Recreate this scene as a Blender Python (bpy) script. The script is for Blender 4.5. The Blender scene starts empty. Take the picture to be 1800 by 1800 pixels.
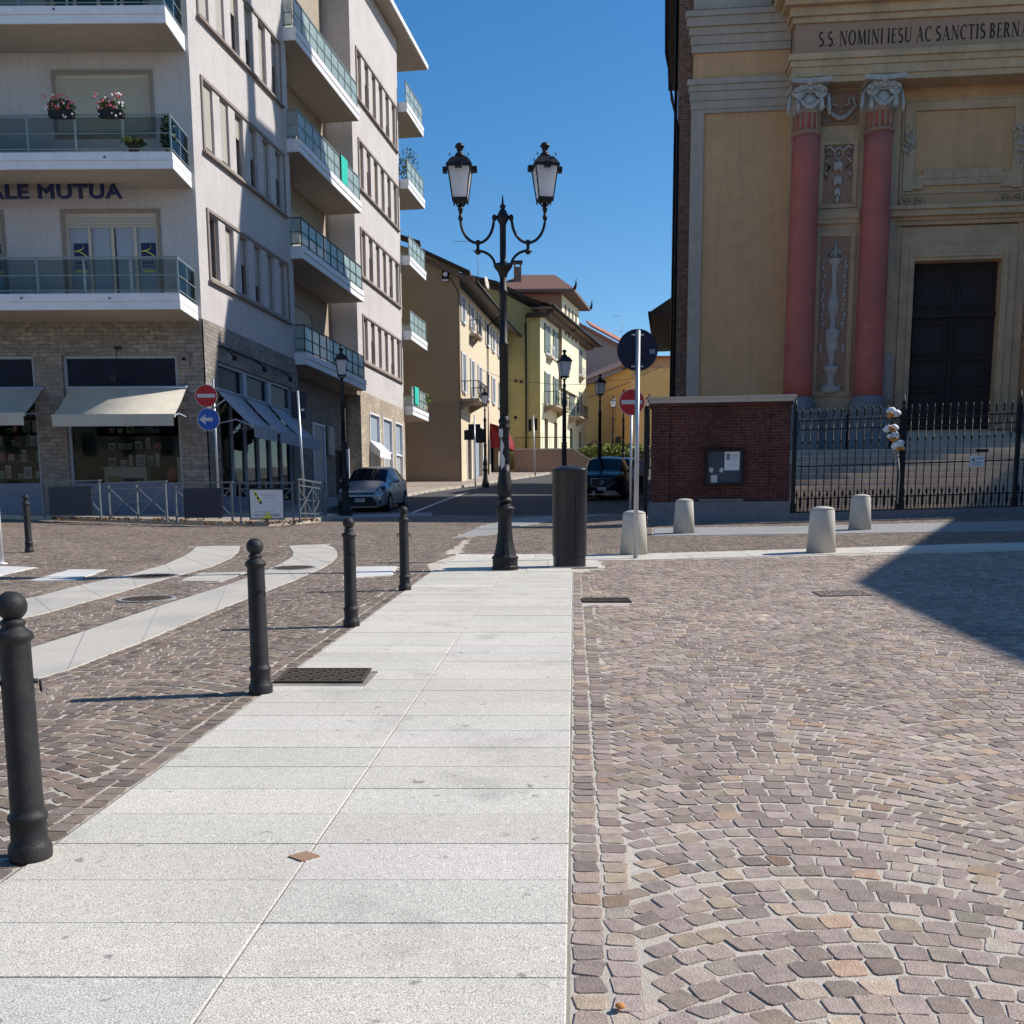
import bpy, bmesh, math, random
import numpy as np
from mathutils import Matrix, Vector
random.seed(7); rng = np.random.default_rng(7)
SC = bpy.context.scene
R = math.radians
# ---------------------------------------------------------------- camera
F, CX, CY = 1800.0, 900.0, 1200.0
PITCH, ROLL, H = R(8.5), 0.006, 1.503
S_ = math.tan(R(11.8) - PITCH)
f_ = np.array([0, math.cos(PITCH), -math.sin(PITCH)])
_r = np.array([1.0, 0, 0]); _u = np.array([0, math.sin(PITCH), math.cos(PITCH)])
r_ = math.cos(ROLL) * _r - math.sin(ROLL) * _u
u_ = math.cos(ROLL) * _u + math.sin(ROLL) * _r
cam = bpy.data.cameras.new('camera'); camo = bpy.data.objects.new('camera', cam); SC.collection.objects.link(camo)
camo.matrix_world = Matrix(((r_[0], u_[0], -f_[0], 0), (r_[1], u_[1], -f_[1], 0), (r_[2], u_[2], -f_[2], H), (0, 0, 0, 1)))
cam.sensor_fit = 'HORIZONTAL'; cam.sensor_width = 36; cam.lens = 36 * F / 1800.0
cam.shift_x = 0.0; cam.shift_y = (1200.0 - 900.0) / 1800.0
cam.clip_start = 0.1; cam.clip_end = 3000
SC.camera = camo
# ---------------------------------------------------------------- light
AZ, EL = R(11), R(41)                      # sun: azimuth from +x towards +y
SUND = Vector((math.cos(AZ) * math.cos(EL), math.sin(AZ) * math.cos(EL), math.sin(EL)))
sun = bpy.data.lights.new('sun', 'SUN'); suno = bpy.data.objects.new('sun', sun); SC.collection.objects.link(suno)
sun.energy = 5.0; sun.angle = R(0.53); sun.color = (1.0, 0.95, 0.86)
suno.rotation_euler = SUND.to_track_quat('Z', 'Y').to_euler(); suno.location = (30, 10, 40)
W = bpy.data.worlds.new('World'); SC.world = W; W.use_nodes = True
wn = W.node_tree; wn.nodes.clear()
sky = wn.nodes.new('ShaderNodeTexSky'); sky.sky_type = 'NISHITA'; sky.sun_disc = False
sky.sun_elevation = EL; sky.sun_rotation = math.pi / 2 - AZ; sky.altitude = 300; sky.air_density = 1.0; sky.dust_density = 0.3; sky.ozone_density = 1.5
hs = wn.nodes.new('ShaderNodeHueSaturation'); hs.inputs['Saturation'].default_value = 1.38
bg = wn.nodes.new('ShaderNodeBackground'); bg.inputs[1].default_value = 0.125
wo = wn.nodes.new('ShaderNodeOutputWorld')
wn.links.new(sky.outputs[0], hs.inputs['Color']); wn.links.new(hs.outputs[0], bg.inputs[0]); wn.links.new(bg.outputs[0], wo.inputs[0])
SC.view_settings.view_transform = 'Standard'; SC.view_settings.look = 'None'
SC.view_settings.exposure = 0.24; SC.view_settings.gamma = 1.0
SC.cycles.use_denoising = True; SC.cycles.max_bounces = 6; SC.cycles.transparent_max_bounces = 12
# ---------------------------------------------------------------- terrain and picking helpers
T_ = -ROLL
def smooth(a, b, x):
    t = np.clip((x - a) / (b - a), 0, 1); return t * t * (3 - 2 * t)
def gz(x, y):
    x = np.asarray(x, float); y = np.asarray(y, float)
    ye = np.clip(y, 22, 80)
    return (S_ * np.clip(y, -60, 150) + T_ * np.clip(x, -40, 40) + 0.0005 * (ye - 22) ** 2
            + 0.03 * np.clip(x - 2, 0, 14) * smooth(6, 16, y))
def gzf(x, y): return float(gz(x, y))
def ray(u, v): return f_ + r_ * ((u - CX) / F) - u_ * ((v - CY) / F)
def G(u, v, lift=0.0):
    """photo point -> point on the ground surface"""
    d = ray(u, v); lo = 0.5
    t = 0.5
    while t < 160:
        if H + d[2] * t < gzf(d[0] * t, d[1] * t) + lift: break
        t += 0.25
    a, b = t - 0.25, t
    for _ in range(20):
        m = (a + b) / 2
        if H + d[2] * m < gzf(d[0] * m, d[1] * m) + lift: b = m
        else: a = m
    p = d * a; return (float(p[0]), float(p[1]), gzf(p[0], p[1]) + lift)
# ---------------------------------------------------------------- materials
def mat(name, col, rough=0.75, var=0.12, scale=3.0, bump=0.0, bscale=60.0, metal=0.0, spec=0.4, var2=0.0, scale2=0.5, col2=None, coord='Object', trans=0.0, streak=0.0, streakc=(.25,.22,.2)):
    m = bpy.data.materials.new(name); m.use_nodes = True; nt = m.node_tree; N = nt.nodes; L = nt.links
    b = N['Principled BSDF']; b.inputs['Roughness'].default_value = rough; b.inputs['Metallic'].default_value = metal
    b.inputs['Specular IOR Level'].default_value = spec
    tc = N.new('ShaderNodeTexCoord')
    n1 = N.new('ShaderNodeTexNoise'); n1.inputs['Scale'].default_value = scale; n1.inputs['Detail'].default_value = 6; n1.inputs['Roughness'].default_value = 0.6
    L.new(tc.outputs[coord], n1.inputs['Vector'])
    mr = N.new('ShaderNodeMapRange'); mr.inputs[1].default_value = 0.3; mr.inputs[2].default_value = 0.7; mr.inputs[3].default_value = 1 - var; mr.inputs[4].default_value = 1 + var
    L.new(n1.outputs[0], mr.inputs[0])
    mx = N.new('ShaderNodeVectorMath'); mx.operation = 'SCALE'; mx.inputs[0].default_value = col[:3]
    L.new(mr.outputs[0], mx.inputs['Scale']); out = mx.outputs[0]
    if col2 is not None:
        n2 = N.new('ShaderNodeTexNoise'); n2.inputs['Scale'].default_value = scale2; n2.inputs['Detail'].default_value = 8; n2.inputs['Roughness'].default_value = 0.65
        L.new(tc.outputs[coord], n2.inputs['Vector'])
        r2 = N.new('ShaderNodeMapRange'); r2.inputs[1].default_value = 0.45; r2.inputs[2].default_value = 0.7; r2.inputs[4].default_value = var2
        L.new(n2.outputs[0], r2.inputs[0])
        mm = N.new('ShaderNodeMix'); mm.data_type = 'RGBA'; mm.inputs[7].default_value = (*col2[:3], 1)
        L.new(r2.outputs[0], mm.inputs[0]); L.new(out, mm.inputs[6]); out = mm.outputs[2]
    if streak:
        mp = N.new('ShaderNodeMapping'); mp.inputs['Scale'].default_value = (3.2, 3.2, .16); L.new(tc.outputs[coord], mp.inputs[0])
        n3 = N.new('ShaderNodeTexNoise'); n3.inputs['Scale'].default_value = 1.6; n3.inputs['Detail'].default_value = 9; n3.inputs['Roughness'].default_value = .7; L.new(mp.outputs[0], n3.inputs['Vector'])
        r3 = N.new('ShaderNodeMapRange'); r3.inputs[1].default_value = .5; r3.inputs[2].default_value = .78; r3.inputs[4].default_value = streak; L.new(n3.outputs[0], r3.inputs[0])
        m3 = N.new('ShaderNodeMix'); m3.data_type = 'RGBA'; m3.inputs[7].default_value = (*streakc, 1); L.new(r3.outputs[0], m3.inputs[0]); L.new(out, m3.inputs[6]); out = m3.outputs[2]
    L.new(out, b.inputs['Base Color'])
    if bump > 0:
        nb = N.new('ShaderNodeTexNoise'); nb.inputs['Scale'].default_value = bscale; nb.inputs['Detail'].default_value = 4
        L.new(tc.outputs[coord], nb.inputs['Vector'])
        bp = N.new('ShaderNodeBump'); bp.inputs['Strength'].default_value = bump; bp.inputs['Distance'].default_value = 0.02
        L.new(nb.outputs[0], bp.inputs['Height']); L.new(bp.outputs[0], b.inputs['Normal'])
    if trans: b.inputs['Transmission Weight'].default_value = trans
    return m
def brickmat(name, c1, c2, mortar, w, h, ms=0.012, rough=0.9, bump=0.6, off=0.5, warp=0.0, stain=None):
    m = bpy.data.materials.new(name); m.use_nodes = True; nt = m.node_tree; N = nt.nodes; L = nt.links
    b = N['Principled BSDF']; b.inputs['Roughness'].default_value = rough; b.inputs['Specular IOR Level'].default_value = 0.25
    tc = N.new('ShaderNodeTexCoord'); br = N.new('ShaderNodeTexBrick')
    br.inputs['Scale'].default_value = 1; br.inputs['Brick Width'].default_value = w; br.inputs['Row Height'].default_value = h
    br.inputs['Mortar Size'].default_value = ms; br.inputs['Mortar Smooth'].default_value = 0.3; br.offset = off; br.squash = 1
    br.inputs['Color1'].default_value = (*c1, 1); br.inputs['Color2'].default_value = (*c2, 1); br.inputs['Mortar'].default_value = (*mortar, 1)
    vec = tc.outputs['UV']
    if warp:
        nw = N.new('ShaderNodeTexNoise'); nw.inputs['Scale'].default_value = 2.3; nw.inputs['Detail'].default_value = 3
        L.new(vec, nw.inputs['Vector'])
        sb = N.new('ShaderNodeVectorMath'); sb.operation = 'SUBTRACT'; sb.inputs[1].default_value = (.5, .5, .5); L.new(nw.outputs['Color'], sb.inputs[0])
        sc = N.new('ShaderNodeVectorMath'); sc.operation = 'SCALE'; sc.inputs['Scale'].default_value = warp; L.new(sb.outputs[0], sc.inputs[0])
        ad = N.new('ShaderNodeVectorMath'); L.new(sc.outputs[0], ad.inputs[0]); L.new(vec, ad.inputs[1]); vec = ad.outputs[0]
    L.new(vec, br.inputs['Vector'])
    n1 = N.new('ShaderNodeTexNoise'); n1.inputs['Scale'].default_value = 7; n1.inputs['Detail'].default_value = 7; L.new(tc.outputs['UV'], n1.inputs['Vector'])
    mr = N.new('ShaderNodeMapRange'); mr.inputs[1].default_value = 0.3; mr.inputs[2].default_value = 0.7; mr.inputs[3].default_value = 0.7; mr.inputs[4].default_value = 1.3
    L.new(n1.outputs[0], mr.inputs[0])
    mx = N.new('ShaderNodeVectorMath'); mx.operation = 'SCALE'; L.new(br.outputs[0], mx.inputs[0]); L.new(mr.outputs[0], mx.inputs['Scale'])
    out = mx.outputs[0]
    if stain:
        n2 = N.new('ShaderNodeTexNoise'); n2.inputs['Scale'].default_value = 0.9; n2.inputs['Detail'].default_value = 7; L.new(tc.outputs['UV'], n2.inputs['Vector'])
        r2 = N.new('ShaderNodeMapRange'); r2.inputs[1].default_value = 0.45; r2.inputs[2].default_value = 0.65; r2.inputs[4].default_value = 0.7; L.new(n2.outputs[0], r2.inputs[0])
        mm = N.new('ShaderNodeMix'); mm.data_type = 'RGBA'; mm.inputs[7].default_value = (*stain, 1); L.new(r2.outputs[0], mm.inputs[0]); L.new(out, mm.inputs[6]); out = mm.outputs[2]
    L.new(out, b.inputs['Base Color'])
    bp = N.new('ShaderNodeBump'); bp.inputs['Strength'].default_value = bump; bp.inputs['Distance'].default_value = 0.015; bp.invert = True
    L.new(br.outputs['Fac'], bp.inputs['Height']); L.new(bp.outputs[0], b.inputs['Normal'])
    return m
def stonemat(name, attr, speck=0.12, sscale=260, rough=0.85, bump=0.25, bscale=90, stainv=0.1, mid=None, spots=False):
    """per-stone colour from the mesh attribute, with grain"""
    m = bpy.data.materials.new(name); m.use_nodes = True; nt = m.node_tree; N = nt.nodes; L = nt.links
    b = N['Principled BSDF']; b.inputs['Roughness'].default_value = rough; b.inputs['Specular IOR Level'].default_value = 0.3
    at = N.new('ShaderNodeAttribute'); at.attribute_name = attr; tc = N.new('ShaderNodeTexCoord')
    out = at.outputs['Color']
    for sc_, v_, d_ in ((sscale, speck, 2), (1.3, stainv, 6), (22, speck * .5 if mid is None else mid, 4)):
        n1 = N.new('ShaderNodeTexNoise'); n1.inputs['Scale'].default_value = sc_; n1.inputs['Detail'].default_value = d_
        L.new(tc.outputs['Object'], n1.inputs['Vector'])
        mr = N.new('ShaderNodeMapRange'); mr.inputs[1].default_value = 0.32; mr.inputs[2].default_value = 0.68; mr.inputs[3].default_value = 1 - v_; mr.inputs[4].default_value = 1 + v_
        L.new(n1.outputs[0], mr.inputs[0])
        mx = N.new('ShaderNodeVectorMath'); mx.operation = 'SCALE'; L.new(out, mx.inputs[0]); L.new(mr.outputs[0], mx.inputs['Scale']); out = mx.outputs[0]
    if spots:
        for sc_, lo, hi, am in ((9, .69, .73, .45), (2.1, .60, .78, .22), (38, .70, .74, .35)):
            n1 = N.new('ShaderNodeTexNoise'); n1.inputs['Scale'].default_value = sc_; n1.inputs['Detail'].default_value = 3
            L.new(tc.outputs['Object'], n1.inputs['Vector'])
            mr = N.new('ShaderNodeMapRange'); mr.inputs[1].default_value = lo; mr.inputs[2].default_value = hi; mr.inputs[3].default_value = 1; mr.inputs[4].default_value = 1 - am
            L.new(n1.outputs[0], mr.inputs[0])
            mx = N.new('ShaderNodeVectorMath'); mx.operation = 'SCALE'; L.new(out, mx.inputs[0]); L.new(mr.outputs[0], mx.inputs['Scale']); out = mx.outputs[0]
    L.new(out, b.inputs['Base Color'])
    nb = N.new('ShaderNodeTexNoise'); nb.inputs['Scale'].default_value = bscale; nb.inputs['Detail'].default_value = 5; L.new(tc.outputs['Object'], nb.inputs['Vector'])
    bp = N.new('ShaderNodeBump'); bp.inputs['Strength'].default_value = bump; bp.inputs['Distance'].default_value = 0.008
    L.new(nb.outputs[0], bp.inputs['Height']); L.new(bp.outputs[0], b.inputs['Normal'])
    return m
def glassmat(name, col=(0.75, 0.85, 0.85), mixg=0.12, rough=0.03, ior=1.5):
    m = bpy.data.materials.new(name); m.use_nodes = True; nt = m.node_tree; N = nt.nodes; L = nt.links
    N.clear(); o = N.new('ShaderNodeOutputMaterial'); mx = N.new('ShaderNodeMixShader'); t = N.new('ShaderNodeBsdfTransparent'); g = N.new('ShaderNodeBsdfGlossy')
    fr = N.new('ShaderNodeFresnel'); fr.inputs[0].default_value = ior; ad = N.new('ShaderNodeMath'); ad.inputs[1].default_value = mixg
    t.inputs[0].default_value = (*col, 1); g.inputs['Roughness'].default_value = rough
    L.new(fr.outputs[0], ad.inputs[0]); L.new(ad.outputs[0], mx.inputs[0]); L.new(t.outputs[0], mx.inputs[1]); L.new(g.outputs[0], mx.inputs[2]); L.new(mx.outputs[0], o.inputs[0])
    return m
def slatmat(name, col, period=0.05, rough=0.6, amp=0.6, coord='UV', axis=1):
    m = bpy.data.materials.new(name); m.use_nodes = True; nt = m.node_tree; N = nt.nodes; L = nt.links
    b = N['Principled BSDF']; b.inputs['Roughness'].default_value = rough
    tc = N.new('ShaderNodeTexCoord'); sp = N.new('ShaderNodeSeparateXYZ'); L.new(tc.outputs[coord], sp.inputs[0])
    mu = N.new('ShaderNodeMath'); mu.operation = 'MULTIPLY'; mu.inputs[1].default_value = 1 / period; L.new(sp.outputs[axis], mu.inputs[0])
    fr = N.new('ShaderNodeMath'); fr.operation = 'FRACT'; L.new(mu.outputs[0], fr.inputs[0])
    gt = N.new('ShaderNodeMapRange'); gt.inputs[1].default_value = 0.0; gt.inputs[2].default_value = 0.25; gt.inputs[3].default_value = 0.45; gt.inputs[4].default_value = 1.0; L.new(fr.outputs[0], gt.inputs[0])
    mx = N.new('ShaderNodeVectorMath'); mx.operation = 'SCALE'; mx.inputs[0].default_value = col; L.new(gt.outputs[0], mx.inputs['Scale']); L.new(mx.outputs[0], b.inputs['Base Color'])
    bp = N.new('ShaderNodeBump'); bp.inputs['Strength'].default_value = amp; bp.inputs['Distance'].default_value = 0.01; L.new(fr.outputs[0], bp.inputs['Height']); L.new(bp.outputs[0], b.inputs['Normal'])
    return m
MT = {}
def frostmat(name, col, tr):
    m = bpy.data.materials.new(name); m.use_nodes = True; nt = m.node_tree; N = nt.nodes; L = nt.links
    N.clear(); o = N.new('ShaderNodeOutputMaterial'); a = N.new('ShaderNodeMixShader'); t = N.new('ShaderNodeBsdfTransparent'); d = N.new('ShaderNodeBsdfDiffuse'); g = N.new('ShaderNodeBsdfGlossy'); c = N.new('ShaderNodeMixShader')
    d.inputs[0].default_value = (*col, 1); g.inputs['Roughness'].default_value = .15; a.inputs[0].default_value = 1-tr; c.inputs[0].default_value = .12
    L.new(t.outputs[0], a.inputs[1]); L.new(d.outputs[0], a.inputs[2]); L.new(a.outputs[0], c.inputs[1]); L.new(g.outputs[0], c.inputs[2]); L.new(c.outputs[0], o.inputs[0]); return m
def M(k): return MT[k]
MT['plaster'] = mat('pale_roughcast', (0.575, 0.535, 0.525), .95, .12, 14, 1.0, 70, spec=.2, col2=(.45, .41, .395), var2=.45, scale2=.7, streak=.45, streakc=(.36, .33, .31))
MT['trim'] = mat('taupe_trim', (0.26, 0.21, 0.18), .7, .1, 8)
MT['stone'] = brickmat('rubble_cladding', (.315, .28, .24), (.20, .18, .16), (.11, .10, .09), .34, .115, .006, warp=.09, stain=(.20, .18, .15))
MT['white'] = mat('white_paint', (0.74, 0.745, 0.77), .6, .05, 6, col2=(.5, .5, .52), var2=.35, scale2=2.2)
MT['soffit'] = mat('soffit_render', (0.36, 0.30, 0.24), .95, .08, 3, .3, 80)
MT['tint'] = mat('tinted_transom', (0.012, 0.015, 0.028), .25, .2, 3, spec=.12)
MT['nosing_lit'] = mat('step_nosing_painted_lit', (0.62, 0.54, 0.46), .9, .14, 7, .2, 80, col2=(.42, .36, .31), var2=.6, scale2=.9)  # pale step edges, sunlight painted into the colour
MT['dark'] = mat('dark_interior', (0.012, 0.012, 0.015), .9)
MT['grey'] = mat('grey_panel', (0.17, 0.20, 0.27), .55, .06, 3)
MT['greyf'] = mat('grey_aluminium', (0.30, 0.34, 0.41), .45, .05, 5, spec=.5)
MT['canvas'] = mat('awning_canvas', (0.50, 0.46, 0.385), .9, .06, 3, .2, 300, col2=(.34, .31, .27), var2=.45, scale2=1.6)
MT['canvas_shaded'] = mat('shaded_awning_canvas', (0.36, 0.37, 0.40), .9, .06, 3)  # same canvas as the front awnings, with shade painted in as darker grey
MT['glass'] = mat('window_glass', (0.018, 0.022, 0.03), .06, .3, 2, spec=.8)
MT['clear'] = glassmat('shop_glass', (.8, .86, .86), -.01)
MT['rail'] = mat('rail_steel', (0.22, 0.27, 0.27), .5, .1, 6, metal=.3)
MT['raild'] = mat('dark_rail', (0.05, 0.06, 0.06), .5, .1, 6, metal=.3)
MT['frost'] = frostmat('balcony_glass', (.36, .46, .45), .35)
MT['shutter'] = slatmat('roller_shutter', (.42, .40, .33), .055)
MT['blind'] = slatmat('louvre_shutter', (.43, .40, .35), .085)
MT['bluedk'] = mat('dark_blue_sign', (0.010, 0.014, 0.035), .5, .1, 3, spec=.3)
MT['lettr'] = mat('navy_letter', (0.012, 0.014, 0.075), .4, .05)
MT['iron'] = mat('black_cast_iron', (0.010, 0.0105, 0.014), .48, .2, 9, .15, 120, spec=.32)
MT['bollard'] = mat('anthracite_iron', (0.020, 0.021, 0.024), .55, .15, 9, .2, 160, spec=.28, col2=(.06, .052, .046), var2=.5, scale2=7)
MT['lampglass'] = None
_m = bpy.data.materials.new('frosted_lamp_glass'); _m.use_nodes = True; _n = _m.node_tree.nodes; _l = _m.node_tree.links; _n.clear()
_o = _n.new('ShaderNodeOutputMaterial'); _x = _n.new('ShaderNodeMixShader'); _d = _n.new('ShaderNodeBsdfDiffuse'); _t = _n.new('ShaderNodeBsdfTranslucent'); _x.inputs[0].default_value = .5
_d.inputs[0].default_value = (.8, .8, .84, 1); _t.inputs[0].default_value = (.8, .8, .84, 1); _l.new(_d.outputs[0], _x.inputs[1]); _l.new(_t.outputs[0], _x.inputs[2]); _l.new(_x.outputs[0], _o.inputs[0]); MT['lampglass'] = _m
MT['nbk'] = mat('notice_backing', (.055, .065, .085), .5)
MT['marble'] = mat('white_road_slab', (0.60, 0.59, 0.57), .8, .12, 60, .2, 150, col2=(.42, .40, .38), var2=.5, scale2=2)
MT['cabpaint'] = mat('cabinet_paint', (0.020, 0.021, 0.026), .36, .05, 4, spec=.45)
MT['granite_t'] = mat('track_granite', (0.50, 0.46, 0.405), .85, .35, 130, .3, 200, col2=(.27, .265, .255), var2=.5, scale2=1.2)
MT['granite_w'] = mat('light_granite', (0.52, 0.49, 0.44), .85, .22, 160, .3, 200, col2=(.36, .35, .33), var2=.5, scale2=2.2)
MT['granite_g'] = mat('grey_granite', (0.30, 0.30, 0.30), .85, .2, 120, .3, 200, col2=(.2, .2, .2), var2=.5, scale2=1.5)
MT['mortar'] = mat('sand_joint', (0.60, 0.53, 0.45), .95, .14, 40, .6, 220, col2=(.42, .36, .30), var2=.6, scale2=.5)
MT['mortar2'] = mat('dark_sand_joint', (0.36, 0.30, 0.255), .95, .2, 30, .6, 220, col2=(.2, .17, .15), var2=.6, scale2=.5)
MT['jointw'] = mat('slab_joint', (0.27, 0.25, 0.21), .9, .2, 12, col2=(.12, .12, .11), var2=1.0, scale2=1.4)
MT['asphalt'] = mat('asphalt', (0.066, 0.064, 0.068), .9, .25, 30, .4, 300, col2=(.09, .088, .088), var2=.6, scale2=.6)
MT['earth'] = mat('pale_ground', (0.22, 0.20, 0.18), .95, .15, 2)
MT['pave'] = mat('pavement_slabs', (0.35, 0.29, 0.25), .9, .15, 20, .3, 150, col2=(.2, .16, .13), var2=.6, scale2=.8)
MT['kerb'] = mat('kerb_stone', (0.46, 0.41, 0.34), .85, .15, 30, .2, 150)
MT['brick'] = brickmat('red_brick', (.125, .043, .033), (.08, .031, .026), (.19, .10, .08), .24, .075, .007, stain=(.05, .024, .023))
MT['brick2'] = brickmat('weathered_brick', (.24, .12, .09), (.16, .09, .07), (.28, .22, .17), .26, .08, .012)
MT['ochre'] = mat('ochre_render', (0.59, 0.345, 0.18), .95, .08, 2.5, .25, 60, spec=.2, col2=(.47, .27, .145), var2=.55, scale2=.6, streak=.5, streakc=(.34, .22, .14))
MT['ochre2'] = mat('cream_render', (0.56, 0.385, 0.235), .95, .08, 3, .25, 60, spec=.2, streak=.5, streakc=(.24, .19, .14), col2=(.24, .19, .125), var2=.5, scale2=.9)
MT['creamc'] = mat('grey_cream_render', (0.42, 0.35, 0.29), .95, .08, 3, .25, 60, spec=.2, streak=.5, streakc=(.24, .21, .18), col2=(.25, .225, .20), var2=.5, scale2=.9)
MT['creamg'] = mat('pale_grey_render', (0.54, 0.475, 0.40), .95, .07, 3, .15, 60, spec=.2, col2=(.42, .38, .33), var2=.4, scale2=.9)
MT['tan'] = mat('brown_render', (0.38, 0.25, 0.175), .95, .07, 3, .15, 60, spec=.2)
MT['mauve'] = mat('mauve_render', (0.34, 0.205, 0.14), .95, .08, 3, .15, 60, spec=.2)
MT['red'] = mat('red_stucco', (0.46, 0.135, 0.105), .95, .14, 1.6, .3, 60, spec=.2, streak=.5, streakc=(.24, .12, .10), col2=(.31, .13, .115), var2=.5, scale2=.6)
MT['reds'] = MT['red']
MT['stucco'] = mat('white_stucco', (0.46, 0.415, 0.37), .9, .15, 10, .2, 60, col2=(.25, .215, .19), var2=.5, scale2=3)
MT['patch'] = mat('bare_mortar', (0.36, 0.32, 0.29), .95, .15, 8)
MT['plinth'] = mat('plinth_stone', (0.19, 0.195, 0.215), .9, .12, 6, .3, 60, col2=(.18, .18, .19), var2=.6, scale2=1)
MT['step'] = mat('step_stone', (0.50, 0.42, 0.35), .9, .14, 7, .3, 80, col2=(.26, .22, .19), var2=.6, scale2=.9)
MT['wood'] = mat('dark_wood', (0.030, 0.020, 0.018), .75, .25, 6, .3, 40)
MT['carve'] = mat('black_letter', (0.02, 0.018, 0.02), .8)
MT['tile'] = slatmat('roof_tiles', (.19, .095, .07), .22, .9, 1.0, 'UV', 0)
MT['tilefar'] = mat('far_roof_tiles', (0.34, 0.15, 0.11), .9, .25, 4)
MT['eave'] = mat('dark_eave_wood', (0.05, 0.04, 0.035), .9, .2, 5)
MT['eave2'] = mat('eave_render', (0.16, 0.12, 0.10), .9, .15, 5)
MT['beige'] = mat('beige_house_render', (0.62, 0.51, 0.37), .95, .05, 2, .1, 60, spec=.2)
MT['beigeg'] = mat('tan_gable_render', (0.40, 0.30, 0.185), .95, .06, 1.5, .1, 60, spec=.2, col2=(.33, .25, .16), var2=.4, scale2=.4)
MT['beigel'] = mat('brown_lower_render', (0.32, 0.25, 0.18), .95, .06, 1.5, .1, 60, spec=.2)
MT['yellow'] = mat('yellow_render', (0.74, 0.70, 0.50), .95, .05, 2, .1, 60, spec=.2)
MT['olive'] = mat('olive_yellow_render', (0.44, 0.38, 0.155), .95, .06, 1.5, .1, 60, spec=.2)
MT['orange'] = mat('orange_render', (0.56, 0.335, 0.13), .95, .06, 2, spec=.2, col2=(.5, .25, .09), var2=.4, scale2=.3)
MT['pink'] = mat('pink_grey_render', (0.36, 0.27, 0.25), .95, .06, 1, spec=.2)
MT['gshut'] = slatmat('green_shutter', (.10, .15, .10), .08)
MT['wshut'] = slatmat('pale_shutter', (.50, .50, .50), .08)
MT['steel'] = mat('galvanised_pole', (0.42, 0.44, 0.47), .4, .1, 8, metal=.6)
MT['signred'] = mat('sign_red', (0.42, 0.015, 0.018), .45, .05)
MT['signblue'] = mat('sign_blue', (0.015, 0.085, 0.38), .45, .05)
MT['signwhite'] = mat('sign_white', (0.52, 0.52, 0.52), .5, .04)
MT['paper'] = mat('white_board', (0.72, 0.73, 0.74), .5, .03)
MT['yel'] = mat('yellow_print', (0.70, 0.66, 0.12), .5, .03)
MT['ink'] = mat('black_print', (0.03, 0.03, 0.03), .6)
MT['inkg'] = mat('grey_print', (0.22, 0.22, 0.22), .6)
MT['turq'] = mat('turquoise_cloth', (0.02, 0.48, 0.38), .9, .1, 8)
MT['leaf'] = mat('leaf_green', (0.055, 0.095, 0.028), .7, .4, 12)
MT['leafy'] = mat('hedge_green', (0.17, 0.20, 0.035), .7, .4, 12)
MT['pinkf'] = mat('pink_petals', (0.70, 0.12, 0.16), .7, .3, 30)
MT['whitef'] = mat('white_petals', (0.78, 0.72, 0.72), .7, .1, 30)
MT['rubber'] = mat('tyre_rubber', (0.015, 0.015, 0.016), .8)
MT['rim'] = mat('alloy_rim', (0.35, 0.36, 0.38), .35, .1, 8, metal=.8)
MT['silver'] = mat('silver_blue_paint', (0.34, 0.355, 0.39), .28, .03, 3, metal=.55, spec=.6)
MT['black'] = mat('black_paint', (0.004, 0.0045, 0.008), .25, .05, 3, spec=.22)
MT['cargl'] = mat('car_glass', (0.004, 0.006, 0.014), .08, .1, 3, spec=.16)
MT['plas'] = mat('black_plastic', (0.012, 0.012, 0.014), .5)
MT['headl'] = mat('headlight', (0.35, 0.38, 0.42), .12, .2, 20, spec=.8)
MT['chrome'] = mat('chrome', (0.5, 0.5, 0.52), .2, .05, 8, metal=.9)
MT['skin'] = mat('skin', (0.40, 0.24, 0.18), .6)
MT['shirt'] = mat('grey_shirt', (0.24, 0.20, 0.24), .9, .1, 20)
MT['trous'] = mat('dark_trousers', (0.02, 0.022, 0.03), .9)
MT['hair'] = mat('dark_hair', (0.018, 0.012, 0.010), .7)
MT['rust'] = mat('rusty_cast_iron', (0.085, 0.060, 0.045), .8, .4, 60, .6, 150, col2=(.03, .028, .027), var2=.7, scale2=40)
MT['plast'] = mat('white_plastic_bag', (0.72, 0.74, 0.76), .5, .15, 14, .6, 18)
MT['bread'] = mat('orange_fur', (0.55, 0.24, 0.07), .9, .3, 20, .5, 40)
MT['ropem'] = mat('pale_rope', (0.50, 0.47, 0.40), .9)
MT['redaw'] = mat('red_awning', (0.20, 0.012, 0.018), .8, .1, 4)
MT['green'] = mat('bottle_green_door', (0.08, 0.22, 0.20), .6)
MT['grille'] = slatmat('rolling_grille', (.40, .40, .41), .11, .5, .9)
MT['brickd'] = MT['brick']
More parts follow.
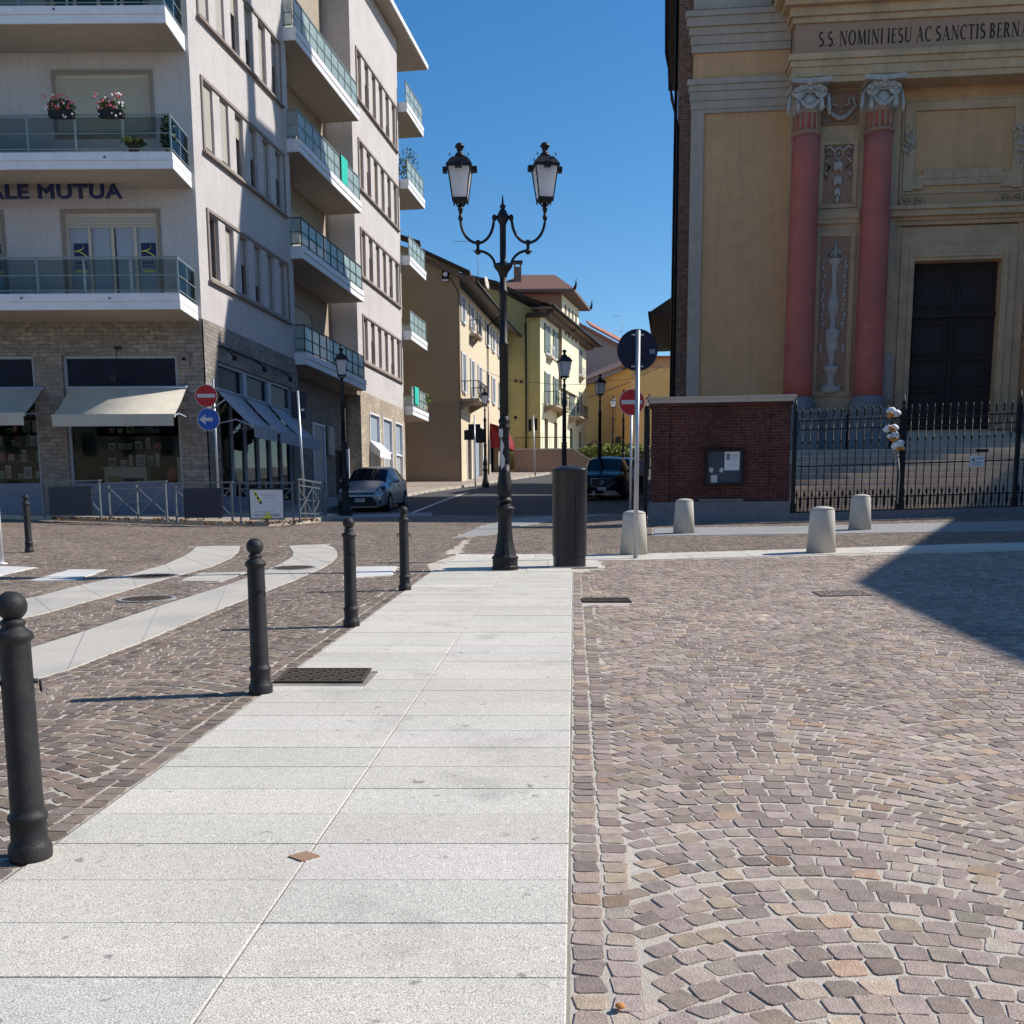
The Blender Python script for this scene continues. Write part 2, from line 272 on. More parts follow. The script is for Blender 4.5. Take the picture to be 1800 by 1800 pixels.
# ---------------------------------------------------------------- mesh builder
class MB:
    def __init__(s, Mx=None): s.v = []; s.f = []; s.m = []; s.s = []; s.M = Mx
    def add(s, vs, fs, mi=0, sm=False):
        o = len(s.v)
        if s.M is not None:
            A = s.M; vs = [(A[0][0]*x + A[0][1]*y + A[0][2]*z + A[0][3], A[1][0]*x + A[1][1]*y + A[1][2]*z + A[1][3], A[2][0]*x + A[2][1]*y + A[2][2]*z + A[2][3]) for x, y, z in vs]
        s.v += [tuple(map(float, p)) for p in vs]; s.f += [tuple(i + o for i in f) for f in fs]; s.m += [mi] * len(fs); s.s += [sm] * len(fs)
        return s
    def box(s, x0, x1, y0, y1, z0, z1, mi=0):
        return s.add([(x0,y0,z0),(x1,y0,z0),(x1,y1,z0),(x0,y1,z0),(x0,y0,z1),(x1,y0,z1),(x1,y1,z1),(x0,y1,z1)],
                     [(0,3,2,1),(4,5,6,7),(0,1,5,4),(1,2,6,5),(2,3,7,6),(3,0,4,7)], mi)
    def hexa(s, p, mi=0):
        return s.add(p, [(0,3,2,1),(4,5,6,7),(0,1,5,4),(1,2,6,5),(2,3,7,6),(3,0,4,7)], mi)
    def prism(s, poly, y0, y1, mi=0):          # polygon in x,z extruded along y
        n = len(poly)
        return s.add([(a, y0, b) for a, b in poly] + [(a, y1, b) for a, b in poly],
                     [tuple(range(n)), tuple(range(2*n-1, n-1, -1))] + [(i, (i+1) % n, n+(i+1) % n, n+i) for i in range(n)], mi)
    def prismx(s, poly, x0, x1, mi=0):         # polygon in y,z extruded along x
        n = len(poly)
        return s.add([(x0, a, b) for a, b in poly] + [(x1, a, b) for a, b in poly],
                     [tuple(range(n)), tuple(range(2*n-1, n-1, -1))] + [(i, (i+1) % n, n+(i+1) % n, n+i) for i in range(n)], mi)
    def prismz(s, poly, z0, z1, mi=0):
        n = len(poly)
        return s.add([(a, b, z0) for a, b in poly] + [(a, b, z1) for a, b in poly],
                     [tuple(range(n)), tuple(range(2*n-1, n-1, -1))] + [(i, (i+1) % n, n+(i+1) % n, n+i) for i in range(n)], mi)
    def lathe(s, prof, cx=0, cy=0, z0=0, n=20, mi=0, sm=True, sq=None, a0=0, a1=2*math.pi):
        full = abs(a1 - a0 - 2*math.pi) < 1e-6; k = n if full else n + 1
        vs = []
        for r, z in prof:
            for i in range(k):
                a = a0 + (a1 - a0) * i / n
                vs.append((cx + r*math.cos(a), cy + r*math.sin(a), z0 + z))
        fs = [(j*k+i, j*k+(i+1) % k, (j+1)*k+(i+1) % k, (j+1)*k+i) for j in range(len(prof)-1) for i in range(n)]
        if full: fs += [tuple(range(k))[::-1], tuple(range((len(prof)-1)*k, len(prof)*k))]
        return s.add(vs, fs, mi, sm)
    def tube(s, pts, r, n=8, mi=0, sm=True):
        pts = [np.array(p, float) for p in pts]; vs = []
        for i, p in enumerate(pts):
            d = pts[min(i+1, len(pts)-1)] - pts[max(i-1, 0)]; d /= (np.linalg.norm(d) + 1e-9)
            a = np.cross(d, [0, 0, 1.0]);
            if np.linalg.norm(a) < .05: a = np.cross(d, [0, 1.0, 0])
            a /= np.linalg.norm(a); b = np.cross(d, a); rr = r[i] if hasattr(r, '__len__') else r
            for k in range(n):
                t = 2*math.pi*k/n; vs.append(tuple(p + rr*(a*math.cos(t) + b*math.sin(t))))
        fs = [(j*n+i, j*n+(i+1) % n, (j+1)*n+(i+1) % n, (j+1)*n+i) for j in range(len(pts)-1) for i in range(n)]
        fs += [tuple(range(n))[::-1], tuple(range((len(pts)-1)*n, len(pts)*n))]
        return s.add(vs, fs, mi, sm)
    def bar(s, a, b, w, h=None, mi=0):
        h = h or w; a = np.array(a, float); b = np.array(b, float); d = b - a; d /= np.linalg.norm(d) + 1e-9
        x = np.cross(d, [0, 0, 1.0]);
        if np.linalg.norm(x) < .05: x = np.array([1.0, 0, 0])
        x /= np.linalg.norm(x); z = np.cross(x, d)
        q = lambda p, i, j: tuple(p + x*i*w/2 + z*j*h/2)
        return s.hexa([q(a,-1,-1), q(a,1,-1), q(b,1,-1), q(b,-1,-1), q(a,-1,1), q(a,1,1), q(b,1,1), q(b,-1,1)], mi)
    def ball(s, c, r, n=12, m=8, mi=0, sx=1, sy=1, sz=1):
        vs = []
        for j in range(m+1):
            t = math.pi*j/m
            for i in range(n):
                a = 2*math.pi*i/n; vs.append((c[0]+r*sx*math.sin(t)*math.cos(a), c[1]+r*sy*math.sin(t)*math.sin(a), c[2]+r*sz*math.cos(t)))
        return s.add(vs, [(j*n+i, j*n+(i+1) % n, (j+1)*n+(i+1) % n, (j+1)*n+i) for j in range(m) for i in range(n)], mi, True)
    def quad(s, a, b, c, d, mi=0): return s.add([a, b, c, d], [(0, 1, 2, 3)], mi)
    def build(s, name, mats, parent=None, loc=None, bevel=0, recalc=True):
        me = bpy.data.meshes.new(name); me.from_pydata(s.v, [], s.f)
        for m in (mats if isinstance(mats, (list, tuple)) else [mats]): me.materials.append(MT[m] if isinstance(m, str) else m)
        me.polygons.foreach_set('material_index', s.m); me.polygons.foreach_set('use_smooth', s.s)
        me.validate(clean_customdata=False)
        if recalc:
            bm = bmesh.new(); bm.from_mesh(me); bmesh.ops.remove_doubles(bm, verts=bm.verts, dist=1e-5) if False else None
            bmesh.ops.recalc_face_normals(bm, faces=bm.faces); bm.to_mesh(me); bm.free()
        # box-projected UVs in metres
        uv = me.uv_layers.new(name='UVMap'); nl = len(me.loops)
        vi = np.empty(nl, np.int32); me.loops.foreach_get('vertex_index', vi)
        co = np.empty(len(me.vertices)*3, np.float32); me.vertices.foreach_get('co', co); co = co.reshape(-1, 3)
        nr = np.empty(len(me.polygons)*3, np.float32); me.polygons.foreach_get('normal', nr); nr = nr.reshape(-1, 3)
        tot = np.empty(len(me.polygons), np.int32); me.polygons.foreach_get('loop_total', tot); ln = np.repeat(nr, tot, axis=0)
        c = co[vi]; hz = np.stack([-ln[:, 1], ln[:, 0]], 1); L = np.linalg.norm(hz, axis=1)
        flat = L < .35; hz = hz / np.maximum(L, 1e-6)[:, None]
        U = (c[:, :2]*hz).sum(1); V = c[:, 2].copy()
        U[flat] = c[flat, 0]; V[flat] = c[flat, 1]
        uv.data.foreach_set('uv', np.stack([U, V], 1).astype(np.float32).ravel())
        o = bpy.data.objects.new(name, me); SC.collection.objects.link(o)
        if parent is not None: o.parent = parent
        if loc is not None: o.location = loc
        if bevel:
            b = o.modifiers.new('bevel', 'BEVEL'); b.width = bevel; b.segments = 2; b.limit_method = 'ANGLE'; b.angle_limit = R(40)
        return o
def tag(o, label=None, cat=None, group=None, kind=None):
    if label: o['label'] = label
    if cat: o['category'] = cat
    if group: o['group'] = group
    if kind: o['kind'] = kind
    return o
def thing(name, label, cat, loc=(0, 0, 0), rz=0.0, group=None):
    o = bpy.data.objects.new(name, None); SC.collection.objects.link(o); o.location = loc; o.rotation_euler = (0, 0, rz)
    o.empty_display_size = .2
    return tag(o, label, cat, group)
def kids(o): return [c for c in SC.collection.objects if c.parent == o]
def copy_tree(o, parent=None):
    c = o.copy(); SC.collection.objects.link(c)
    if parent is not None: c.parent = parent
    for k in kids(o): copy_tree(k, c)
    return c
def dup(root, loc, rz=0.0, label=None, sc=None):
    c = copy_tree(root); c.location = loc; c.rotation_euler = (0, 0, rz)
    if label: c['label'] = label
    if sc: c.scale = (sc, sc, sc)
    return c
def frame(o, X, N, z=0.0):
    """local x along the wall, y outwards, z up"""
    return [[X[0], N[0], 0, o[0]], [X[1], N[1], 0, o[1]], [0, 0, 1, z]]
def comp(A, dx, dy, dz):
    return [[A[0][0], A[0][1], A[0][2], A[0][3] + A[0][0]*dx + A[0][1]*dy], [A[1][0], A[1][1], A[1][2], A[1][3] + A[1][0]*dx + A[1][1]*dy], [0, 0, 1, A[2][3] + dz]]
def wallgrid(b, a0, a1, z0, z1, ops, rev=0.18, mi=0, mr=None, y=0.0):
    xs = sorted({a0, a1, *[o[0] for o in ops], *[o[1] for o in ops]}); zs = sorted({z0, z1, *[o[2] for o in ops], *[o[3] for o in ops]})
    xs = [x for x in xs if a0 <= x <= a1]; zs = [z for z in zs if z0 <= z <= z1]
    for i in range(len(xs)-1):
        for j in range(len(zs)-1):
            cx, cz = (xs[i]+xs[i+1])/2, (zs[j]+zs[j+1])/2
            if any(o[0] < cx < o[1] and o[2] < cz < o[3] for o in ops): continue
            b.quad((xs[i], y, zs[j]), (xs[i+1], y, zs[j]), (xs[i+1], y, zs[j+1]), (xs[i], y, zs[j+1]), mi)
    mr = mi if mr is None else mr
    for o in ops:
        x0, x1, q0, q1 = o[:4]
        b.quad((x0,y,q0),(x0,y-rev,q0),(x0,y-rev,q1),(x0,y,q1), mr); b.quad((x1,y,q0),(x1,y-rev,q0),(x1,y-rev,q1),(x1,y,q1), mr)
        b.quad((x0,y,q0),(x1,y,q0),(x1,y-rev,q0),(x0,y-rev,q0), mr); b.quad((x0,y,q1),(x1,y,q1),(x1,y-rev,q1),(x0,y-rev,q1), mr)
    return b
def rim(b, x0, x1, z0, z1, y0, y1, w, mi=0):      # rectangular frame, butted pieces
    b.box(x0, x0+w, y0, y1, z0, z1, mi); b.box(x1-w, x1, y0, y1, z0, z1, mi); b.box(x0+w, x1-w, y0, y1, z0, z0+w, mi); b.box(x0+w, x1-w, y0, y1, z1-w, z1, mi)
def text(txt, size, depth, mats, name, parent, mtx, sx=1.0, align='LEFT', bold=0.0, spacing=1.0, bev=0.0):
    cu = bpy.data.curves.new(name, 'FONT'); cu.body = txt; cu.size = size; cu.extrude = depth; cu.offset = bold; cu.bevel_depth = bev; cu.align_x = align; cu.space_character = spacing; cu.resolution_u = 3
    t = bpy.data.objects.new(name + '_tmp', cu); SC.collection.objects.link(t)
    bpy.context.view_layer.update()
    me = bpy.data.meshes.new_from_object(t); SC.collection.objects.unlink(t); bpy.data.objects.remove(t)
    n = len(me.vertices); co = np.empty(n*3, np.float32); me.vertices.foreach_get('co', co); co = co.reshape(-1, 3).astype(float)
    A = np.array([r + [] for r in mtx]); P = np.stack([co[:, 0]*sx, co[:, 2], co[:, 1]], 1)      # text x -> along, text y -> up, extrude -> outward
    Q = P @ A[:, :3].T + A[:, 3]
    me.vertices.foreach_set('co', Q.astype(np.float32).ravel()); me.update()
    bm = bmesh.new(); bm.from_mesh(me); bmesh.ops.recalc_face_normals(bm, faces=bm.faces); bm.to_mesh(me); bm.free()
    me.materials.clear(); me.materials.append(MT[mats]); me.name = name
    o = bpy.data.objects.new(name, me); SC.collection.objects.link(o); o.parent = parent
    return o
# ================================================================ GROUND
def sheet(name, xs, ys, lift, m, kind='structure', poly=None):
    X, Y = np.meshgrid(xs, ys); Z = gz(X, Y) + lift
    vs = np.stack([X.ravel(), Y.ravel(), Z.ravel()], 1); nx = len(xs)
    b = MB(); b.v = [tuple(p) for p in vs.tolist()]
    b.f = [(j*nx+i, j*nx+i+1, (j+1)*nx+i+1, (j+1)*nx+i) for j in range(len(ys)-1) for i in range(nx-1)]
    b.m = [0]*len(b.f); b.s = [False]*len(b.f)
    return tag(b.build(name, m, recalc=False), kind=kind)
gx = sorted(set([-900, -400, -200, -120, -80, -60, 60, 90, 140, 250, 500, 900] + list(range(-50, 51, 2))))
gy = sorted(set([-200, -100, -60, -30, -15, -5] + list(range(0, 151, 2)) + [200, 300, 600, 1200, 2400]))
sheet('ground', gx, gy, -0.06, 'earth')
def clip_poly(poly, axis, val, keep_greater):
    out = []
    for i in range(len(poly)):
        a, b = poly[i], poly[(i+1) % len(poly)]; da = (a[axis]-val)*(1 if keep_greater else -1); db = (b[axis]-val)*(1 if keep_greater else -1)
        if da >= 0: out.append(a)
        if da*db < 0:
            t = da/(da-db); out.append((a[0]+t*(b[0]-a[0]), a[1]+t*(b[1]-a[1])))
    return out
def slab_poly(b, poly, lift, thick, cell=1.0, mi=0):
    """drape a polygon on the terrain as a slab, cut into strips so that it follows the slope"""
    ys = [p[1] for p in poly]; xs = [p[0] for p in poly]; y = math.floor(min(ys)/cell)*cell
    while y < max(ys):
        p1 = clip_poly(clip_poly(poly, 1, y, True), 1, y+cell, False)
        if len(p1) >= 3:
            x = math.floor(min(xs)/cell/2)*cell*2
            while x < max(xs):
                p2 = clip_poly(clip_poly(p1, 0, x, True), 0, x+2*cell, False)
                if len(p2) >= 3:
                    b.add([(q[0], q[1], gzf(*q)+lift) for q in p2], [tuple(range(len(p2)))], mi)
                x += 2*cell
        y += cell
    n = len(poly)
    for i in range(n):
        a, c = poly[i], poly[(i+1) % n]; L = math.hypot(c[0]-a[0], c[1]-a[1]); k = max(1, int(L/cell))
        for j in range(k):
            p = (a[0]+(c[0]-a[0])*j/k, a[1]+(c[1]-a[1])*j/k); q = (a[0]+(c[0]-a[0])*(j+1)/k, a[1]+(c[1]-a[1])*(j+1)/k)
            b.quad((*p, gzf(*p)+lift), (*q, gzf(*q)+lift), (*q, gzf(*q)+lift-thick), (*p, gzf(*p)+lift-thick), mi)
    return b
def inpoly(px, py, poly):
    r = np.zeros(px.shape, bool); n = len(poly)
    for i in range(n):
        x0, y0 = poly[i]; x1, y1 = poly[(i+1) % n]
        c = ((y0 > py) != (y1 > py)); xi = (x1-x0)*(py-y0)/(y1-y0+1e-12)+x0
        r ^= c & (px < xi)
    return r
def dpoly(px, py, poly):
    d = np.full(px.shape, 1e9); n = len(poly)
    for i in range(n):
        x0, y0 = poly[i]; x1, y1 = poly[(i+1) % n]; L2 = (x1-x0)**2+(y1-y0)**2+1e-12
        t = np.clip(((px-x0)*(x1-x0)+(py-y0)*(y1-y0))/L2, 0, 1); d = np.minimum(d, np.hypot(px-x0-t*(x1-x0), py-y0-t*(y1-y0)))
    return d
G2 = lambda u, v: G(u, v)[:2]
# path frame: s along the paved strip, c across (0 = right edge, negative to the left)
PA = math.atan(0.0604); PD = np.array([math.sin(PA), math.cos(PA)]); PN = np.array([math.cos(PA), -math.sin(PA)]); P0 = np.array([-0.01, 0.0])
def PC(c, s): p = P0 + PN*c + PD*s; return (float(p[0]), float(p[1]))
PW = 2.09
spline = lambda pts, k=4: [tuple(np.array(p)) for p in pts]
track1 = [G2(*p) for p in [(-500,1172),(0,1062),(60,1052),(140,1031),(230,1011),(290,994),(322,980),(338,970),(345,962),(380,961),(421,961),(419,971),(405,983),(370,998),(310,1014),(240,1034),(180,1052),(90,1077),(0,1098),(-500,1226)]]
track2 = [G2(*p) for p in [(-500,1316),(45,1145),(150,1112),(280,1068),(400,1030),(455,1010),(495,992),(514,980),(516,972),(508,961),(540,959),(570,958),(585,963),(592,970),(592,980),(580,992),(560,1003),(520,1020),(470,1040),(380,1075),(250,1130),(120,1180),(45,1202),(-500,1366)]]
cross = [G2(*p) for p in [(352,1009),(432,1007),(408,1018),(386,1024),(318,1023)]]
mark1 = [G2(*p) for p in [(125,1003),(186,1003),(130,1022),(50,1023)]]
mark2 = [G2(*p) for p in [(-60,998),(0,997),(62,999),(0,1013),(-60,1024)]]
mark3 = [G2(*p) for p in [(628,998),(697,997),(688,1012),(610,1018)]]
# far crossing strip in front of the road, church-side pavement
xs0, xs1 = G2(805, 976), (15.0, 18.3)
crossR = [(G2(1030, 985)[0]-.3, 17.15), (16, 17.15), (16, 18.3), (-0.95, 18.42), (-1.2, 17.6)]
pad = [PC(-2.09, 15.2), PC(0, 15.2), (1.42, 15.72), (1.42, 17.14), (-0.9, 17.4), (-1.3, 16.4)]
side_strip = [G2(*p) for p in [(1150,943),(1150,929),(1390,926),(1600,921),(1990,912),(2050,926),(1800,934),(1400,940)]]
wedge = [G2(*p) for p in [(800,946),(850,925),(905,912),(1010,906),(1085,904),(1000,912),(905,927),(860,941)]]
OBST = [track1, track2, cross, mark1, mark2, mark3, crossR, pad, side_strip, wedge]
kerbpts = [G2(*p) for p in [(-260,912),(0,913),(100,914.5),(200,918),(300,922),(400,925),(470,925.5),(520,923),(560,918),(590,912)]]
kerbL = kerbpts + [(-6.5, 33.2), (-5.7, 40), (-3.9, 50), (-1.9, 56.5), (-0.3, 62), (2.6, 69.5), (3.5, 69.9), (8, 72), (8, 90), (-30, 90), (-30, 31)]
kerbR = [(3.35, 27.9), (4.2, 34), (6.6, 48), (8.6, 60), (12, 76), (15, 84), (40, 84), (40, 30), (15, 27.1), (9, 27.3)]
yard = [(3.45, 27.0), (20, 25.4), (26, 28), (26, 40), (6, 40)]
# beds
bx = list(np.arange(-22, 23, 1.0)); by = list(np.arange(0, 33.1, 1.0))
sheet('cobble_joint_bed', bx, by, 0.0058, 'mortar')
sheet('road', list(np.arange(-16, 13, 1.0)), list(np.arange(32.6, 92, 1.0)), 0.006, 'asphalt')
# pavements
b = MB(); slab_poly(b, kerbL, 0.12, 0.2, 1.0, 0)
for i in range(len(kerbpts)+6):                                   # kerb stones
    a, c = kerbL[i], kerbL[i+1]; L = math.hypot(c[0]-a[0], c[1]-a[1]); nx_, ny_ = (c[1]-a[1])/L, -(c[0]-a[0])/L; k = max(1, int(L/1.0))
    for j in range(k):
        p = [(a[0]+(c[0]-a[0])*t, a[1]+(c[1]-a[1])*t) for t in (j/k+.006, (j+1)/k-.006)]
        o = lambda q, d, z: (q[0]+nx_*d, q[1]+ny_*d, gzf(*q)+z)
        b.hexa([o(p[0],.02,-.05), o(p[1],.02,-.05), o(p[1],-.16,-.05), o(p[0],-.16,-.05), o(p[0],.02,.128), o(p[1],.02,.128), o(p[1],-.16,.128), o(p[0],-.16,.128)], 1)
tag(b.build('pavement', ['pave', 'kerb']), kind='structure')
b = MB(); slab_poly(b, [(3.62, 28.3), (4.3, 34), (6.2, 44), (8.8, 58), (12, 76), (15, 84), (40, 84), (40, 44), (6.9, 40), (5.5, 33), (4.6, 28.3)], 0.10, 0.2, 1.0, 0)
tag(b.build('street_pavement', ['granite_g']), kind='structure')
b = MB(); slab_poly(b, [(3.6, 27.15), (8, 26.6), (14, 26.0), (22, 25.2), (26, 27), (26, 40), (6, 40)], 0.02, 0.1, 1.0, 0)
tag(b.build('church_yard', ['plinth']), kind='structure')
# ---------------------------------------------------------------- cobble stones (real stones, one mesh per paved area)
def noiseval(x, y, k=0):
    return (np.sin(x*1.7+k)*np.cos(y*1.3+k*2)+np.sin(x*.6-y*.8+k*3)+np.sin(x*3.1+y*2.3+k))/3
def stones(name, P, ang, ta, ra, pal, mats, fac=1.0, top=0.0095, jit=0.0052, darkfac=1.0):
    n = len(P); near = P[:, 1] < 14
    def mk(idx, seg):
        m = len(idx); 
        if m == 0: return None
        if seg == 8:
            base = np.array([(-1,-.76),(-.80,-1),(.80,-1),(1,-.76),(1,.76),(.80,1),(-.80,1),(-1,.76)])
        else: base = np.array([(-1,-1),(1,-1),(1,1),(-1,1)], float)
        k = len(base); A = ang[idx][:, None]; T = ta[idx][:, None]/2; Q = ra[idx][:, None]/2
        off = base[None]*np.stack([np.broadcast_to(T, (m, k)), np.broadcast_to(Q, (m, k))], 2)
        jitc = rng.normal(0, jit, (m, 4, 2)); cm = {8: [0,0,1,1,2,2,3,3], 4: [0,1,2,3]}[k]
        off = off + jitc[:, cm]
        rot = lambda o: np.stack([o[..., 0]*np.cos(A)-o[..., 1]*np.sin(A), o[..., 0]*np.sin(A)+o[..., 1]*np.cos(A)], 2)
        lo = rot(off); hi = rot(off*0.965); c = P[idx][:, None]
        L = c+lo; Hh = c+hi
        tilt = np.clip(rng.normal(.0004, .0009, (m, 1)), -.001, .003)+np.clip(rng.normal(0, .012, (m, 1)), -.022, .022)*off[..., 0]+np.clip(rng.normal(0, .012, (m, 1)), -.022, .022)*off[..., 1]
        zl = gz(L[..., 0], L[..., 1])-.006; zm = gz(L[..., 0], L[..., 1])+top*.75+tilt; zh = gz(Hh[..., 0], Hh[..., 1])+top+tilt
        v0 = np.concatenate([L, zl[..., None]], 2); v1 = np.concatenate([c+rot(off*.985), zm[..., None]], 2); v2 = np.concatenate([Hh, zh[..., None]], 2)
        V = np.concatenate([v0, v1, v2], 1).reshape(-1, 3)        # 3k verts per stone
        B = (np.arange(m)*3*k)[:, None]
        f4 = []
        for lev in (0, 1):
            for i in range(k):
                j = (i+1) % k; f4.append(np.stack([B[:, 0]+lev*k+i, B[:, 0]+lev*k+j, B[:, 0]+(lev+1)*k+j, B[:, 0]+(lev+1)*k+i], 1))
        f4 = np.stack(f4, 1).reshape(-1, 4); ft = B+2*k+np.arange(k)[None]
        return V, f4, ft, m, k
    ids = np.arange(n); parts = [mk(ids[near], 8), mk(ids[~near], 4)]; cols_i = [ids[near], ids[~near]]
    Vs, loops, tot, col = [], [], [], []; o = 0
    pal = np.array(pal); pick = rng.integers(0, len(pal), n); C = (pal[pick]*.62+pal.mean(0)*.38)*(1+rng.normal(0, .15, (n, 1)))*fac
    C *= (1+.10*noiseval(P[:, 0], P[:, 1], 1))[:, None]*darkfac; C = np.clip(C, .015, .8)
    for pr, ci in zip(parts, cols_i):
        if pr is None: continue
        V, f4, ft, m, k = pr; Vs.append(V); loops += [(f4+o).ravel(), (ft+o).ravel()]; tot += [np.full(len(f4), 4), np.full(m, k)]
        col.append(np.repeat(C[ci], 3*k, axis=0)); o += len(V)
    V = np.concatenate(Vs); lp = np.concatenate(loops).astype(np.int32); tt = np.concatenate(tot).astype(np.int32); cc = np.concatenate(col)
    me = bpy.data.meshes.new(name); me.vertices.add(len(V)); me.vertices.foreach_set('co', V.astype(np.float32).ravel())
    me.loops.add(len(lp)); me.loops.foreach_set('vertex_index', lp); me.polygons.add(len(tt)); st = np.concatenate([[0], np.cumsum(tt)[:-1]]).astype(np.int32)
    me.polygons.foreach_set('loop_start', st); me.polygons.foreach_set('loop_total', tt); me.polygons.foreach_set('use_smooth', np.zeros(len(tt), bool)); me.update(calc_edges=True)
    at = me.color_attributes.new('tone', 'FLOAT_COLOR', 'POINT'); at.data.foreach_set('color', np.concatenate([cc, np.ones((len(cc), 1))], 1).astype(np.float32).ravel())
    me.materials.append(mats); ob = bpy.data.objects.new(name, me); SC.collection.objects.link(ob); return tag(ob, kind='structure')
def arcs(c0, c1, Wd, s0, s1, pitch, edge0):
    """arched courses: circle segments side by side, in path coordinates"""
    Rr = Wd/2/math.sin(R(44)); out = []
    k0 = int(math.floor((c0-edge0)/Wd)); k1 = int(math.ceil((c1-edge0)/Wd))
    sag = Rr*math.cos(R(44))
    for k in range(k0, k1):
        cc = edge0+(k+.5)*Wd; wob = rng.normal(0, .02)
        for j in range(int((s0-1)/pitch), int((s1+1)/pitch)):
            nst = max(4, int(round(Rr*R(88)/(.104+rng.normal(0, .004)))))
            th = (np.arange(nst)+.5)/nst*R(90)-R(45)
            Rj = Rr*(1+rng.normal(0, .006)); c = cc+Rj*np.sin(th)+wob+.05*math.sin(j*pitch*1.1)+.03*math.sin(j*pitch*2.7); s = j*pitch+Rj*np.cos(th)-sag+rng.normal(0, .004, nst)
            out.append(np.stack([c, s, -th, np.full(nst, Rr*R(90)/nst-.0092), (pitch*np.cos(th))-.0082], 1))
    o = np.concatenate(out); return o[(o[:, 0] > c0) & (o[:, 0] < c1) & (o[:, 1] > s0) & (o[:, 1] < s1)]
def to_world(A):
    return P0[None]+A[:, :1]*PN[None]+A[:, 1:2]*PD[None]
def rows(line, offs, sidesign, w=.1, pitch=.11, closed=False):
    """rows of stones parallel to a polyline in world coordinates"""
    out = []; n = len(line); m = n if closed else n-1
    for d in offs:
        pts = []
        for i in range(m):
            a, c = np.array(line[i]), np.array(line[(i+1) % n]); L = np.linalg.norm(c-a); t = (c-a)/max(L, 1e-6); nn = np.array([t[1], -t[0]])*sidesign
            pts.append((a, t, nn, L))
        carry = 0
        for a, t, nn, L in pts:
            q = np.arange(carry+pitch/2, L, pitch)
            if len(q) == 0: carry = carry-L; continue
            for x in q: out.append((*(a+t*x+nn*d), math.atan2(t[1], t[0]), pitch-.007-rng.random()*.005, w-.008))
            carry = q[-1]+pitch/2-L
    return np.array(out)
def clear(P, rad):
    ok = np.ones(len(P), bool)
    for pl in OBST:
        ok &= ~inpoly(P[:, 0], P[:, 1], pl)
        if rad > 0:
            xs = [p[0] for p in pl]; ys = [p[1] for p in pl]; near = ok & (P[:, 0] > min(xs)-rad) & (P[:, 0] < max(xs)+rad) & (P[:, 1] > min(ys)-rad) & (P[:, 1] < max(ys)+rad)
            if near.any():
                ii = np.where(near)[0]; ok[ii] &= dpoly(P[ii, 0], P[ii, 1], pl) > (rad if pl is track1 or pl is track2 else .05)
    return ok
def view(P, m=.6):
    return (np.abs(P[:, 0]) < P[:, 1]*.55+m+3.8) & (P[:, 1] > 1.2)
palR = [(r*1.07, g*1.03, b*.87) for r, g, b in [(.24,.19,.18),(.28,.22,.195),(.21,.165,.17),(.30,.245,.205),(.26,.235,.21),(.23,.18,.19),(.28,.225,.185),(.19,.155,.165),(.27,.25,.24),(.30,.24,.195),(.29,.19,.145),(.25,.205,.20),(.22,.18,.175),(.31,.26,.235),(.28,.215,.19)]]
palR += [(.235,.18,.155),(.25,.20,.165),(.215,.17,.155),(.20,.155,.14)]*5+[(.27,.215,.19),(.25,.20,.185)]*4+[(.29,.195,.125)]
palL = [(r*1.0, g*1.02, b*.93) for r, g, b in [(.17,.125,.11),(.20,.145,.12),(.155,.12,.115),(.22,.165,.135),(.19,.15,.135),(.16,.125,.13),(.205,.155,.13),(.14,.11,.11),(.20,.165,.15),(.215,.15,.125)]]
mcob = stonemat('porphyry_cobbles', 'tone', .26, 240, .85, .6, 130, .10)
# right-hand square
A = arcs(.222, 17, 1.66, 1.5, 17.2, .108, .16); P = to_world(A); ok = view(P) & (P[:, 1] < 17.12) & clear(P, .06)
B = rows([PC(0, 2), PC(0, 15.2)], [.062, .172], 1, .104, .102)
drain = [G2(1018, 1066), G2(1112, 1066), G2(1110, 1053), G2(1018, 1053)]
okd = ~inpoly(P[:, 0], P[:, 1], drain); ok &= okd
Bk = ~inpoly(B[:, 0], B[:, 1], drain)
B = B[Bk]
Pa = np.concatenate([P[ok], B[:, :2]]); an = np.concatenate([A[ok, 2]-PA, B[:, 2]]); ta = np.concatenate([A[ok, 3], B[:, 3]]); ra = np.concatenate([A[ok, 4], B[:, 4]])
stones('square_cobblestones', Pa, an, ta, ra, palR, mcob, 1.27)
# beyond the crossing strip
A = arcs(-9, 17, 1.5, 17, 32.5, .108, .3); P = to_world(A)
ok = view(P, .3) & (P[:, 1] > 18.3-.04*(P[:, 0] < -1)) & clear(P, .02) & (P[:, 1] < 32.6) & ~inpoly(P[:, 0], P[:, 1], kerbL) & ~inpoly(P[:, 0], P[:, 1], yard)
ok &= ~((P[:, 0] < -.9) & (P[:, 1] < 24))
X = [A[ok]]; XP = [P[ok]]; Xa = [A[ok, 2]-PA]
# left roadway
A2 = arcs(-24, -PW-.222, 1.55, 1.5, 31, .108, -PW-.17); P2 = to_world(A2)
far_mask = (P2[:, 0] < -.9) | (P2[:, 1] < 18.3)
ok = view(P2) & far_mask & (P2[:, 1] < 24) & clear(P2, .20) & ~inpoly(P2[:, 0], P2[:, 1], kerbL) & (P2[:, 1] < 32)
okf = view(P2, .3) & (P2[:, 0] < -.9) & (P2[:, 1] >= 24) & clear(P2, .05) & ~inpoly(P2[:, 0], P2[:, 1], kerbL); okf &= P2[:, 1] < 32.6
ok = (ok | okf)
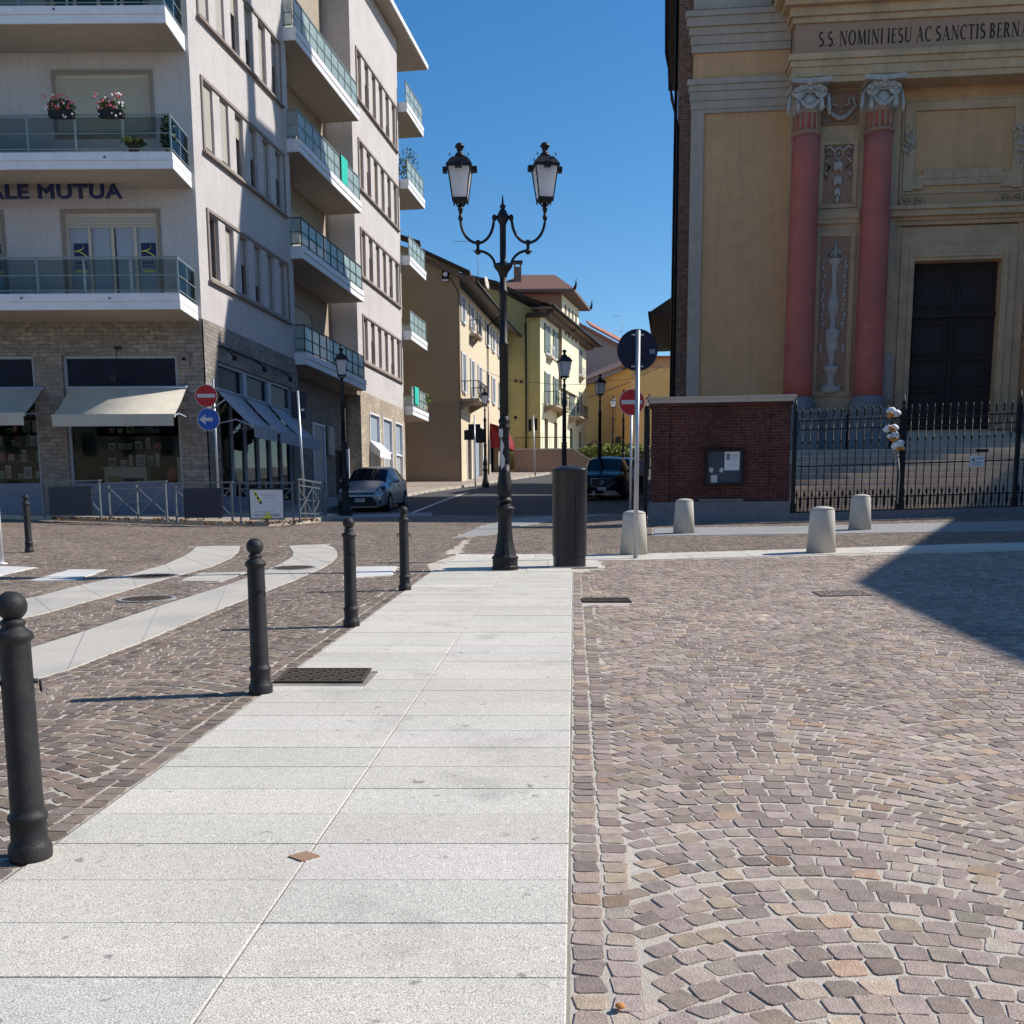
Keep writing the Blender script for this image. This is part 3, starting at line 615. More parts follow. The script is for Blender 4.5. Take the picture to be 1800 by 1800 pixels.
# thin the second pattern where both overlap
B = rows([PC(-PW, 2), PC(-PW, 15.2), (-1.33, 16.4), (-.95, 18.4)], [.062, .172], -1, .104, .102)
ts = []
for tr in (track1, track2):
    q = rows(tr, [.06, .165], 1, .104, .104); q2 = rows(tr, [.06, .165], -1, .104, .104)
    for z in (q, q2):
        inside = np.zeros(len(z), bool)
        for pl in (track1, track2, cross): inside |= inpoly(z[:, 0], z[:, 1], pl)
        ts.append(z[~inside & (z[:, 1] > 2.5)])
B = np.concatenate([B]+ts); B = B[view(B[:, :2])]
P2k, A2k = P2[ok], A2[ok]
d = np.abs((P2k-P0)@PN+PW); keep = ~((d < .22) & (P2k[:, 1] < 15.2)); P2k, A2k = P2k[keep], A2k[keep]
stones('road_cobblestones', np.concatenate([P2k, B[:, :2], XP[0]]), np.concatenate([A2k[:, 2]-PA, B[:, 2], Xa[0]]), np.concatenate([A2k[:, 3], B[:, 3], X[0][:, 3]]), np.concatenate([A2k[:, 4], B[:, 4], X[0][:, 4]]), palL, mcob, 1.12)
# ---------------------------------------------------------------- granite slabs
def slabs(name, quads, base, mats, top=.016, gap=.0024, jit=.034):
    V, fs, col = [], [], []
    for q in quads:
        q = np.array(q); c = q.mean(0); L = [np.linalg.norm(q[1]-q[0]), np.linalg.norm(q[2]-q[1])]
        s1 = 1-2*gap/max(L[0], .05); s2 = 1-2*gap/max(L[1], .05); ex, ey = (q[1]-q[0])/2, (q[3]-q[0])/2
        k = base*(1+random.gauss(0, jit*.9))*np.array([1+random.gauss(0, .006), 1, 1-random.gauss(0, .012)]); o = len(V); tz = random.gauss(0, .0008)
        for inset, z in ((1, -.02), (1, top-.003), (.992, top)):
            qq = c+(q-c)*np.array([1, 1])*min(s1, s2)**0*inset
            # shrink each side by the joint width
            cen = c; qq = np.array([cen+(p-cen)*inset-np.sign(((p-cen)@ex))*ex/np.linalg.norm(ex)*gap-np.sign(((p-cen)@ey))*ey/np.linalg.norm(ey)*gap for p in q])
            for p in qq: V.append((p[0], p[1], gzf(p[0], p[1])+z+tz)); col.append((*k, 1))
        for l in (0, 4): fs += [(o+l+i, o+l+(i+1) % 4, o+l+4+(i+1) % 4, o+l+4+i) for i in range(4)]
        fs.append((o+8, o+9, o+10, o+11))
    b = MB(); b.v = V; b.f = fs; b.m = [0]*len(fs); b.s = [False]*len(fs); o = b.build(name, mats, recalc=False)
    at = o.data.color_attributes.new('tone', 'FLOAT_COLOR', 'POINT'); at.data.foreach_set('color', np.array(col, np.float32).ravel())
    return tag(o, kind='structure')
mgr = stonemat('bush_hammered_granite', 'tone', .50, 210, .88, .3, 200, .05, .04, True)
mgd = stonemat('worn_granite', 'tone', .22, 120, .85, .3, 140, .14)
sj = [1.76, 2.13, 2.52, 2.894, 3.268, 3.634, 4.009]; s = 4.009
while s < 14.9: s += .365; sj.append(s)
sj[-1] = 15.2
grate = [(-1.69, 7.19), (-1.06, 7.19), (-1.06, 7.68), (-1.69, 7.68)]
qs = []; HW = (lambda a, b, c, d: [PC(a, c), PC(b, c), PC(b, d), PC(a, d)])
gA = [((np.array(g)-P0)@PN, (np.array(g)-P0)@PD) for g in grate]; gc0, gc1 = min(p[0] for p in gA), max(p[0] for p in gA); gs0, gs1 = min(p[1] for p in gA), max(p[1] for p in gA)
for i in range(len(sj)-1):
    # skew the joints so that they run straight across
    a, c = sj[i], sj[i+1]
    for c0, c1 in ((-PW, -1.03), (-1.03, -.005)):
        if c0 == -PW and a < gs1 and c > gs0:
            lo, hi = max(a, gs0), min(c, gs1)
            qs.append(HW(gc1+.03, c1, a, c))
            if c0 < gc0-.05 and False: qs.append(HW(c0, gc0-.03, a, c))
            if lo-a > .05: qs.append(HW(c0, gc1+.03, a, lo-.0))
            if c-hi > .05: qs.append(HW(c0, gc1+.03, hi, c))
        else: qs.append(HW(c0, c1, a, c))
# the joints are parallel to the camera's x: shear quads in world
def shear(q): return [(x, y+(x-(P0[0]+PD[0]*y))*math.tan(PA)*0.97) for x, y in q]
slabs('granite_path', [shear(q) for q in qs], np.array([.55, .512, .452]), mgr)
b = MB(); slab_poly(b, [PC(-PW-.005, 1.7), PC(.004, 1.7), PC(.004, 15.2), PC(-PW-.005, 15.2)], .0085, .03, .5)
tag(b.build('path_joint_bed', 'jointw'), kind='structure')
def strips(poly, w, length, ax):      # cut polygon in rows: returns quads inside bbox of axis-aligned strips
    xs = [p[0] for p in poly]; ys = [p[1] for p in poly]; out = []
    return out
qs = []
for j, y in enumerate((15.2, 15.75, 16.25, 16.75)):
    y1 = (15.75, 16.25, 16.75, 17.14)[j]
    xl = -1.16-.0*(y-15.2) if j == 0 else (-1.14, -1.12, -1.08, -1.03)[j]
    xe = .92 if j == 0 else 1.42
    nq = 3; 
    for i in range(nq): qs.append([(xl+(xe-xl)*i/nq, y), (xl+(xe-xl)*(i+1)/nq, y), (xl+(xe-xl)*(i+1)/nq, y1), (xl+(xe-xl)*i/nq, y1)])
for k in range(17):
    x = -.98+k*1.0
    for y, y1 in ((17.14, 17.72), (17.72, 18.3)):
        o = .4 if y > 17.5 else 0; qs.append([(x+o*(k > 0), y), (x+1+o, y), (x+1+o, y1), (x+o*(k > 0), y1)])
slabs('granite_crossing_strip', qs, np.array([.55, .512, .452]), mgr)
for nm, pl in (('granite_track', track1), ('granite_track', track2), ('granite_track_link', cross)):
    b = MB(); slab_poly(b, pl, .017, .04, 1.0); tag(b.build(nm, 'granite_t'), kind='structure')
for pl in (mark1, mark2, mark3):
    b = MB(); slab_poly(b, pl, .0185, .04, 1.0); tag(b.build('white_marble_road_marking', 'marble'), kind='structure')
b = MB(); slab_poly(b, side_strip, .017, .04, 1.0); tag(b.build('church_pavement_strip', 'granite_g'), kind='structure')
b = MB(); slab_poly(b, wedge, .020, .04, 1.0); tag(b.build('granite_gutter', 'granite_g'), kind='structure')
b = MB(); slab_poly(b, [G2(*p) for p in [(572,913),(700,909),(760,908),(760,902),(700,903),(580,906)]], .022, .04, 1.0); tag(b.build('granite_threshold', 'granite_g'), kind='structure')
# joints cut across tracks
b = MB()
for pl in (track1, track2):
    n = len(pl); h = n//2
    for i in range(1, h-1):
        a, c = pl[i], pl[n-1-i] if n-1-i > i+1 else None
        if c is None or math.hypot(a[0]-c[0], a[1]-c[1]) > 2.6: continue
        b.bar((*a, gzf(*a)+.0172), (*c, gzf(*c)+.0172), .007, .003)
if b.v: tag(b.build('track_joints', 'granite_g'), kind='structure')
# white lane line
b = MB(); pts = [G(*p) for p in [(715,905.5),(740,896),(770,884),(800,873),(822,866)]]
for a, c in zip(pts, pts[1:]): b.hexa([(a[0]-.07,a[1],a[2]+.005),(a[0]+.07,a[1],a[2]+.005),(c[0]+.07,c[1],c[2]+.005),(c[0]-.07,c[1],c[2]+.005)]+[(p[0]+s_,p[1],p[2]+.013) for p, s_ in ((a,-.07),(a,.07),(c,.07),(c,-.07))])
tag(b.build('white_lane_line', 'signwhite'), kind='structure')
# diamond inlay, covers and drains
def cover_rect(name, pl, label, cat, m='rust', cells=(14, 9)):
    t = thing(name, label, cat, (*pl[0], gzf(*pl[0]))); o = np.array([*pl[0], gzf(*pl[0])])
    xs = [p[0] for p in pl]; ys = [p[1] for p in pl]; b = MB(); x0, x1, y0, y1 = min(xs), max(xs), min(ys), max(ys)
    w = .022
    def bx(a, c, d, e, z): b.hexa([(p[0]-o[0], p[1]-o[1], gzf(*p)-o[2]+zz) for zz in (-.01, z) for p in ((a,d),(c,d),(c,e),(a,e))])
    bx(x0, x0+w, y0, y1, .026); bx(x1-w, x1, y0, y1, .026); bx(x0+w, x1-w, y0, y0+w, .026); bx(x0+w, x1-w, y1-w, y1, .026)
    b.build('frame', m, t); b = MB(); bx(x0+w, x1-w, y0+w, y1-w, .0175); nx, ny = cells
    for i in range(nx):
        for j in range(ny):
            px = x0+w+(x1-x0-2*w)*(i+.5)/nx; py = y0+w+(y1-y0-2*w)*(j+.5)/ny; s1, s2 = (x1-x0)/nx*.30, (y1-y0)/ny*.30
            if (i*7+j*3) % 5: bx(px-s1, px+s1, py-s2, py+s2, .0245)
    b.build('plate', m, t); return t
cover_rect('manhole_cover', grate, 'rusty rectangular cast iron cover let into the pale granite path by a bollard', 'manhole cover')
cover_rect('drain_grate', [(.82, 11.66), (1.37, 11.66), (1.37, 12.0), (.82, 12.0)], 'narrow dark iron drain grate in the cobbles beside the right edge of the granite path', 'drain grate', cells=(16, 3))
cover_rect('cobbled_hatch', [(3.62, 11.95), (4.2, 11.95), (4.2, 12.35), (3.62, 12.35)], 'thin square inspection hatch frame in the cobbles next to the tip of the big shadow', 'inspection hatch', m='trim', cells=(8, 5))
def cover_round(px, r, label):
    x, y = px; t = thing('round_manhole_cover', label, 'manhole cover', (x, y, gzf(x, y)), 0, 'round manhole covers in the roadway')
    b = MB(); b.lathe([(r, 0), (r, .024), (r-.04, .024), (r-.045, .018)], n=28, sm=False); o = b.build('rim', 'granite_g', t)
    b = MB(); b.lathe([(r-.05, 0), (r-.05, .021), (.001, .021)], n=28, sm=False)
    for i in range(-5, 6):
        for j in range(-5, 6):
            if math.hypot(i, j)*.085 < r-.11: b.box(i*.085-.025, i*.085+.025, j*.085-.025, j*.085+.025, .021, .028)
    b.build('plate', 'rust', t)
    for c in kids(t): c.rotation_euler = (math.atan(S_), 0, 0)
cover_round(G2(268, 1015), .36, 'round iron manhole cover at the edge of the far curved granite track')
cover_round(G2(515, 1000), .36, 'round iron manhole cover in the near granite track close to its rounded end')
cover_round(G2(258, 1055), .33, 'round iron manhole cover in the cobbles between the two granite tracks')
x, y = G2(535, 1513); b = MB(); b.prismz([(-.062, 0), (0, -.05), (.062, 0), (0, .05)], -.02, .0215)
o = b.build('diamond_inlay', 'mauve', None, (x, y, gzf(x, y))); tag(o, 'small reddish diamond stone set in the middle joint of the pale path', 'inlay stone')
o.rotation_euler = (math.atan(S_), 0, 0)
x, y = G2(1090, 1783); b = MB(); b.ball((0, 0, .014), .014, sz=.6); o = b.build('dropped_chestnut', 'bread', None, (x, y, gzf(x, y)+.012)); tag(o, 'tiny orange brown nut lying between cobbles near the bottom of the square', 'nut')
x, y = G2(504, 1057); b = MB(); b.prismz([(-.05,-.03),(.05,-.025),(.045,.03),(-.04,.025)], 0, .004); o = b.build('paper_scrap', 'paper', None, (x, y, gzf(x, y)+.016))
tag(o, 'small white scrap of paper lying on the road cobbles left of the bollards', 'paper')
# ================================================================ CORNER APARTMENT BLOCK
C0 = np.array([-8.92, 30.89]); SA = math.atan(290/1800); SD = np.array([math.sin(SA), math.cos(SA)]); SN = np.array([SD[1], -SD[0]])
ZB = 1.95                                     # base level
blk = thing('apartment_building', 'tall pale apartment building on the left corner with white balconies and stone clad shops below', 'building', (C0[0], C0[1], 0))
FRM = frame((0, 0), (-1, 0), (0, -1)); FRX = frame((0, 0), (1, 0), (0, -1)); STR = frame((0, 0), SD, SN)
ZS = 7.6; ZT = 24.75
def fwin(x0, x1, z0, z1): return (x0, x1, z0, z1)
# --- front wall (x = distance left of the corner)
fl = [8.1, 11.75, 15.35, 18.95]
front_ops = []
for a0, a1 in ((1.16, 3.78), (5.62, 8.2), (10.4, 13)):
    front_ops += [(a0, a1, 8.0, 10.5), (a0, a1, 12.6, 14.18), (a0, a1, 15.3, 17.8), (a0, a1, 19.8, 21.4)]
b = MB(FRM); wallgrid(b, 0, 16, ZS+.0, ZT, front_ops, .16)
b.build('front_wall', 'plaster', blk)
shop_ops = [(.77, 4.12, 1.55, 6.6), (4.95, 8.1, 1.55, 6.6), (9.2, 12.6, 1.55, 6.6)]
b = MB(FRM); wallgrid(b, 0, 16, 1.2, ZS, shop_ops, .35, y=.04); b.box(0, 16, -.3, .0, ZS-.02, ZS-.002)
b.build('stone_cladding', 'stone', blk)
def window_unit(parent, Mx, x0, x1, z0, z1, y, leaves=4, frame_m='white', shutter=0.0, shutter_m='shutter', w=.06, surround=None, curtains=False, glass='glass'):
    wl = MB(Mx); rim(wl, x0, x1, z0, z1, y-.02, y+.05, w)
    n = leaves; top = z1-w
    if shutter > 0: top = z1-w-(z1-z0-2*w)*shutter
    for i in range(1, n): x = x0+(x1-x0)*i/n; wl.box(x-w*.7, x+w*.7, y-.02, y+.06, z0+w, top)
    fo = wl.build('window', frame_m, parent)
    g = MB(Mx); g.box(x0+.02, x1-.02, y-.05, y-.022, z0+.02, z1-.02); g.build('pane', glass, fo)
    if shutter > 0:
        s = MB(Mx); s.box(x0+w, x1-w, y-.01, y+.035, top, z1-w); s.build('roller_shutter', shutter_m, fo)
    if curtains:
        s = MB(Mx); s.box(x0+w, x0+(x1-x0)*.24, y-.021, y-.012, z0+w, top); s.box(x0+(x1-x0)*.27, x0+(x1-x0)*.47, y-.021, y-.012, z0+w, top)
        s.box(x0+(x1-x0)*.53, x0+(x1-x0)*.73, y-.021, y-.012, z0+w, top); s.box(x0+(x1-x0)*.76, x1-w, y-.021, y-.012, z0+w, top); s.build('curtain', 'greyf', fo)
    if surround:
        s = MB(Mx); rim(s, x0-.11, x1+.11, z0-.11 if z0 > 9 else z0-.0, z1+.11, .002, .03, .11); s.build('window_surround', surround, parent)
    return fo
for i, (a0, a1) in enumerate(((1.16, 3.78), (5.62, 8.2), (10.4, 13))):
    window_unit(blk, FRM, a0, a1, 8.0, 10.5, -.12, 4, 'creamg', .13, 'blind', surround='trim', curtains=True)
    window_unit(blk, FRM, a0, a1, 12.6, 14.18, -.12, 3, 'creamg', .98, 'shutter', surround='trim')
    window_unit(blk, FRM, a0, a1, 15.3, 17.8, -.12, 4, 'creamg', .4, 'shutter', surround='trim')
    window_unit(blk, FRM, a0, a1, 19.8, 21.4, -.12, 3, 'creamg', .98, 'shutter', surround='trim')
# --- front balconies
def balcony(name, Mx, x0, x1, z, dep, h, parent, posts, end0=True, end1=True, glassm='frost', railm='rail', y0=0.0, railh=.98, edge='white'):
    """slab with a low step in its edge, railing of posts and rails with glass behind"""
    b = MB(Mx); b.box(x0, x1, y0, dep, z, z+h*.48); b.box(x0-.0, x1+.0, y0, dep+.025, z+h*.52, z+h); b.box(x0+.01, x1-.01, y0, dep-.012, z+h*.48, z+h*.52)
    sl = b.build(name, edge, parent)
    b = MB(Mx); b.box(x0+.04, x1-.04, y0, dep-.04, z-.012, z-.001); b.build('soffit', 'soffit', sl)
    zt = z+h; r = MB(Mx); yb = dep-.06
    L = x1-x0; n = max(2, posts)
    for k in range(n+1):
        x = x0+.05+(L-.1)*k/n; r.box(x-.02, x+.02, yb-.02, yb+.02, zt, zt+railh-.04)
    r.box(x0+.03, x1-.03, yb-.028, yb+.028, zt+railh-.04, zt+railh)
    for q in (.10, railh*.5): r.box(x0+.05, x1-.05, yb+.021, yb+.036, zt+q-.012, zt+q+.012)
    for e, x in ((end0, x0+.05), (end1, x1-.05)):
        if e:
            r.box(x-.018, x+.018, y0+.02, yb-.021, zt+railh-.045, zt+railh-.005)
            m = max(1, int((yb-y0)/.6))
            for k in range(m): y = y0+.05+(yb-y0-.1)*k/m; r.box(x-.015, x+.015, y-.015, y+.015, zt, zt+railh-.046)
            for q in (.10, railh*.5): r.box(x-.03, x-.0155, y0+.04, yb-.022, zt+q-.012, zt+q+.012)
    ro = r.build('railing', railm, sl)
    for k in range(n):
        xa = x0+.05+(L-.1)*k/n+.035; xb = x0+.05+(L-.1)*(k+1)/n-.035
        g = MB(Mx); g.box(xa, xb, yb-.008, yb+.0, zt+.06, zt+railh-.07); g.build('glass_panel', glassm, sl)
    for e, x in ((end0, x0+.05), (end1, x1-.05)):
        if e: g = MB(Mx); g.box(x-.004, x+.004, y0+.08, yb-.05, zt+.06, zt+railh-.08); g.build('glass_panel', glassm, sl)
    return sl
MT['dglass'] = glassmat('dark_balcony_glass', (.62, .66, .65), -.005, .06, 1.22)
for i, z in enumerate((7.53, 11.15, 14.76, 18.4)):
    balcony('balcony', FRM, .09, 15.5, z, 1.65, .41, blk, 12, True, True, 'dglass' if i != 0 else 'dglass', 'rail')
# --- street side wall, two blocks of narrow windows around a recessed part
def strip_ops(t0, t1, z0, z1, n=6, w=.60):
    out = []; step = (t1-t0-w)/(n-1)
    for i in range(n): x = t0+i*step; out.append((x, x+w, z0, z1))
    return out
rowsz = [(8.93, 10.7), (12.5, 14.3), (16.1, 17.9), (19.7, 21.5)]
for t0, t1, a, c in ((0, 7.55, .82, 6.8), (15.0, 22.4, 15.9, 21.9)):
    ops = []
    for z0, z1 in rowsz: ops += strip_ops(a, c, z0, z1)
    b = MB(STR); wallgrid(b, t0, t1, ZS if t0 == 0 else 7.5, ZT, ops, .22)
    b.quad((t1 if t0 == 0 else t0, 0, 7.5), (t1 if t0 == 0 else t0, -1.15, 7.5), (t1 if t0 == 0 else t0, -1.15, ZT), (t1 if t0 == 0 else t0, 0, ZT))
    if t0 > 0: b.quad((t1, 0, 7.5), (t1, -1.15, 7.5), (t1, -1.15, ZT), (t1, 0, ZT))
    b.build('side_wall', 'plaster', blk)
    for z0, z1 in rowsz:
        s = MB(STR); rim(s, a-.20, c+.20, z0-.13, z1+.12, .003, .05, .085); s.box(a-.26, c+.26, .003, .12, z0-.19, z0-.132); s.build('window_band_frame', 'trim', blk)
        for k, o in enumerate(strip_ops(a, c, z0, z1)):
            kind = random.random()
            fo = MB(STR); rim(fo, o[0]+.005, o[1]-.005, z0+.005, z1-.005, -.17, -.10, .055); w = fo.build('window', 'mauve' if t0 > 0 else 'trim', blk)
            g = MB(STR); g.box(o[0]+.02, o[1]-.02, -.20, -.175, z0+.02, z1-.02); g.build('pane', 'glass', w)
            sh = (.98, .98, .35, .5, .98, .45)[k] if t0 == 0 else (0.98, .4, .98, .98, .7, .98)[k]
            if z0 > 12 and t0 == 0 and k < 2: sh = .98
            if z0 < 9 and t0 == 0: sh = (.0, .98, .45, .7, .98, .98)[k]
            if sh:
                g = MB(STR); zt = z1-.06; zb = zt-(z1-z0-.12)*sh
                if z0 > 12 and t0 == 0 and k < 2:   # half-open louvred panels pushed out into the light
                    g.box(o[0]+.06, o[1]-.06, -.165, -.06, zb, zt); g.build('louvre', 'blind', w)
                else: g.box(o[0]+.06, o[1]-.06, -.168, -.12, zb, zt); g.build('louvre', 'blind', w)
# recess back wall, ends
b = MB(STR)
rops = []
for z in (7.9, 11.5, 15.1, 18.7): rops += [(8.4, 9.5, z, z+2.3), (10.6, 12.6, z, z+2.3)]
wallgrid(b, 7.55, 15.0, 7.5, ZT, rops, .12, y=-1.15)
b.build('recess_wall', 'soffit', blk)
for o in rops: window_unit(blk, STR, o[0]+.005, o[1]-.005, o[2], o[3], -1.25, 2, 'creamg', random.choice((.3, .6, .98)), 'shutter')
eops = [(23.2, 24.4, z, z+2.3) for z in (7.9, 11.5, 15.1, 18.7)]
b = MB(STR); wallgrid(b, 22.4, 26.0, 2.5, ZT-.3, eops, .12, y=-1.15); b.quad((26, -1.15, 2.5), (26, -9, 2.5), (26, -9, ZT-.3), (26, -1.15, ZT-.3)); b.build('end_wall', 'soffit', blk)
for o in eops: window_unit(blk, STR, o[0]+.005, o[1]-.005, o[2], o[3], -1.25, 2, 'creamg', .5, 'shutter')
for i, z in enumerate((7.42, 11.05, 14.6, 18.2)):
    balcony('balcony', STR, 7.35, 14.55, z, .45, .42, blk, 9, True, True, 'frost', 'rail' if i > 1 else 'raild', y0=-1.14)
for i, z in enumerate((7.25, 10.9, 14.45, 18.0, 21.5)[:5]):
    balcony('balcony', STR, 21.45 if i > 9 else 22.42, 25.75, z, .45, .42, blk, 4, False, True, 'frost', 'rail', y0=-1.14)
b = MB(STR)
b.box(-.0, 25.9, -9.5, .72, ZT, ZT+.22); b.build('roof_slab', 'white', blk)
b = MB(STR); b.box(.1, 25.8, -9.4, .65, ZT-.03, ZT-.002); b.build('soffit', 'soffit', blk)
b = MB(FRM); b.box(0, 16, -1, .6, ZT+.002, ZT+.2); b.build('roof_slab', 'white', blk)
# --- ground floor of the street side
gops = [(.86, 6.9, 1.7, 6.55)]
b = MB(STR); wallgrid(b, 0, 7.55, 1.2, ZS, gops, .3, y=.03); b.quad((7.55, .03, 1.2), (7.55, -.6, 1.2), (7.55, -.6, ZS), (7.55, .03, ZS)); b.build('stone_cladding', 'stone', blk)
b = MB(STR); wallgrid(b, 7.55, 15.05, 1.5, 7.5, [(10.6, 12.0, 2.0, 5.75), (13.3, 14.2, 2.0, 4.9)], .2, y=-.6); b.build('passage_wall', 'stone', blk)
b = MB(STR); b.box(7.55, 15.05, -1.6, -.0, 7.3, 7.5); b.build('soffit', 'soffit', blk)
MT['stonel'] = brickmat('pale_cladding', (.50, .42, .32), (.38, .31, .24), (.25, .21, .17), .34, .115, .006, warp=.09, stain=(.30, .25, .20))
b = MB(STR); wallgrid(b, 15.05, 22.4, 2.0, 7.5, [(16.3, 17.9, 2.4, 6.75), (18.4, 20.0, 2.55, 6.75), (20.5, 21.9, 2.7, 6.75)], .3, y=.03)
b.quad((15.05, .03, 2.0), (15.05, -1.6, 2.0), (15.05, -1.6, 7.5), (15.05, .03, 7.5)); b.quad((22.4, .03, 2.0), (22.4, -1.2, 2.0), (22.4, -1.2, 7.5), (22.4, .03, 7.5)); b.build('stone_cladding', 'stonel', blk)
for t0, t1, z0 in ((16.3, 17.9, 2.4), (18.4, 20.0, 2.55), (20.5, 21.9, 2.7)):
    b = MB(STR); rim(b, t0, t1, z0, 6.74, -.12, .06, .07); b.box(t0+.07, t1-.07, -.12, .02, 5.15, 5.22); d = b.build('garage_door', 'white', blk)
    b = MB(STR); b.box(t0+.07, t1-.07, -.11, -.07, z0+.9, 5.15); b.build('rolling_grille', 'grille', d)
    b = MB(STR); b.box(t0+.07, t1-.07, -.11, -.05, z0+.07, z0+.89); b.build('lower_panel', 'blind', d)
    b = MB(STR); b.box(t0+.07, t1-.07, -.11, -.06, 5.23, 6.66); b.build('fanlight', 'greyf', d)
b = MB(STR); b.hexa([(16.25,.04,5.0),(18.0,.04,5.0),(18.0,.5,4.75),(16.25,.5,4.75),(16.25,.04,5.5),(18.0,.04,5.5),(18.0,.5,5.05),(16.25,.5,5.05)]); b.build('awning_box', 'white', blk)
# shop in the recess: white door grille
b = MB(STR); rim(b, 10.6, 12.0, 2.0, 5.75, -.66, -.55, .1); d = b.build('shop_door', 'white', blk)
b = MB(STR); b.box(10.7, 11.9, -.64, -.6, 3.4, 5.65); b.build('rolling_grille', 'grille', d); b = MB(STR); b.box(10.7, 11.9, -.64, -.58, 2.1, 3.4); b.build('lower_panel', 'blind', d)
b = MB(STR); b.box(12.25, 12.85, -.55, -.45, 4.6, 5.75); b.build('wall_sign', 'creamg', blk)
b = MB(STR); rim(b, 13.3, 14.2, 2.0, 4.9, -.7, -.6, .08); b.box(13.38, 14.12, -.7, -.66, 2.08, 4.82); b.build('entrance_door', 'wood', blk)
b = MB(STR); b.box(14.5, 14.62, -.55, -.4, 2.2, 5.0); b.build('white_post', 'white', blk)
# --- shop fronts
def shopfront(Mx, x0, x1, z0, z1, y, nl, zsill, ztr):
    b = MB(Mx); rim(b, x0, x1, z0, z1, y-.03, y+.06, .09); b.box(x0+.09, x1-.09, y-.03, y+.07, ztr, ztr+.08)
    for i in range(1, nl): x = x0+(x1-x0)*i/nl; b.box(x-.035, x+.035, y-.03, y+.065, zsill, ztr)
    s = b.build('shop_window', 'greyf', blk)
    g = MB(Mx); g.box(x0+.09, x1-.09, y-.03, y-.015, ztr+.08, z1-.09); g.build('transom_pane', 'tint', s)
    g = MB(Mx); g.box(x0+.09, x1-.09, y-.022, y-.014, zsill, ztr); g.build('pane', 'clear', s)
    g = MB(Mx); g.box(x0+.09, x1-.09, y-.04, y+.04, z0+.09, zsill); g.build('lower_panel', 'grey', s)
    return s
for a0, a1 in ((.77, 4.12), (4.95, 8.1), (9.2, 12.6)):
    shopfront(FRM, a0, a1, 1.55, 6.6, -.12, 1, 2.95, 5.55)
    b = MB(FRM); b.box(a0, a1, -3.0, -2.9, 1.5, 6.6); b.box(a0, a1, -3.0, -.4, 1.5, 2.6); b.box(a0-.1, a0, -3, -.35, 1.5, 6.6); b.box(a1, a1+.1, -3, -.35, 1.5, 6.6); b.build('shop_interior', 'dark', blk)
shopfront(STR, .86, 6.9, 1.7, 6.55, -.1, 6, 2.6, 5.55)
b = MB(STR)
for i in (1, 2): x = .86+6.04*i/3; b.box(x-.14, x+.14, -.15, -.0, 5.64, 6.46)
b.build('transom_post', 'greyf', blk)
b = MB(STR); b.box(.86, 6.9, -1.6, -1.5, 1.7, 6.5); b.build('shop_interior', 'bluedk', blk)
b = MB(STR); b.tube([(.9, .08, 7.0), (6.8, .08, 7.0)], .025, 6)
for x in (1.3, 3.6, 5.9): b.tube([(x, .08, 7.0), (x, .35, 6.75)], .02, 6); b.ball((x, .38, 6.70), .10, 8, 6, sy=.8)
b.build('spotlight_bar', 'iron', blk)
b = MB(FRM); b.box(2.35, 2.55, .05, .1, 6.75, 6.82); b.tube([(2.45, .1, 6.78), (2.5, .3, 6.2), (2.52, .35, 5.95)], .012, 6); b.box(2.42, 2.62, .26, .42, 5.8, 5.98); b.build('spotlight', 'iron', blk)
b = MB(FRM); rim(b, .40, .72, 6.2, 6.6, .05, .12, .04); b.box(.44, .68, .05, .09, 6.24, 6.56, 0); b.box(.5, .6, .09, .12, 6.42, 6.5, 1); b.build('wall_box', ['trim', 'iron'], blk)
# --- awnings
def awning(Mx, x0, x1, zt, zb, dep, val, m, arm=True, name='awning'):
    t = MB(Mx); n = 8; y0 = .05
    def pt(x, k, th): return (x, y0+(dep-y0)*k/n, zt+(zb-zt)*(k/n)-.05*math.sin(math.pi*k/n)+th)
    v = [pt(x, k, th) for k in range(n+1) for x in (x0, x1) for th in (0, .012)]
    fs = []
    for k in range(n):
        a = k*4; c = a+4; fs += [(a, a+2, c+2, c), (a+1, c+1, c+3, a+3), (a, c, c+1, a+1), (a+2, a+3, c+3, c+2)]
    t.add(v, fs, 0, True)
    o = t.build(name, m, blk)
    b = MB(Mx); b.box(x0-.03, x1+.03, dep-.03, dep+.05, zb-.04, zb+.05); b.build('front_bar', m, o)
    b = MB(Mx); vs = []; n2 = 14
    for k in range(n2+1):
        x = x0+(x1-x0)*k/n2; wv = .015*math.sin(k*1.9); vs += [(x, dep+.055+wv, zb-.01), (x, dep+.055+wv*2, zb-val)]
    b.add(vs, [(2*k, 2*k+2, 2*k+3, 2*k+1) for k in range(n2)], 0, True); b.build('valance', m, o)
    if arm:
        b = MB(Mx)
        for x in (x0+.05, x1-.05): b.bar((x, .05, zb+.1), (x, dep*.55, (zt+zb)/2-.35), .035); b.bar((x, dep*.55, (zt+zb)/2-.35), (x, dep, zb), .035)
        b.tube([(x0-.05, .10, zt-.02), (x1+.05, .10, zt-.02)], .05, 8); b.build('folding_arm', 'greyf', o)
    return o
awning(FRM, .52, 3.92, 5.68, 4.72, 1.35, .28, 'canvas')
awning(FRM, 4.72, 7.95, 5.68, 4.78, 1.35, .30, 'canvas')
awning(FRM, 9.3, 12.5, 5.68, 4.78, 1.35, .30, 'canvas')
for a0, a1 in ((.60, 2.35), (2.66, 4.30), (4.62, 6.30)): awning(STR, a0, a1, 5.72, 4.60, 1.15, .32, 'canvas_shaded')
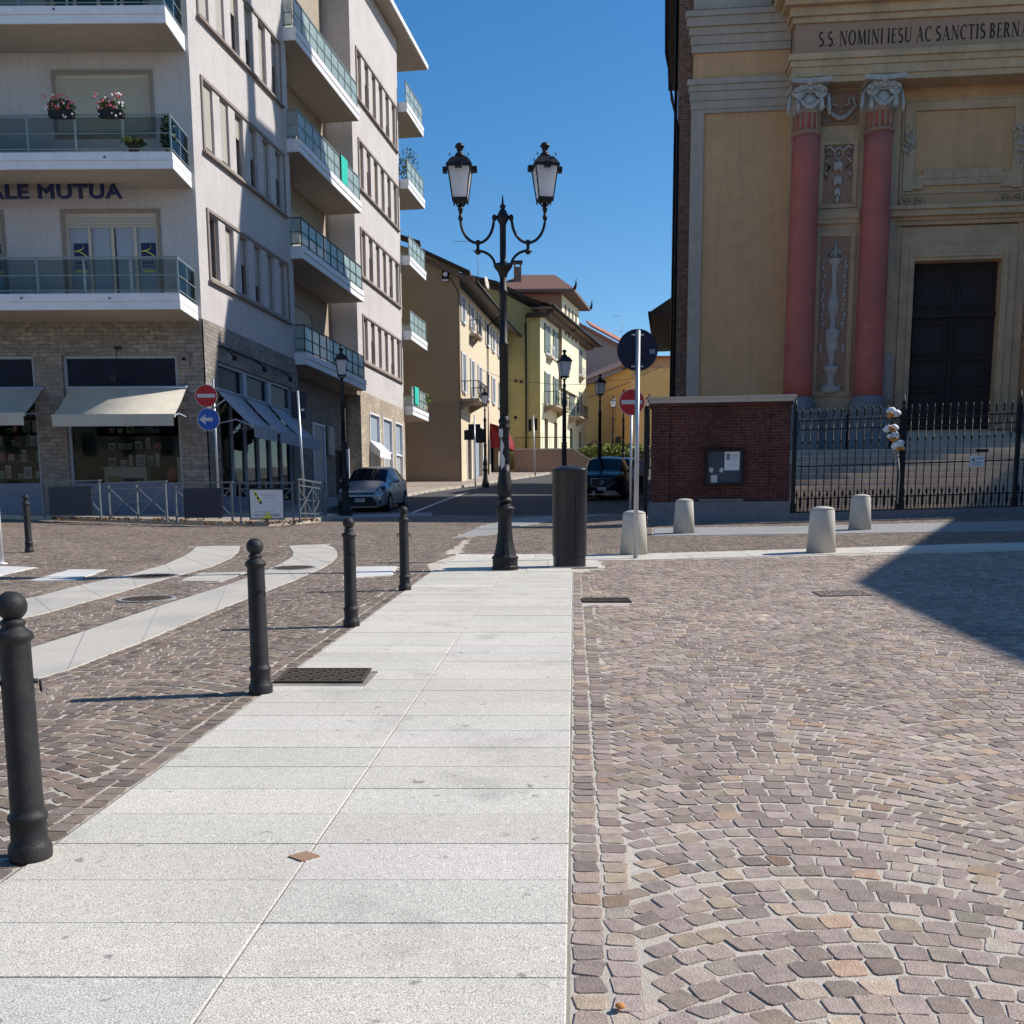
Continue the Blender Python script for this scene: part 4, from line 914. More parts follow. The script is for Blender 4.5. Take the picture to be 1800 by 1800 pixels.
# --- company lettering and stickers on the first floor
LT = MB
text('REALE MUTUA', .515, .03, 'lettr', 'sign_lettering', blk, comp(FRX, -1.93, .50, 10.76), sx=1.26, bold=0, bev=.014, spacing=1.09, align='RIGHT')
b = MB(FRX); b.box(-6.9, -2.2, .43, .455, 10.80, 10.82); b.box(-6.9, -2.2, .43, .455, 11.04, 11.06); b.build('sign_rail', 'trim', blk)
def sticker(x):
    s = MB(FRX); s.box(x, x+.42, -.125, -.119, 9.30, 9.72); o = s.build('window_sticker', 'lettr', blk)
    b = MB(FRX); P = []
    for k in range(13):
        t = k/12; P.append((x+.02+.26*math.sin(t*3.0)+.02, -.112, 9.70-.24*t))
    b.tube([(x+.02, -.112, 9.50), (x+.12, -.112, 9.51), (x+.24, -.112, 9.55), (x+.29, -.112, 9.62), (x+.26, -.112, 9.70)], .014, 6)
    b.tube([(x+.02, -.112, 9.50), (x+.15, -.112, 9.50), (x+.28, -.112, 9.42), (x+.41, -.112, 9.33)], .018, 6); b.build('emblem', 'yel', o)
    text('REALE', .105, .003, 'lettr', 'sticker_text', o, comp(FRX, x+.015, -.116, 9.15), spacing=1.12, bold=.002)
    text('MUTUA', .085, .003, 'lettr', 'sticker_text', o, comp(FRX, x+.02, -.116, 9.04), spacing=1.35, bold=.002)
    b = MB(FRX); b.box(x+.03, x+.41, -.122, -.117, 8.92, 8.97); b.build('yellow_bar', 'yel', o)
for x in (-3.62, -1.68, -8.1, -6.02): sticker(x)
# drain spouts and ladder-like stains
b = MB(FRM)
for x, z in ((4.4, 7.85), (1.9, 11.45), (3.0, 15.1), (2.0, 7.83)): b.tube([(x, 1.66, z), (x, 1.74, z-.03)], .022, 8)
b.build('drain_spout', 'raild', blk)
# body of the block so that nothing shows through
P_ = lambda x, y: (float(x), float(y))
far = SD*25.9; inn = [P_(*(np.array([-.5, .5])*.6)), P_(*(SD*25.9-SN*1.35)), P_(*(SD*25.9-SN*9)), (-15.9, 12), (-15.9, .5)]
b = MB(); b.prismz([P_(*(SD*.9-SN*.45)), P_(*(SD*7.4-SN*.45)), P_(*(SD*7.6-SN*1.8)), P_(*(SD*15-SN*1.8)), P_(*(SD*15.1-SN*.45)), P_(*(SD*22.2-SN*.45)), P_(*(SD*22.4-SN*1.4)), P_(*(SD*25.9-SN*1.4)), P_(*(SD*25.9-SN*9)), (-15.9, 12), (-15.9, .45)], 7.45, ZT-.05)
b.build('core', 'soffit', blk)
b = MB(); b.prismz([P_(*(SD*7.6-SN*1.8)), P_(*(SD*15-SN*1.8)), P_(*(SD*15.1-SN*.45)), P_(*(SD*22.2-SN*.45)), P_(*(SD*22.4-SN*1.4)), P_(*(SD*25.9-SN*1.4)), P_(*(SD*25.9-SN*9)), P_(*(SD*7.6-SN*9))], 1.0, 7.44); b.build('core', 'soffit', blk)
# ---------------------------------------------------------------- things on the balconies
def at_front(x, y, z): return (C0[0]-x, C0[1]-y, z)
def leaves(b, c, rx, ry, rz, n, s, mi=0):
    for _ in range(n):
        a, e = random.random()*6.28, math.acos(2*random.random()-1); q = random.random()**.4
        p = np.array([c[0]+rx*q*math.sin(e)*math.cos(a), c[1]+ry*q*math.sin(e)*math.sin(a), c[2]+rz*q*math.cos(e)])
        u = np.array([random.gauss(0, 1) for _ in range(3)]); u /= np.linalg.norm(u); w = np.cross(u, [random.gauss(0, 1) for _ in range(3)]); w /= np.linalg.norm(w)+1e-9
        k = s*random.uniform(.6, 1.3); b.add([tuple(p-u*k), tuple(p+w*k*.5), tuple(p+u*k), tuple(p-w*k*.5)], [(0, 1, 2, 3)], mi)
def flowerbox(x, label):
    t = thing('flower_box', label, 'flower box', at_front(x, 1.68, 12.42), 0, 'flower boxes on the balcony rail')
    b = MB(); b.prismx([(-.11, 0), (.11, 0), (.13, .2), (-.13, .2)], -.38, .38); b.build('planter', 'iron', t)
    b = MB(); leaves(b, (0, 0, .33), .46, .22, .24, 420, .055); b.build('foliage', 'leaf', t)
    b = MB()
    for _ in range(34):
        a = random.random()*6.28; p = (random.uniform(-.5, .5), -.12-random.random()*.14, .22+random.random()*.42); b.ball(p, random.uniform(.025, .045), 6, 4, random.choice((0, 0, 1)))
    for _ in range(5): b.ball((random.uniform(-.4, .4), -.16, random.uniform(-.05, .15)), .03, 6, 4, 1)
    b.build('blossoms', ['pinkf', 'whitef'], t); t.scale = (.84, .84, .84)
flowerbox(2.98, 'dark flower box with pink and white blossoms, the left one on the front balcony rail')
flowerbox(1.66, 'dark flower box with pink and white blossoms, the right one nearer the building corner')
def potplant(name, loc, h, r, n, label, cat='plant', m='leaf'):
    t = thing(name, label, cat, loc); b = MB(); b.lathe([(r*.35, 0), (r*.5, r*.8), (r*.45, r*.82), (.01, r*.8)], n=12); b.build('pot', 'tan', t)
    b = MB(); leaves(b, (0, 0, r*.8+h*.45), r, r, h*.5, n, .07); b.build('foliage', m, t)
potplant('potted_plant', at_front(.30, 1.25, 11.57), .95, .22, 200, 'tall dark potted plant behind the glass at the right end of the front balcony')
potplant('trailing_plant', at_front(1.2, 1.42, 11.57), .12, .34, 180, 'low spreading pale green plant on the floor of the front balcony', m='leafy')
def at_str(t, o, z): p = C0+SD*t+SN*o; return (float(p[0]), float(p[1]), z)
potplant('climbing_plant', at_str(24.9, -.2, 18.45), 1.9, .6, 420, 'dark bushy plant on the topmost balcony at the far end of the building')
potplant('yellow_green_plant', at_str(25.5, .3, 7.7), .8, .35, 160, 'yellow green plant at the lowest end balcony of the building', m='leafy')
def towel(loc, w, h, label):
    t = MB(); n = 8; vs = []
    for k in range(n+1):
        for j, z in enumerate((.04, 0, -h*.5, -h)): vs.append(((k/n-.5)*w, -.04-.02*math.sin(k*1.4)*(j > 1), z-.03*math.sin(k*2)*(j == 3)))
    for k in range(n+1):
        for z in (.04, -.25): vs.append(((k/n-.5)*w, .05, z))
    fs = [(k*4+j, (k+1)*4+j, (k+1)*4+j+1, k*4+j+1) for k in range(n) for j in range(3)]; o = 4*(n+1); fs += [(o+2*k, o+2*k+2, o+2*k+3, o+2*k+1) for k in range(n)]; fs += [(k*4, (k+1)*4, o+2*k+2, o+2*k) for k in range(n)]
    t.add(vs, fs, 0, True); ob = t.build('towel', 'turq', None, loc); ob.rotation_euler = (0, 0, math.atan2(SD[1], SD[0])); tag(ob, label, 'towel', 'turquoise towels on the balconies')
towel(at_str(12.4, .42, 16.02), .8, .95, 'turquoise towel over the long balcony rail in the middle of the side facade')
towel(at_str(23.3, .42, 8.66), .8, .8, 'turquoise towel over the lowest small balcony rail at the end of the building')
# ================================================================ CHURCH
def serif_text(txt, hgt, mats, name, parent, mtx, sx=.72, gap=.16):
    b = MB(mtx); cur = 0.0; K, k_, sf = .17, .055, .045; D = .006
    def st(pts, ws):
        P = [np.array(p, float) for p in pts]; n = len(P); L = []; Rr = []
        for i in range(n):
            d = P[min(i+1, n-1)]-P[max(i-1, 0)]; d /= np.linalg.norm(d)+1e-9; w = (ws[i] if hasattr(ws, '__len__') else ws)/2
            if abs(d[1]) > .85 and n == 2: nn = np.array([1, 0]); w = w
            elif n == 2 and abs(d[1]) > .05 and abs(d[0]) > .05: nn = np.array([1, 0]); w = w/max(abs(d[1]), .3)
            else: nn = np.array([-d[1], d[0]])
            L.append(P[i]-nn*w); Rr.append(P[i]+nn*w)
        q = lambda p: (cur_x+p[0]*hgt*sx, 0, p[1]*hgt)
        for i in range(n-1):
            a = [q(L[i]), q(L[i+1]), q(Rr[i+1]), q(Rr[i])]; b.add([(p[0], 0, p[2]) for p in a]+[(p[0], D, p[2]) for p in a], [(0, 1, 2, 3), (4, 5, 6, 7), (0, 1, 5, 4), (1, 2, 6, 5), (2, 3, 7, 6), (3, 0, 4, 7)])
    def ser(x, y, w=.13): st([(x-w, y), (x+w, y)], sf)
    def arc(cx, cy, rx, ry, a0, a1, wf, n=14):
        A = np.linspace(a0, a1, n); st([(cx+rx*math.cos(a), cy+ry*math.sin(a)) for a in A], [wf(a) for a in A])
    th = lambda a: k_+(K-k_)*abs(math.cos(a))
    pi = math.pi
    for ch in txt:
        cur_x = cur; w = 0
        if ch == ' ': cur += hgt*sx*.42; continue
        if ch == '.': st([(.06, .0), (.06, .12)], .12); w = .12
        elif ch == 'I': st([(.14, 0), (.14, 1)], K); ser(.14, .02); ser(.14, .98); w = .28
        elif ch == 'N': st([(.12, 0), (.12, 1)], k_); st([(.14, 1), (.74, 0)], K); st([(.76, 0), (.76, 1)], k_); ser(.12, .02); ser(.76, .98); ser(.10, .98, .09); w = .88
        elif ch == 'M': st([(.12, 0), (.16, 1)], k_); st([(.18, 1), (.52, .04)], K); st([(.52, .04), (.86, 1)], k_); st([(.92, 0), (.88, 1)], K); ser(.12, .02, .1); ser(.92, .02); ser(.12, .98, .09); ser(.9, .98, .1); w = 1.04
        elif ch == 'O': arc(.42, .5, .36, .48, 0, 2*pi, th, 28); w = .84
        elif ch == 'S': arc(.30, .74, .21, .23, .25*pi, 1.5*pi, lambda a: k_+.04+.06*abs(math.cos(a))); arc(.30, .26, .23, .24, .5*pi, -.8*pi, lambda a: k_+.04+.08*abs(math.cos(a))); st([(.24, .57), (.38, .44)], .14); w = .58
        elif ch == 'E': st([(.14, 0), (.14, 1)], K); st([(.05, .975), (.52, .975)], k_); st([(.14, .52), (.44, .52)], k_); st([(.05, .025), (.56, .025)], k_); st([(.52, .86), (.52, 1)], k_); st([(.56, 0), (.56, .15)], k_); st([(.44, .45), (.44, .6)], k_); w = .60
        elif ch == 'U': st([(.14, 1), (.14, .3)], K); st([(.70, 1), (.70, .3)], k_); arc(.42, .3, .28, .27, pi, 2*pi, lambda a: .11-.02*math.cos(a)*1); ser(.14, .98); ser(.70, .98, .11); w = .84
        elif ch == 'A': st([(.10, 0), (.42, 1)], k_); st([(.42, 1), (.76, 0)], K); st([(.22, .34), (.62, .34)], k_); ser(.10, .02, .1); ser(.76, .02, .13); w = .86
        elif ch == 'C': arc(.42, .5, .36, .48, .28*pi, 1.72*pi, th, 22); st([(.66, .78), (.66, .96)], k_); w = .72
        elif ch == 'T': st([(.36, 0), (.36, 1)], K); st([(.03, .975), (.69, .975)], k_); st([(.03, .84), (.03, 1)], k_); st([(.69, .84), (.69, 1)], k_); ser(.36, .02); w = .72
        elif ch == 'B': st([(.14, 0), (.14, 1)], K); arc(.20, .76, .30, .215, .5*pi, -.5*pi, th); arc(.20, .27, .36, .245, .5*pi, -.5*pi, th); ser(.1, .02, .09); ser(.1, .98, .09); w = .66
        elif ch == 'R': st([(.14, 0), (.14, 1)], K); arc(.20, .74, .32, .235, .5*pi, -.5*pi, th); st([(.34, .5), (.66, 0)], K*.9); ser(.14, .02); ser(.1, .98, .09); w = .74
        elif ch == 'D': st([(.14, 0), (.14, 1)], K); arc(.22, .5, .50, .475, .5*pi, -.5*pi, th, 18); ser(.1, .02, .09); ser(.1, .98, .09); w = .82
        cur += hgt*(sx*w+gap*sx)
    return b.build(name, mats, parent), cur
CHP = np.array([6.2, 34.8]); CA = math.atan2(-.0998, .995); CDx = np.array([math.cos(CA), math.sin(CA)]); CNx = np.array([CDx[1], -CDx[0]])
chu = thing('church', 'large shaded baroque church with red columns and a latin inscription above its dark door', 'church', (CHP[0], CHP[1], 0))
CF = frame((0, 0), CDx, CNx); DC = 8.0; TW = 16.4
def cbox(*a): b = MB(CF); b.box(*a); return b
# main ochre wall
b = MB(CF); wallgrid(b, -.36, TW, 1.5, 20.4, [(6.66, 9.34, 4.62, 9.83), ], .35)
b.build('facade_wall', 'ochre', chu)
cbox(-.36, TW, -1.0, -.36, 1.4, 20.38).build('facade_core', 'brick2', chu)
# corner pilaster, bands (white-ish), stepped mouldings
b = MB(CF); b.box(-.40, .0, .002, .07, 3.0, 14.5); b.build('corner_pilaster', 'creamc', chu)
def mould(name, x0, x1, y, bands, m, ret=.0):
    b = MB(CF)
    for z0, z1, p in bands: b.box(x0-p-ret, x1, .003, y+p, z0+.002, z1-.002)
    return b.build(name, m, chu)
mould('architrave', -.40, 2.62, .07, [(14.5, 14.62, .0), (14.62, 14.86, .03), (14.86, 15.12, .06), (15.12, 15.3, .10), (15.3, 15.47, .15)], 'creamc')
mould('frieze', -.36, 2.62, .04, [(15.47, 16.27, 0)], 'ochre')
mould('cornice', -.40, 2.62, .07, [(16.27, 16.5, .03), (16.5, 16.75, .07), (16.75, 16.98, .12), (16.98, 17.25, .19), (17.25, 17.42, .24)], 'creamc')
mould('attic_band', -.38, 2.4, .05, [(17.55, 18.9, 0), (18.9, 20.3, .05)], 'creamc')
# columned centre, breaking forward
PO = 2.66
b = MB(CF); b.box(PO, 6.0, .002, .28, 5.2, 15.0); b.build('centre_wall', 'ochre2', chu)
mould('architrave', PO-.05, 14.2, .75, [(14.98, 15.15, 0), (15.15, 15.42, .04), (15.42, 15.60, .08), (15.60, 15.78, .14)], 'ochre2')
mould('inscription_frieze', PO, 14.2, .70, [(15.78, 16.68, 0)], 'tan')
mould('cornice', PO-.05, 14.2, .72, [(16.68, 16.85, .05), (16.85, 17.1, .14), (17.1, 17.3, .32), (17.3, 17.62, .55), (17.62, 17.76, .62)], 'ochre2')
mould('attic_band', PO, 14.2, .5, [(17.78, 20.3, 0)], 'mauve')
wx = 3.36
for wd in 'S.S. NOMINI IESU AC SANCTIS BERNARDINO'.split():
    _, w_ = serif_text(wd, .41, 'carve', 'carved_word', chu, comp(CF, wx, .7035, 16.02), sx=.605, gap=.19); wx += w_+.41*.605*.34
# niche panels between the columns and ornaments
def panel(x0, x1, z0, z1, y, w, m, mi, name='wall_panel'):
    b = MB(CF); rim(b, x0, x1, z0, z1, y, y+.05, w); o = b.build(name, m, chu)
    b = MB(CF); b.box(x0+w, x1-w, y-.0, y+.012, z0+w, z1-w); b.build('panel_field', mi, o); return o
panel(3.62, 4.70, 13.9, 14.9, .282, .06, 'mauve', 'mauve')
panel(3.58, 4.74, 11.45, 13.45, .282, .13, 'ochre2', 'mauve')
b = MB(CF); b.box(3.5, 4.85, .282, .36, 10.98, 11.12); b.box(3.5, 4.85, .282, .40, 11.12, 11.34); b.box(3.5, 4.85, .282, .35, 11.34, 11.42); b.build('string_course', 'ochre2', chu)
panel(3.56, 4.78, 5.7, 10.75, .282, .15, 'ochre2', 'mauve')
# festoon between capitals
def festoon(b, x0, x1, z, sag, y, r, n=16):
    for k in range(n+1):
        t = k/n; b.ball((x0+(x1-x0)*t, y, z-sag*math.sin(math.pi*t)), r*(.7+.6*math.sin(math.pi*t))*(1+.15*math.sin(k*2.1)), 7, 5)
b = MB(CF); festoon(b, 3.70, 4.62, 14.42, .34, .36, .06)
for s in (-1, 1): b.tube([(4.16+s*.44, .36, 14.42), (4.16+s*.36, .36, 14.66), (4.16+s*.22, .36, 14.60), (4.16+s*.26, .36, 14.48), (4.16+s*.12, .36, 14.44), (4.16+s*.14, .36, 14.32)], [.03, .045, .03, .04, .03, .012], 6)
b.build('garland', 'stucco', chu)
# bow and husk drop
b = MB(CF); X = 4.16; y = .345
b.lathe([(.001, -.04), (.13, -.04), (.15, 0)], n=14) if False else None
ring = [(X+.13*math.cos(a), y, 13.05+.16*math.sin(a)) for a in np.linspace(0, 6.28, 17)]; b.tube(ring, .028, 6); b.ball((X, y, 13.05), .05, 8, 6)
for s in (-1, 1):
    b.tube([(X+s*.12, y, 13.1), (X+s*.28, y, 13.26), (X+s*.40, y, 13.2), (X+s*.36, y, 13.03), (X+s*.22, y, 12.98), (X+s*.40, y, 12.8), (X+s*.26, y, 12.66), (X+s*.38, y, 12.46), (X+s*.36, y, 12.32)], [.03, .045, .045, .04, .03, .045, .035, .045, .02], 6)
for z, w in ((12.72, .16), (12.3, .15), (11.95, .12)):
    for k in (-1, 0, 1): b.ball((X+k*w*.5, y, z-.05*abs(k)), w*.42, 7, 6, sz=2.2, sy=.5)
b.ball((X, y, 11.7), .07, 7, 5, sz=1.6); b.build('stucco_bow', 'stucco', chu)
# candelabrum relief
b = MB(CF); X = 4.17; y = .31
prof = [(.02, 5.75), (.30, 5.76), (.30, 5.95), (.12, 6.05), (.10, 6.3), (.20, 6.5), (.26, 6.6), (.26, 6.68), (.08, 6.74), (.09, 6.95), (.15, 7.2), (.15, 7.25), (.22, 7.35), (.20, 7.6), (.24, 7.85), (.26, 7.95), (.09, 8.02), (.08, 8.35), (.17, 8.65), (.19, 8.85), (.14, 9.1), (.08, 9.4), (.07, 9.95), (.10, 10.05), (.09, 10.15), (.20, 10.32), (.22, 10.38), (.22, 10.42)]
prof = [(r, 5.80+(z-5.75)*.885) for r, z in prof]
vs = [(X-r, y, z) for r, z in prof]+[(X+r, y, z) for r, z in prof]
Mx = CF; n = len(prof)
segs = 8; vs = []
for r, z in prof:
    for k in range(segs+1):
        a = math.pi*k/segs; vs.append((X-r*math.cos(a), y+r*.45*math.sin(a), z))
b.add(vs, [(j*(segs+1)+i, j*(segs+1)+i+1, (j+1)*(segs+1)+i+1, (j+1)*(segs+1)+i) for j in range(n-1) for i in range(segs)], 0, True)
zf = prof[-1][1]
for s, h in ((-.1, .22), (0, .42), (.09, .26)): b.tube([(X+s, y, zf), (X+s*1.6, y+.03, zf+h*.5), (X+s*.6+.03, y, zf+h*1.25)], [.075, .07, .015], 6)
for s in (-1, 1):
    for k in range(15): b.ball((X+s*(.34+.03*math.sin(k*1.8)), y, zf-.10-k*.145), .045+.018*(k % 2), 6, 4, sz=1.3)
    b.tube([(X+s*.2, y, zf-.03), (X+s*.30, y, zf+.03), (X+s*.34, y, zf-.1)], .02, 5); b.ball((X+s*.36, y, 7.2), .05, 6, 5, sz=3)
    b.box(X+s*.16-.14, X+s*.16+.14, y, y+.06, 5.78, 6.02)
b.build('stucco_candelabrum', 'stucco', chu)
# columns
def column(x):
    zb, zt = 5.62, 13.75; y = .62
    b = MB(CF)
    # attic base
    b.lathe([(.56, 5.22), (.56, 5.34), (.54, 5.36), (.57, 5.42), (.54, 5.48), (.49, 5.5), (.51, 5.56), (.46, 5.62)], x, y, 0, 28)
    bs = b.build('column_base', 'plinth', chu)
    b = MB(CF); n = 10; b.lathe([(.455-.045*(k/n)**1.6, zb+(zt-.3-zb)*k/n) for k in range(n+1)], x, y, 0, 32); sh = b.build('column', 'red', chu)
    b = MB(CF); b.lathe([(.41, 13.45), (.455, 13.47), (.455, 13.56), (.41, 13.58)], x, y, 0, 32); b.build('astragal', 'mauve', sh)
    b = MB(CF); b.lathe([(.395, 13.58), (.395, 14.75)], x, y, 0, 32); b.build('column_neck', 'red', sh)
    b = MB(CF)
    for k in range(14): a = 2*math.pi*k/14; b.box(x+.395*math.cos(a)-.035, x+.395*math.cos(a)+.035, y+.395*math.sin(a)-.035, y+.395*math.sin(a)+.035, 13.58, 14.05)
    cp = b.build('flutes', 'mauve', sh)
    b = MB(CF)
    # abacus with concave sides
    ab = []
    for i in range(4):
        a0 = math.pi/4+i*math.pi/2
        for t in np.linspace(0, 1, 7)[:-1]:
            p0 = np.array([math.cos(a0), math.sin(a0)])*.86; p1 = np.array([math.cos(a0+math.pi/2), math.sin(a0+math.pi/2)])*.86; q = p0*(1-t)+p1*t; q *= 1-.16*math.sin(math.pi*t); ab.append((x+q[0], y+q[1]))
    b.prismz(ab, 14.84, 14.98); b.lathe([(.40, 14.06), (.42, 14.3), (.40, 14.62)], x, y, 0, 24); b.lathe([(.42, 14.62), (.50, 14.78), (.42, 14.84)], x, y, 0, 20)
    for s in (-1, 1):                        # volutes on the front corners
        vx = x+s*.34; vy = y+.42
        sp = [(vx+s*(.19-.16*t)*math.cos(-math.pi/2*-1+t*4.6*math.pi)*1.0, vy+.02, 14.62+(.19-.16*t)*math.sin(math.pi/2+t*4.6*math.pi)) for t in np.linspace(0, 1, 34)]
        b.tube(sp, [.046-.018*t for t in np.linspace(0, 1, 34)], 6); b.tube([(vx, vy-.06, 14.62), (vx, vy+.01, 14.62)], .17, 12, sm=False); b.ball((vx, vy+.03, 14.62), .045, 8, 6)
        b.tube([(vx, vy, 14.83), (x, vy, 14.80)], .03, 6)
        b.tube([(vx, vy+.03, 14.44), (vx+s*.02, vy+.04, 14.15), (vx+s*.0, vy+.02, 13.95)], [.05, .09, .02], 7)
        b.tube([(vx+s*.22, vy-.15, 14.6), (vx+s*.26, vy-.12, 14.2), (vx+s*.27, vy-.12, 13.98)], [.05, .075, .03], 7)
    festoon(b, x-.32, x+.32, 14.42, .26, y+.47, .052, 18)
    b.ball((x, y+.5, 14.86), .12, 8, 6, sz=.9); b.ball((x, y+.5, 14.68), .06, 6, 5)
    for k in range(-3, 4): b.ball((x+k*.06, y+.44, 14.62), .035, 6, 4, sz=1.5)
    b.build('capital', 'stucco', sh)
    b = MB(CF); b.box(x-.66, x+.66, .002, 1.2, 5.08, 5.22); b.box(x-.60, x+.60, .002, 1.14, 3.3, 5.08); b.box(x-.66, x+.66, .002, 1.2, 3.0, 3.3); b.build('pedestal', 'plinth', chu)
for x in (3.10, 5.28, 2*DC-5.28, 2*DC-3.10): column(x)
for q in ((3.76, 4.62, .002, .85, 3.3, 5.15), (-.38, 2.44, .002, .12, 2.9, 4.6), (2*DC-4.62, 2*DC-3.76, .002, .85, 3.3, 5.15)): cbox(*q).build('plinth', 'plinth', chu)
# lost plaster patches
b = MB(CF); b.prism([(5.78, 5.6), (6.10, 5.6), (6.12, 6.9), (6.0, 7.0), (5.84, 6.8), (5.86, 6.3), (5.76, 6.0)], .283, .292); b.build('bare_plaster_patch', 'patch', chu); b = MB(CF); b.prism([(3.42, 6.3), (3.56, 6.5), (3.56, 6.8), (3.44, 6.7)], .283, .345); b.build('bare_plaster_patch', 'patch', chu)
# door surround
b = MB(CF); x0, x1 = 6.66, 9.34
b.box(x0-.42, x0, .002, .16, 4.62, 10.25); b.box(x1, x1+.42, .002, .16, 4.62, 10.25); b.box(x0, x1, .002, .16, 9.83, 10.25)
b.box(x0-.16, x0-.06, .16, .20, 4.62, 10.18); b.box(x1+.06, x1+.16, .16, .20, 4.62, 10.18); b.box(x0-.05, x1+.05, .16, .20, 9.93, 10.02)
b.box(x0-.72, x0-.43, .002, .11, 4.62, 10.9); b.box(x1+.43, x1+.72, .002, .11, 4.62, 10.9)
b.box(x0-.42, x1+.42, .002, .13, 10.25, 10.34); b.box(x0-.42, x1+.42, .002, .10, 10.34, 10.86)
for z0, z1, p in ((10.9, 11.02, .14), (11.02, 11.12, .22), (11.12, 11.3, .36), (11.3, 11.42, .44)): b.box(x0-.76-p*.35, x1+.76+p*.35, .002, p+.05, z0, z1-.002)
for s, xx in ((-1, x0-.76), (1, x1+.76)):
    b.tube([(xx, .08, 7.9), (xx+s*.16, .1, 7.75), (xx+s*.04, .1, 7.55), (xx+s*.12, .1, 7.4), (xx, .08, 7.1)], [.05, .08, .05, .06, .03], 7)
b.build('door_surround', 'ochre2', chu)
b = MB(CF); b.box(x0, x1, -.34, -.26, 4.62, 9.83); d = b.build('door', 'wood', chu)
b = MB(CF)
b.box(x0, x1, -.258, -.16, 8.15, 8.32); b.box(8-.05, 8+.05, -.258, -.2, 4.64, 8.14); b.box(8-.04, 8+.04, -.258, -.22, 8.33, 9.8)
for z0, z1 in ((4.8, 5.9), (6.0, 6.9), (7.0, 8.0), (8.5, 9.65)):
    for xa, xb in ((x0+.15, 7.85), (8.15, x1-.15)): rim(b, xa, xb, z0, z1, -.258, -.22, .07)
b.build('door_panelling', 'wood', d)
# blank framed panel over the door
b = MB(CF); px0, px1 = 6.2, 9.8
b.box(px0, px0+.32, .002, .07, 11.95, 14.3); b.box(px1-.32, px1, .002, .07, 11.95, 14.3); b.box(px0+.0, px1-.0, .002, .07, 14.3, 14.55)
b.box(px0+.62, px1-.62, .002, .07, 12.3, 12.55); b.box(px0+.321, px0+.62, .002, .07, 12.0, 12.4); b.box(px1-.62, px1-.321, .002, .07, 12.0, 12.4); b.box(px0+.621, px1-.621, .002, .05, 12.1, 12.298)
rim(b, px0-.08, px1+.08, 11.86, 14.64, .002, .035, .07)
for s, xc in ((1, px0+.31), (1, px1-.31)):
    for q in (-1, 1):
        sp = [(xc+q*.20+(.15-.12*t)*math.cos(t*9), .04, 11.66+(.15-.12*t)*math.sin(t*9)) for t in np.linspace(0, 1, 20)]; b.tube(sp, .03, 6)
    b.tube([(xc+.36*math.cos(a), .04, 11.72+.36*math.sin(a)) for a in np.linspace(math.pi, 2*math.pi, 12)], .035, 6)
b.build('panel_frame', 'ochre2', chu)
b = MB(CF); b.box(px0+.33, px1-.33, .002, .012, 12.56, 14.28); b.build('panel_field', 'ochre', chu)
for xc in (px0+.16, px1-.16):
    b = MB(CF)
    for _ in range(26): b.ball((xc+random.gauss(0, .09), .1, 13.35+random.gauss(0, .22)), random.uniform(.03, .07), 6, 5)
    b.build('stucco_flowers', 'stucco', chu)
# side wall, eaves, pipes
SF = frame((-.58, .9), SD, (-SN[0], -SN[1]))           # along the street, outward = towards the street (left)
b = MB(SF); b.box(0, 12.6, -1.0, 0, 1.4, 20.2)
for i in range(4): b.box(.0+i*3.6, .9+i*3.6, .0, .12, 1.4, 19.6)
b.build('brick_side_wall', 'brick2', chu)
b = MB(SF); b.box(-.4, 12.4, -.9, .62, 20.4, 20.62); b.build('eave', 'eave', chu)
b = MB(); q = MB(CF)
b = MB(SF); b.tube([(-.45, .10, 1.7), (-.45, .10, 14.3), (-.30, .30, 15.2), (-.30, .5, 16.6), (-.3, .55, 20.3)], .055, 8); b.tube([(2.2, .20, 1.7), (2.2, .20, 19.2), (2.2, .5, 20.3)], .055, 8); b.build('downpipe', 'iron', chu)
b = MB(SF)
hs = [(1.2, 24.4), (2.0, 27.3), (2.1, 27.6), (4.5, 27.7), (4.55, 28.6), (4.3, 29.4), (4.6, 30.7), (5.1, 31.6), (5.5, 32.3), (6.0, 32.2), (6.5, 31.5), (8.4, 27.5), (10.4, 24.2), (11.9, 20.3)]
b.prism([(p[0], p[1]) for p in [(.0, 20.65)]+hs], -.9, -.3); b.box(2.25, 2.75, -.8, -.4, 27.6, 33)
b.build('shadow_caster_gable', 'brick2', chu)  # unseen slab above the eave, outline shaped to cast the shadow opposite
b = MB(); b.add([(CDx[0]*0, 0, 20.4), (CDx[0]*16, CDx[1]*16, 20.4), (CDx[0]*16+2, CDx[1]*16+12.6, 20.4), (2, 12.6, 20.4)], [(0, 1, 2, 3)]); b.build('roof', 'tilefar', chu)
b = MB(); b.add([(p[0], p[1], z) for p in ((16.2, -1.5), (18.2, 11), (1.6, 13.4)) for z in (1.5, 20.3)], [(0, 2, 3, 1), (2, 4, 5, 3)]); b.build('rear_wall', 'brick2', chu)
# steps
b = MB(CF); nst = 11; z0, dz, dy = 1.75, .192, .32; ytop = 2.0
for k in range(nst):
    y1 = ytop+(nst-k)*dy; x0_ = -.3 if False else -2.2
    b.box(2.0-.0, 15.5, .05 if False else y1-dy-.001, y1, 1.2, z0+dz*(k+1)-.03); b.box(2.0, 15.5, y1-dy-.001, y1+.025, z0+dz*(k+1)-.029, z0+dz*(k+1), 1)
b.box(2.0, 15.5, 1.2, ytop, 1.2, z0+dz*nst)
b.build('front_steps', ['step', 'nosing_lit'], chu)
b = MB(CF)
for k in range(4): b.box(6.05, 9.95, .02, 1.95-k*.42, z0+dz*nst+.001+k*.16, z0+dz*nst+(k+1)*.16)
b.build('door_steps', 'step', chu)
b = MB(CF); b.box(1.6, 2.0, 1.25, 6.6, 1.2, 3.2); b.build('step_wall', 'plinth', chu)
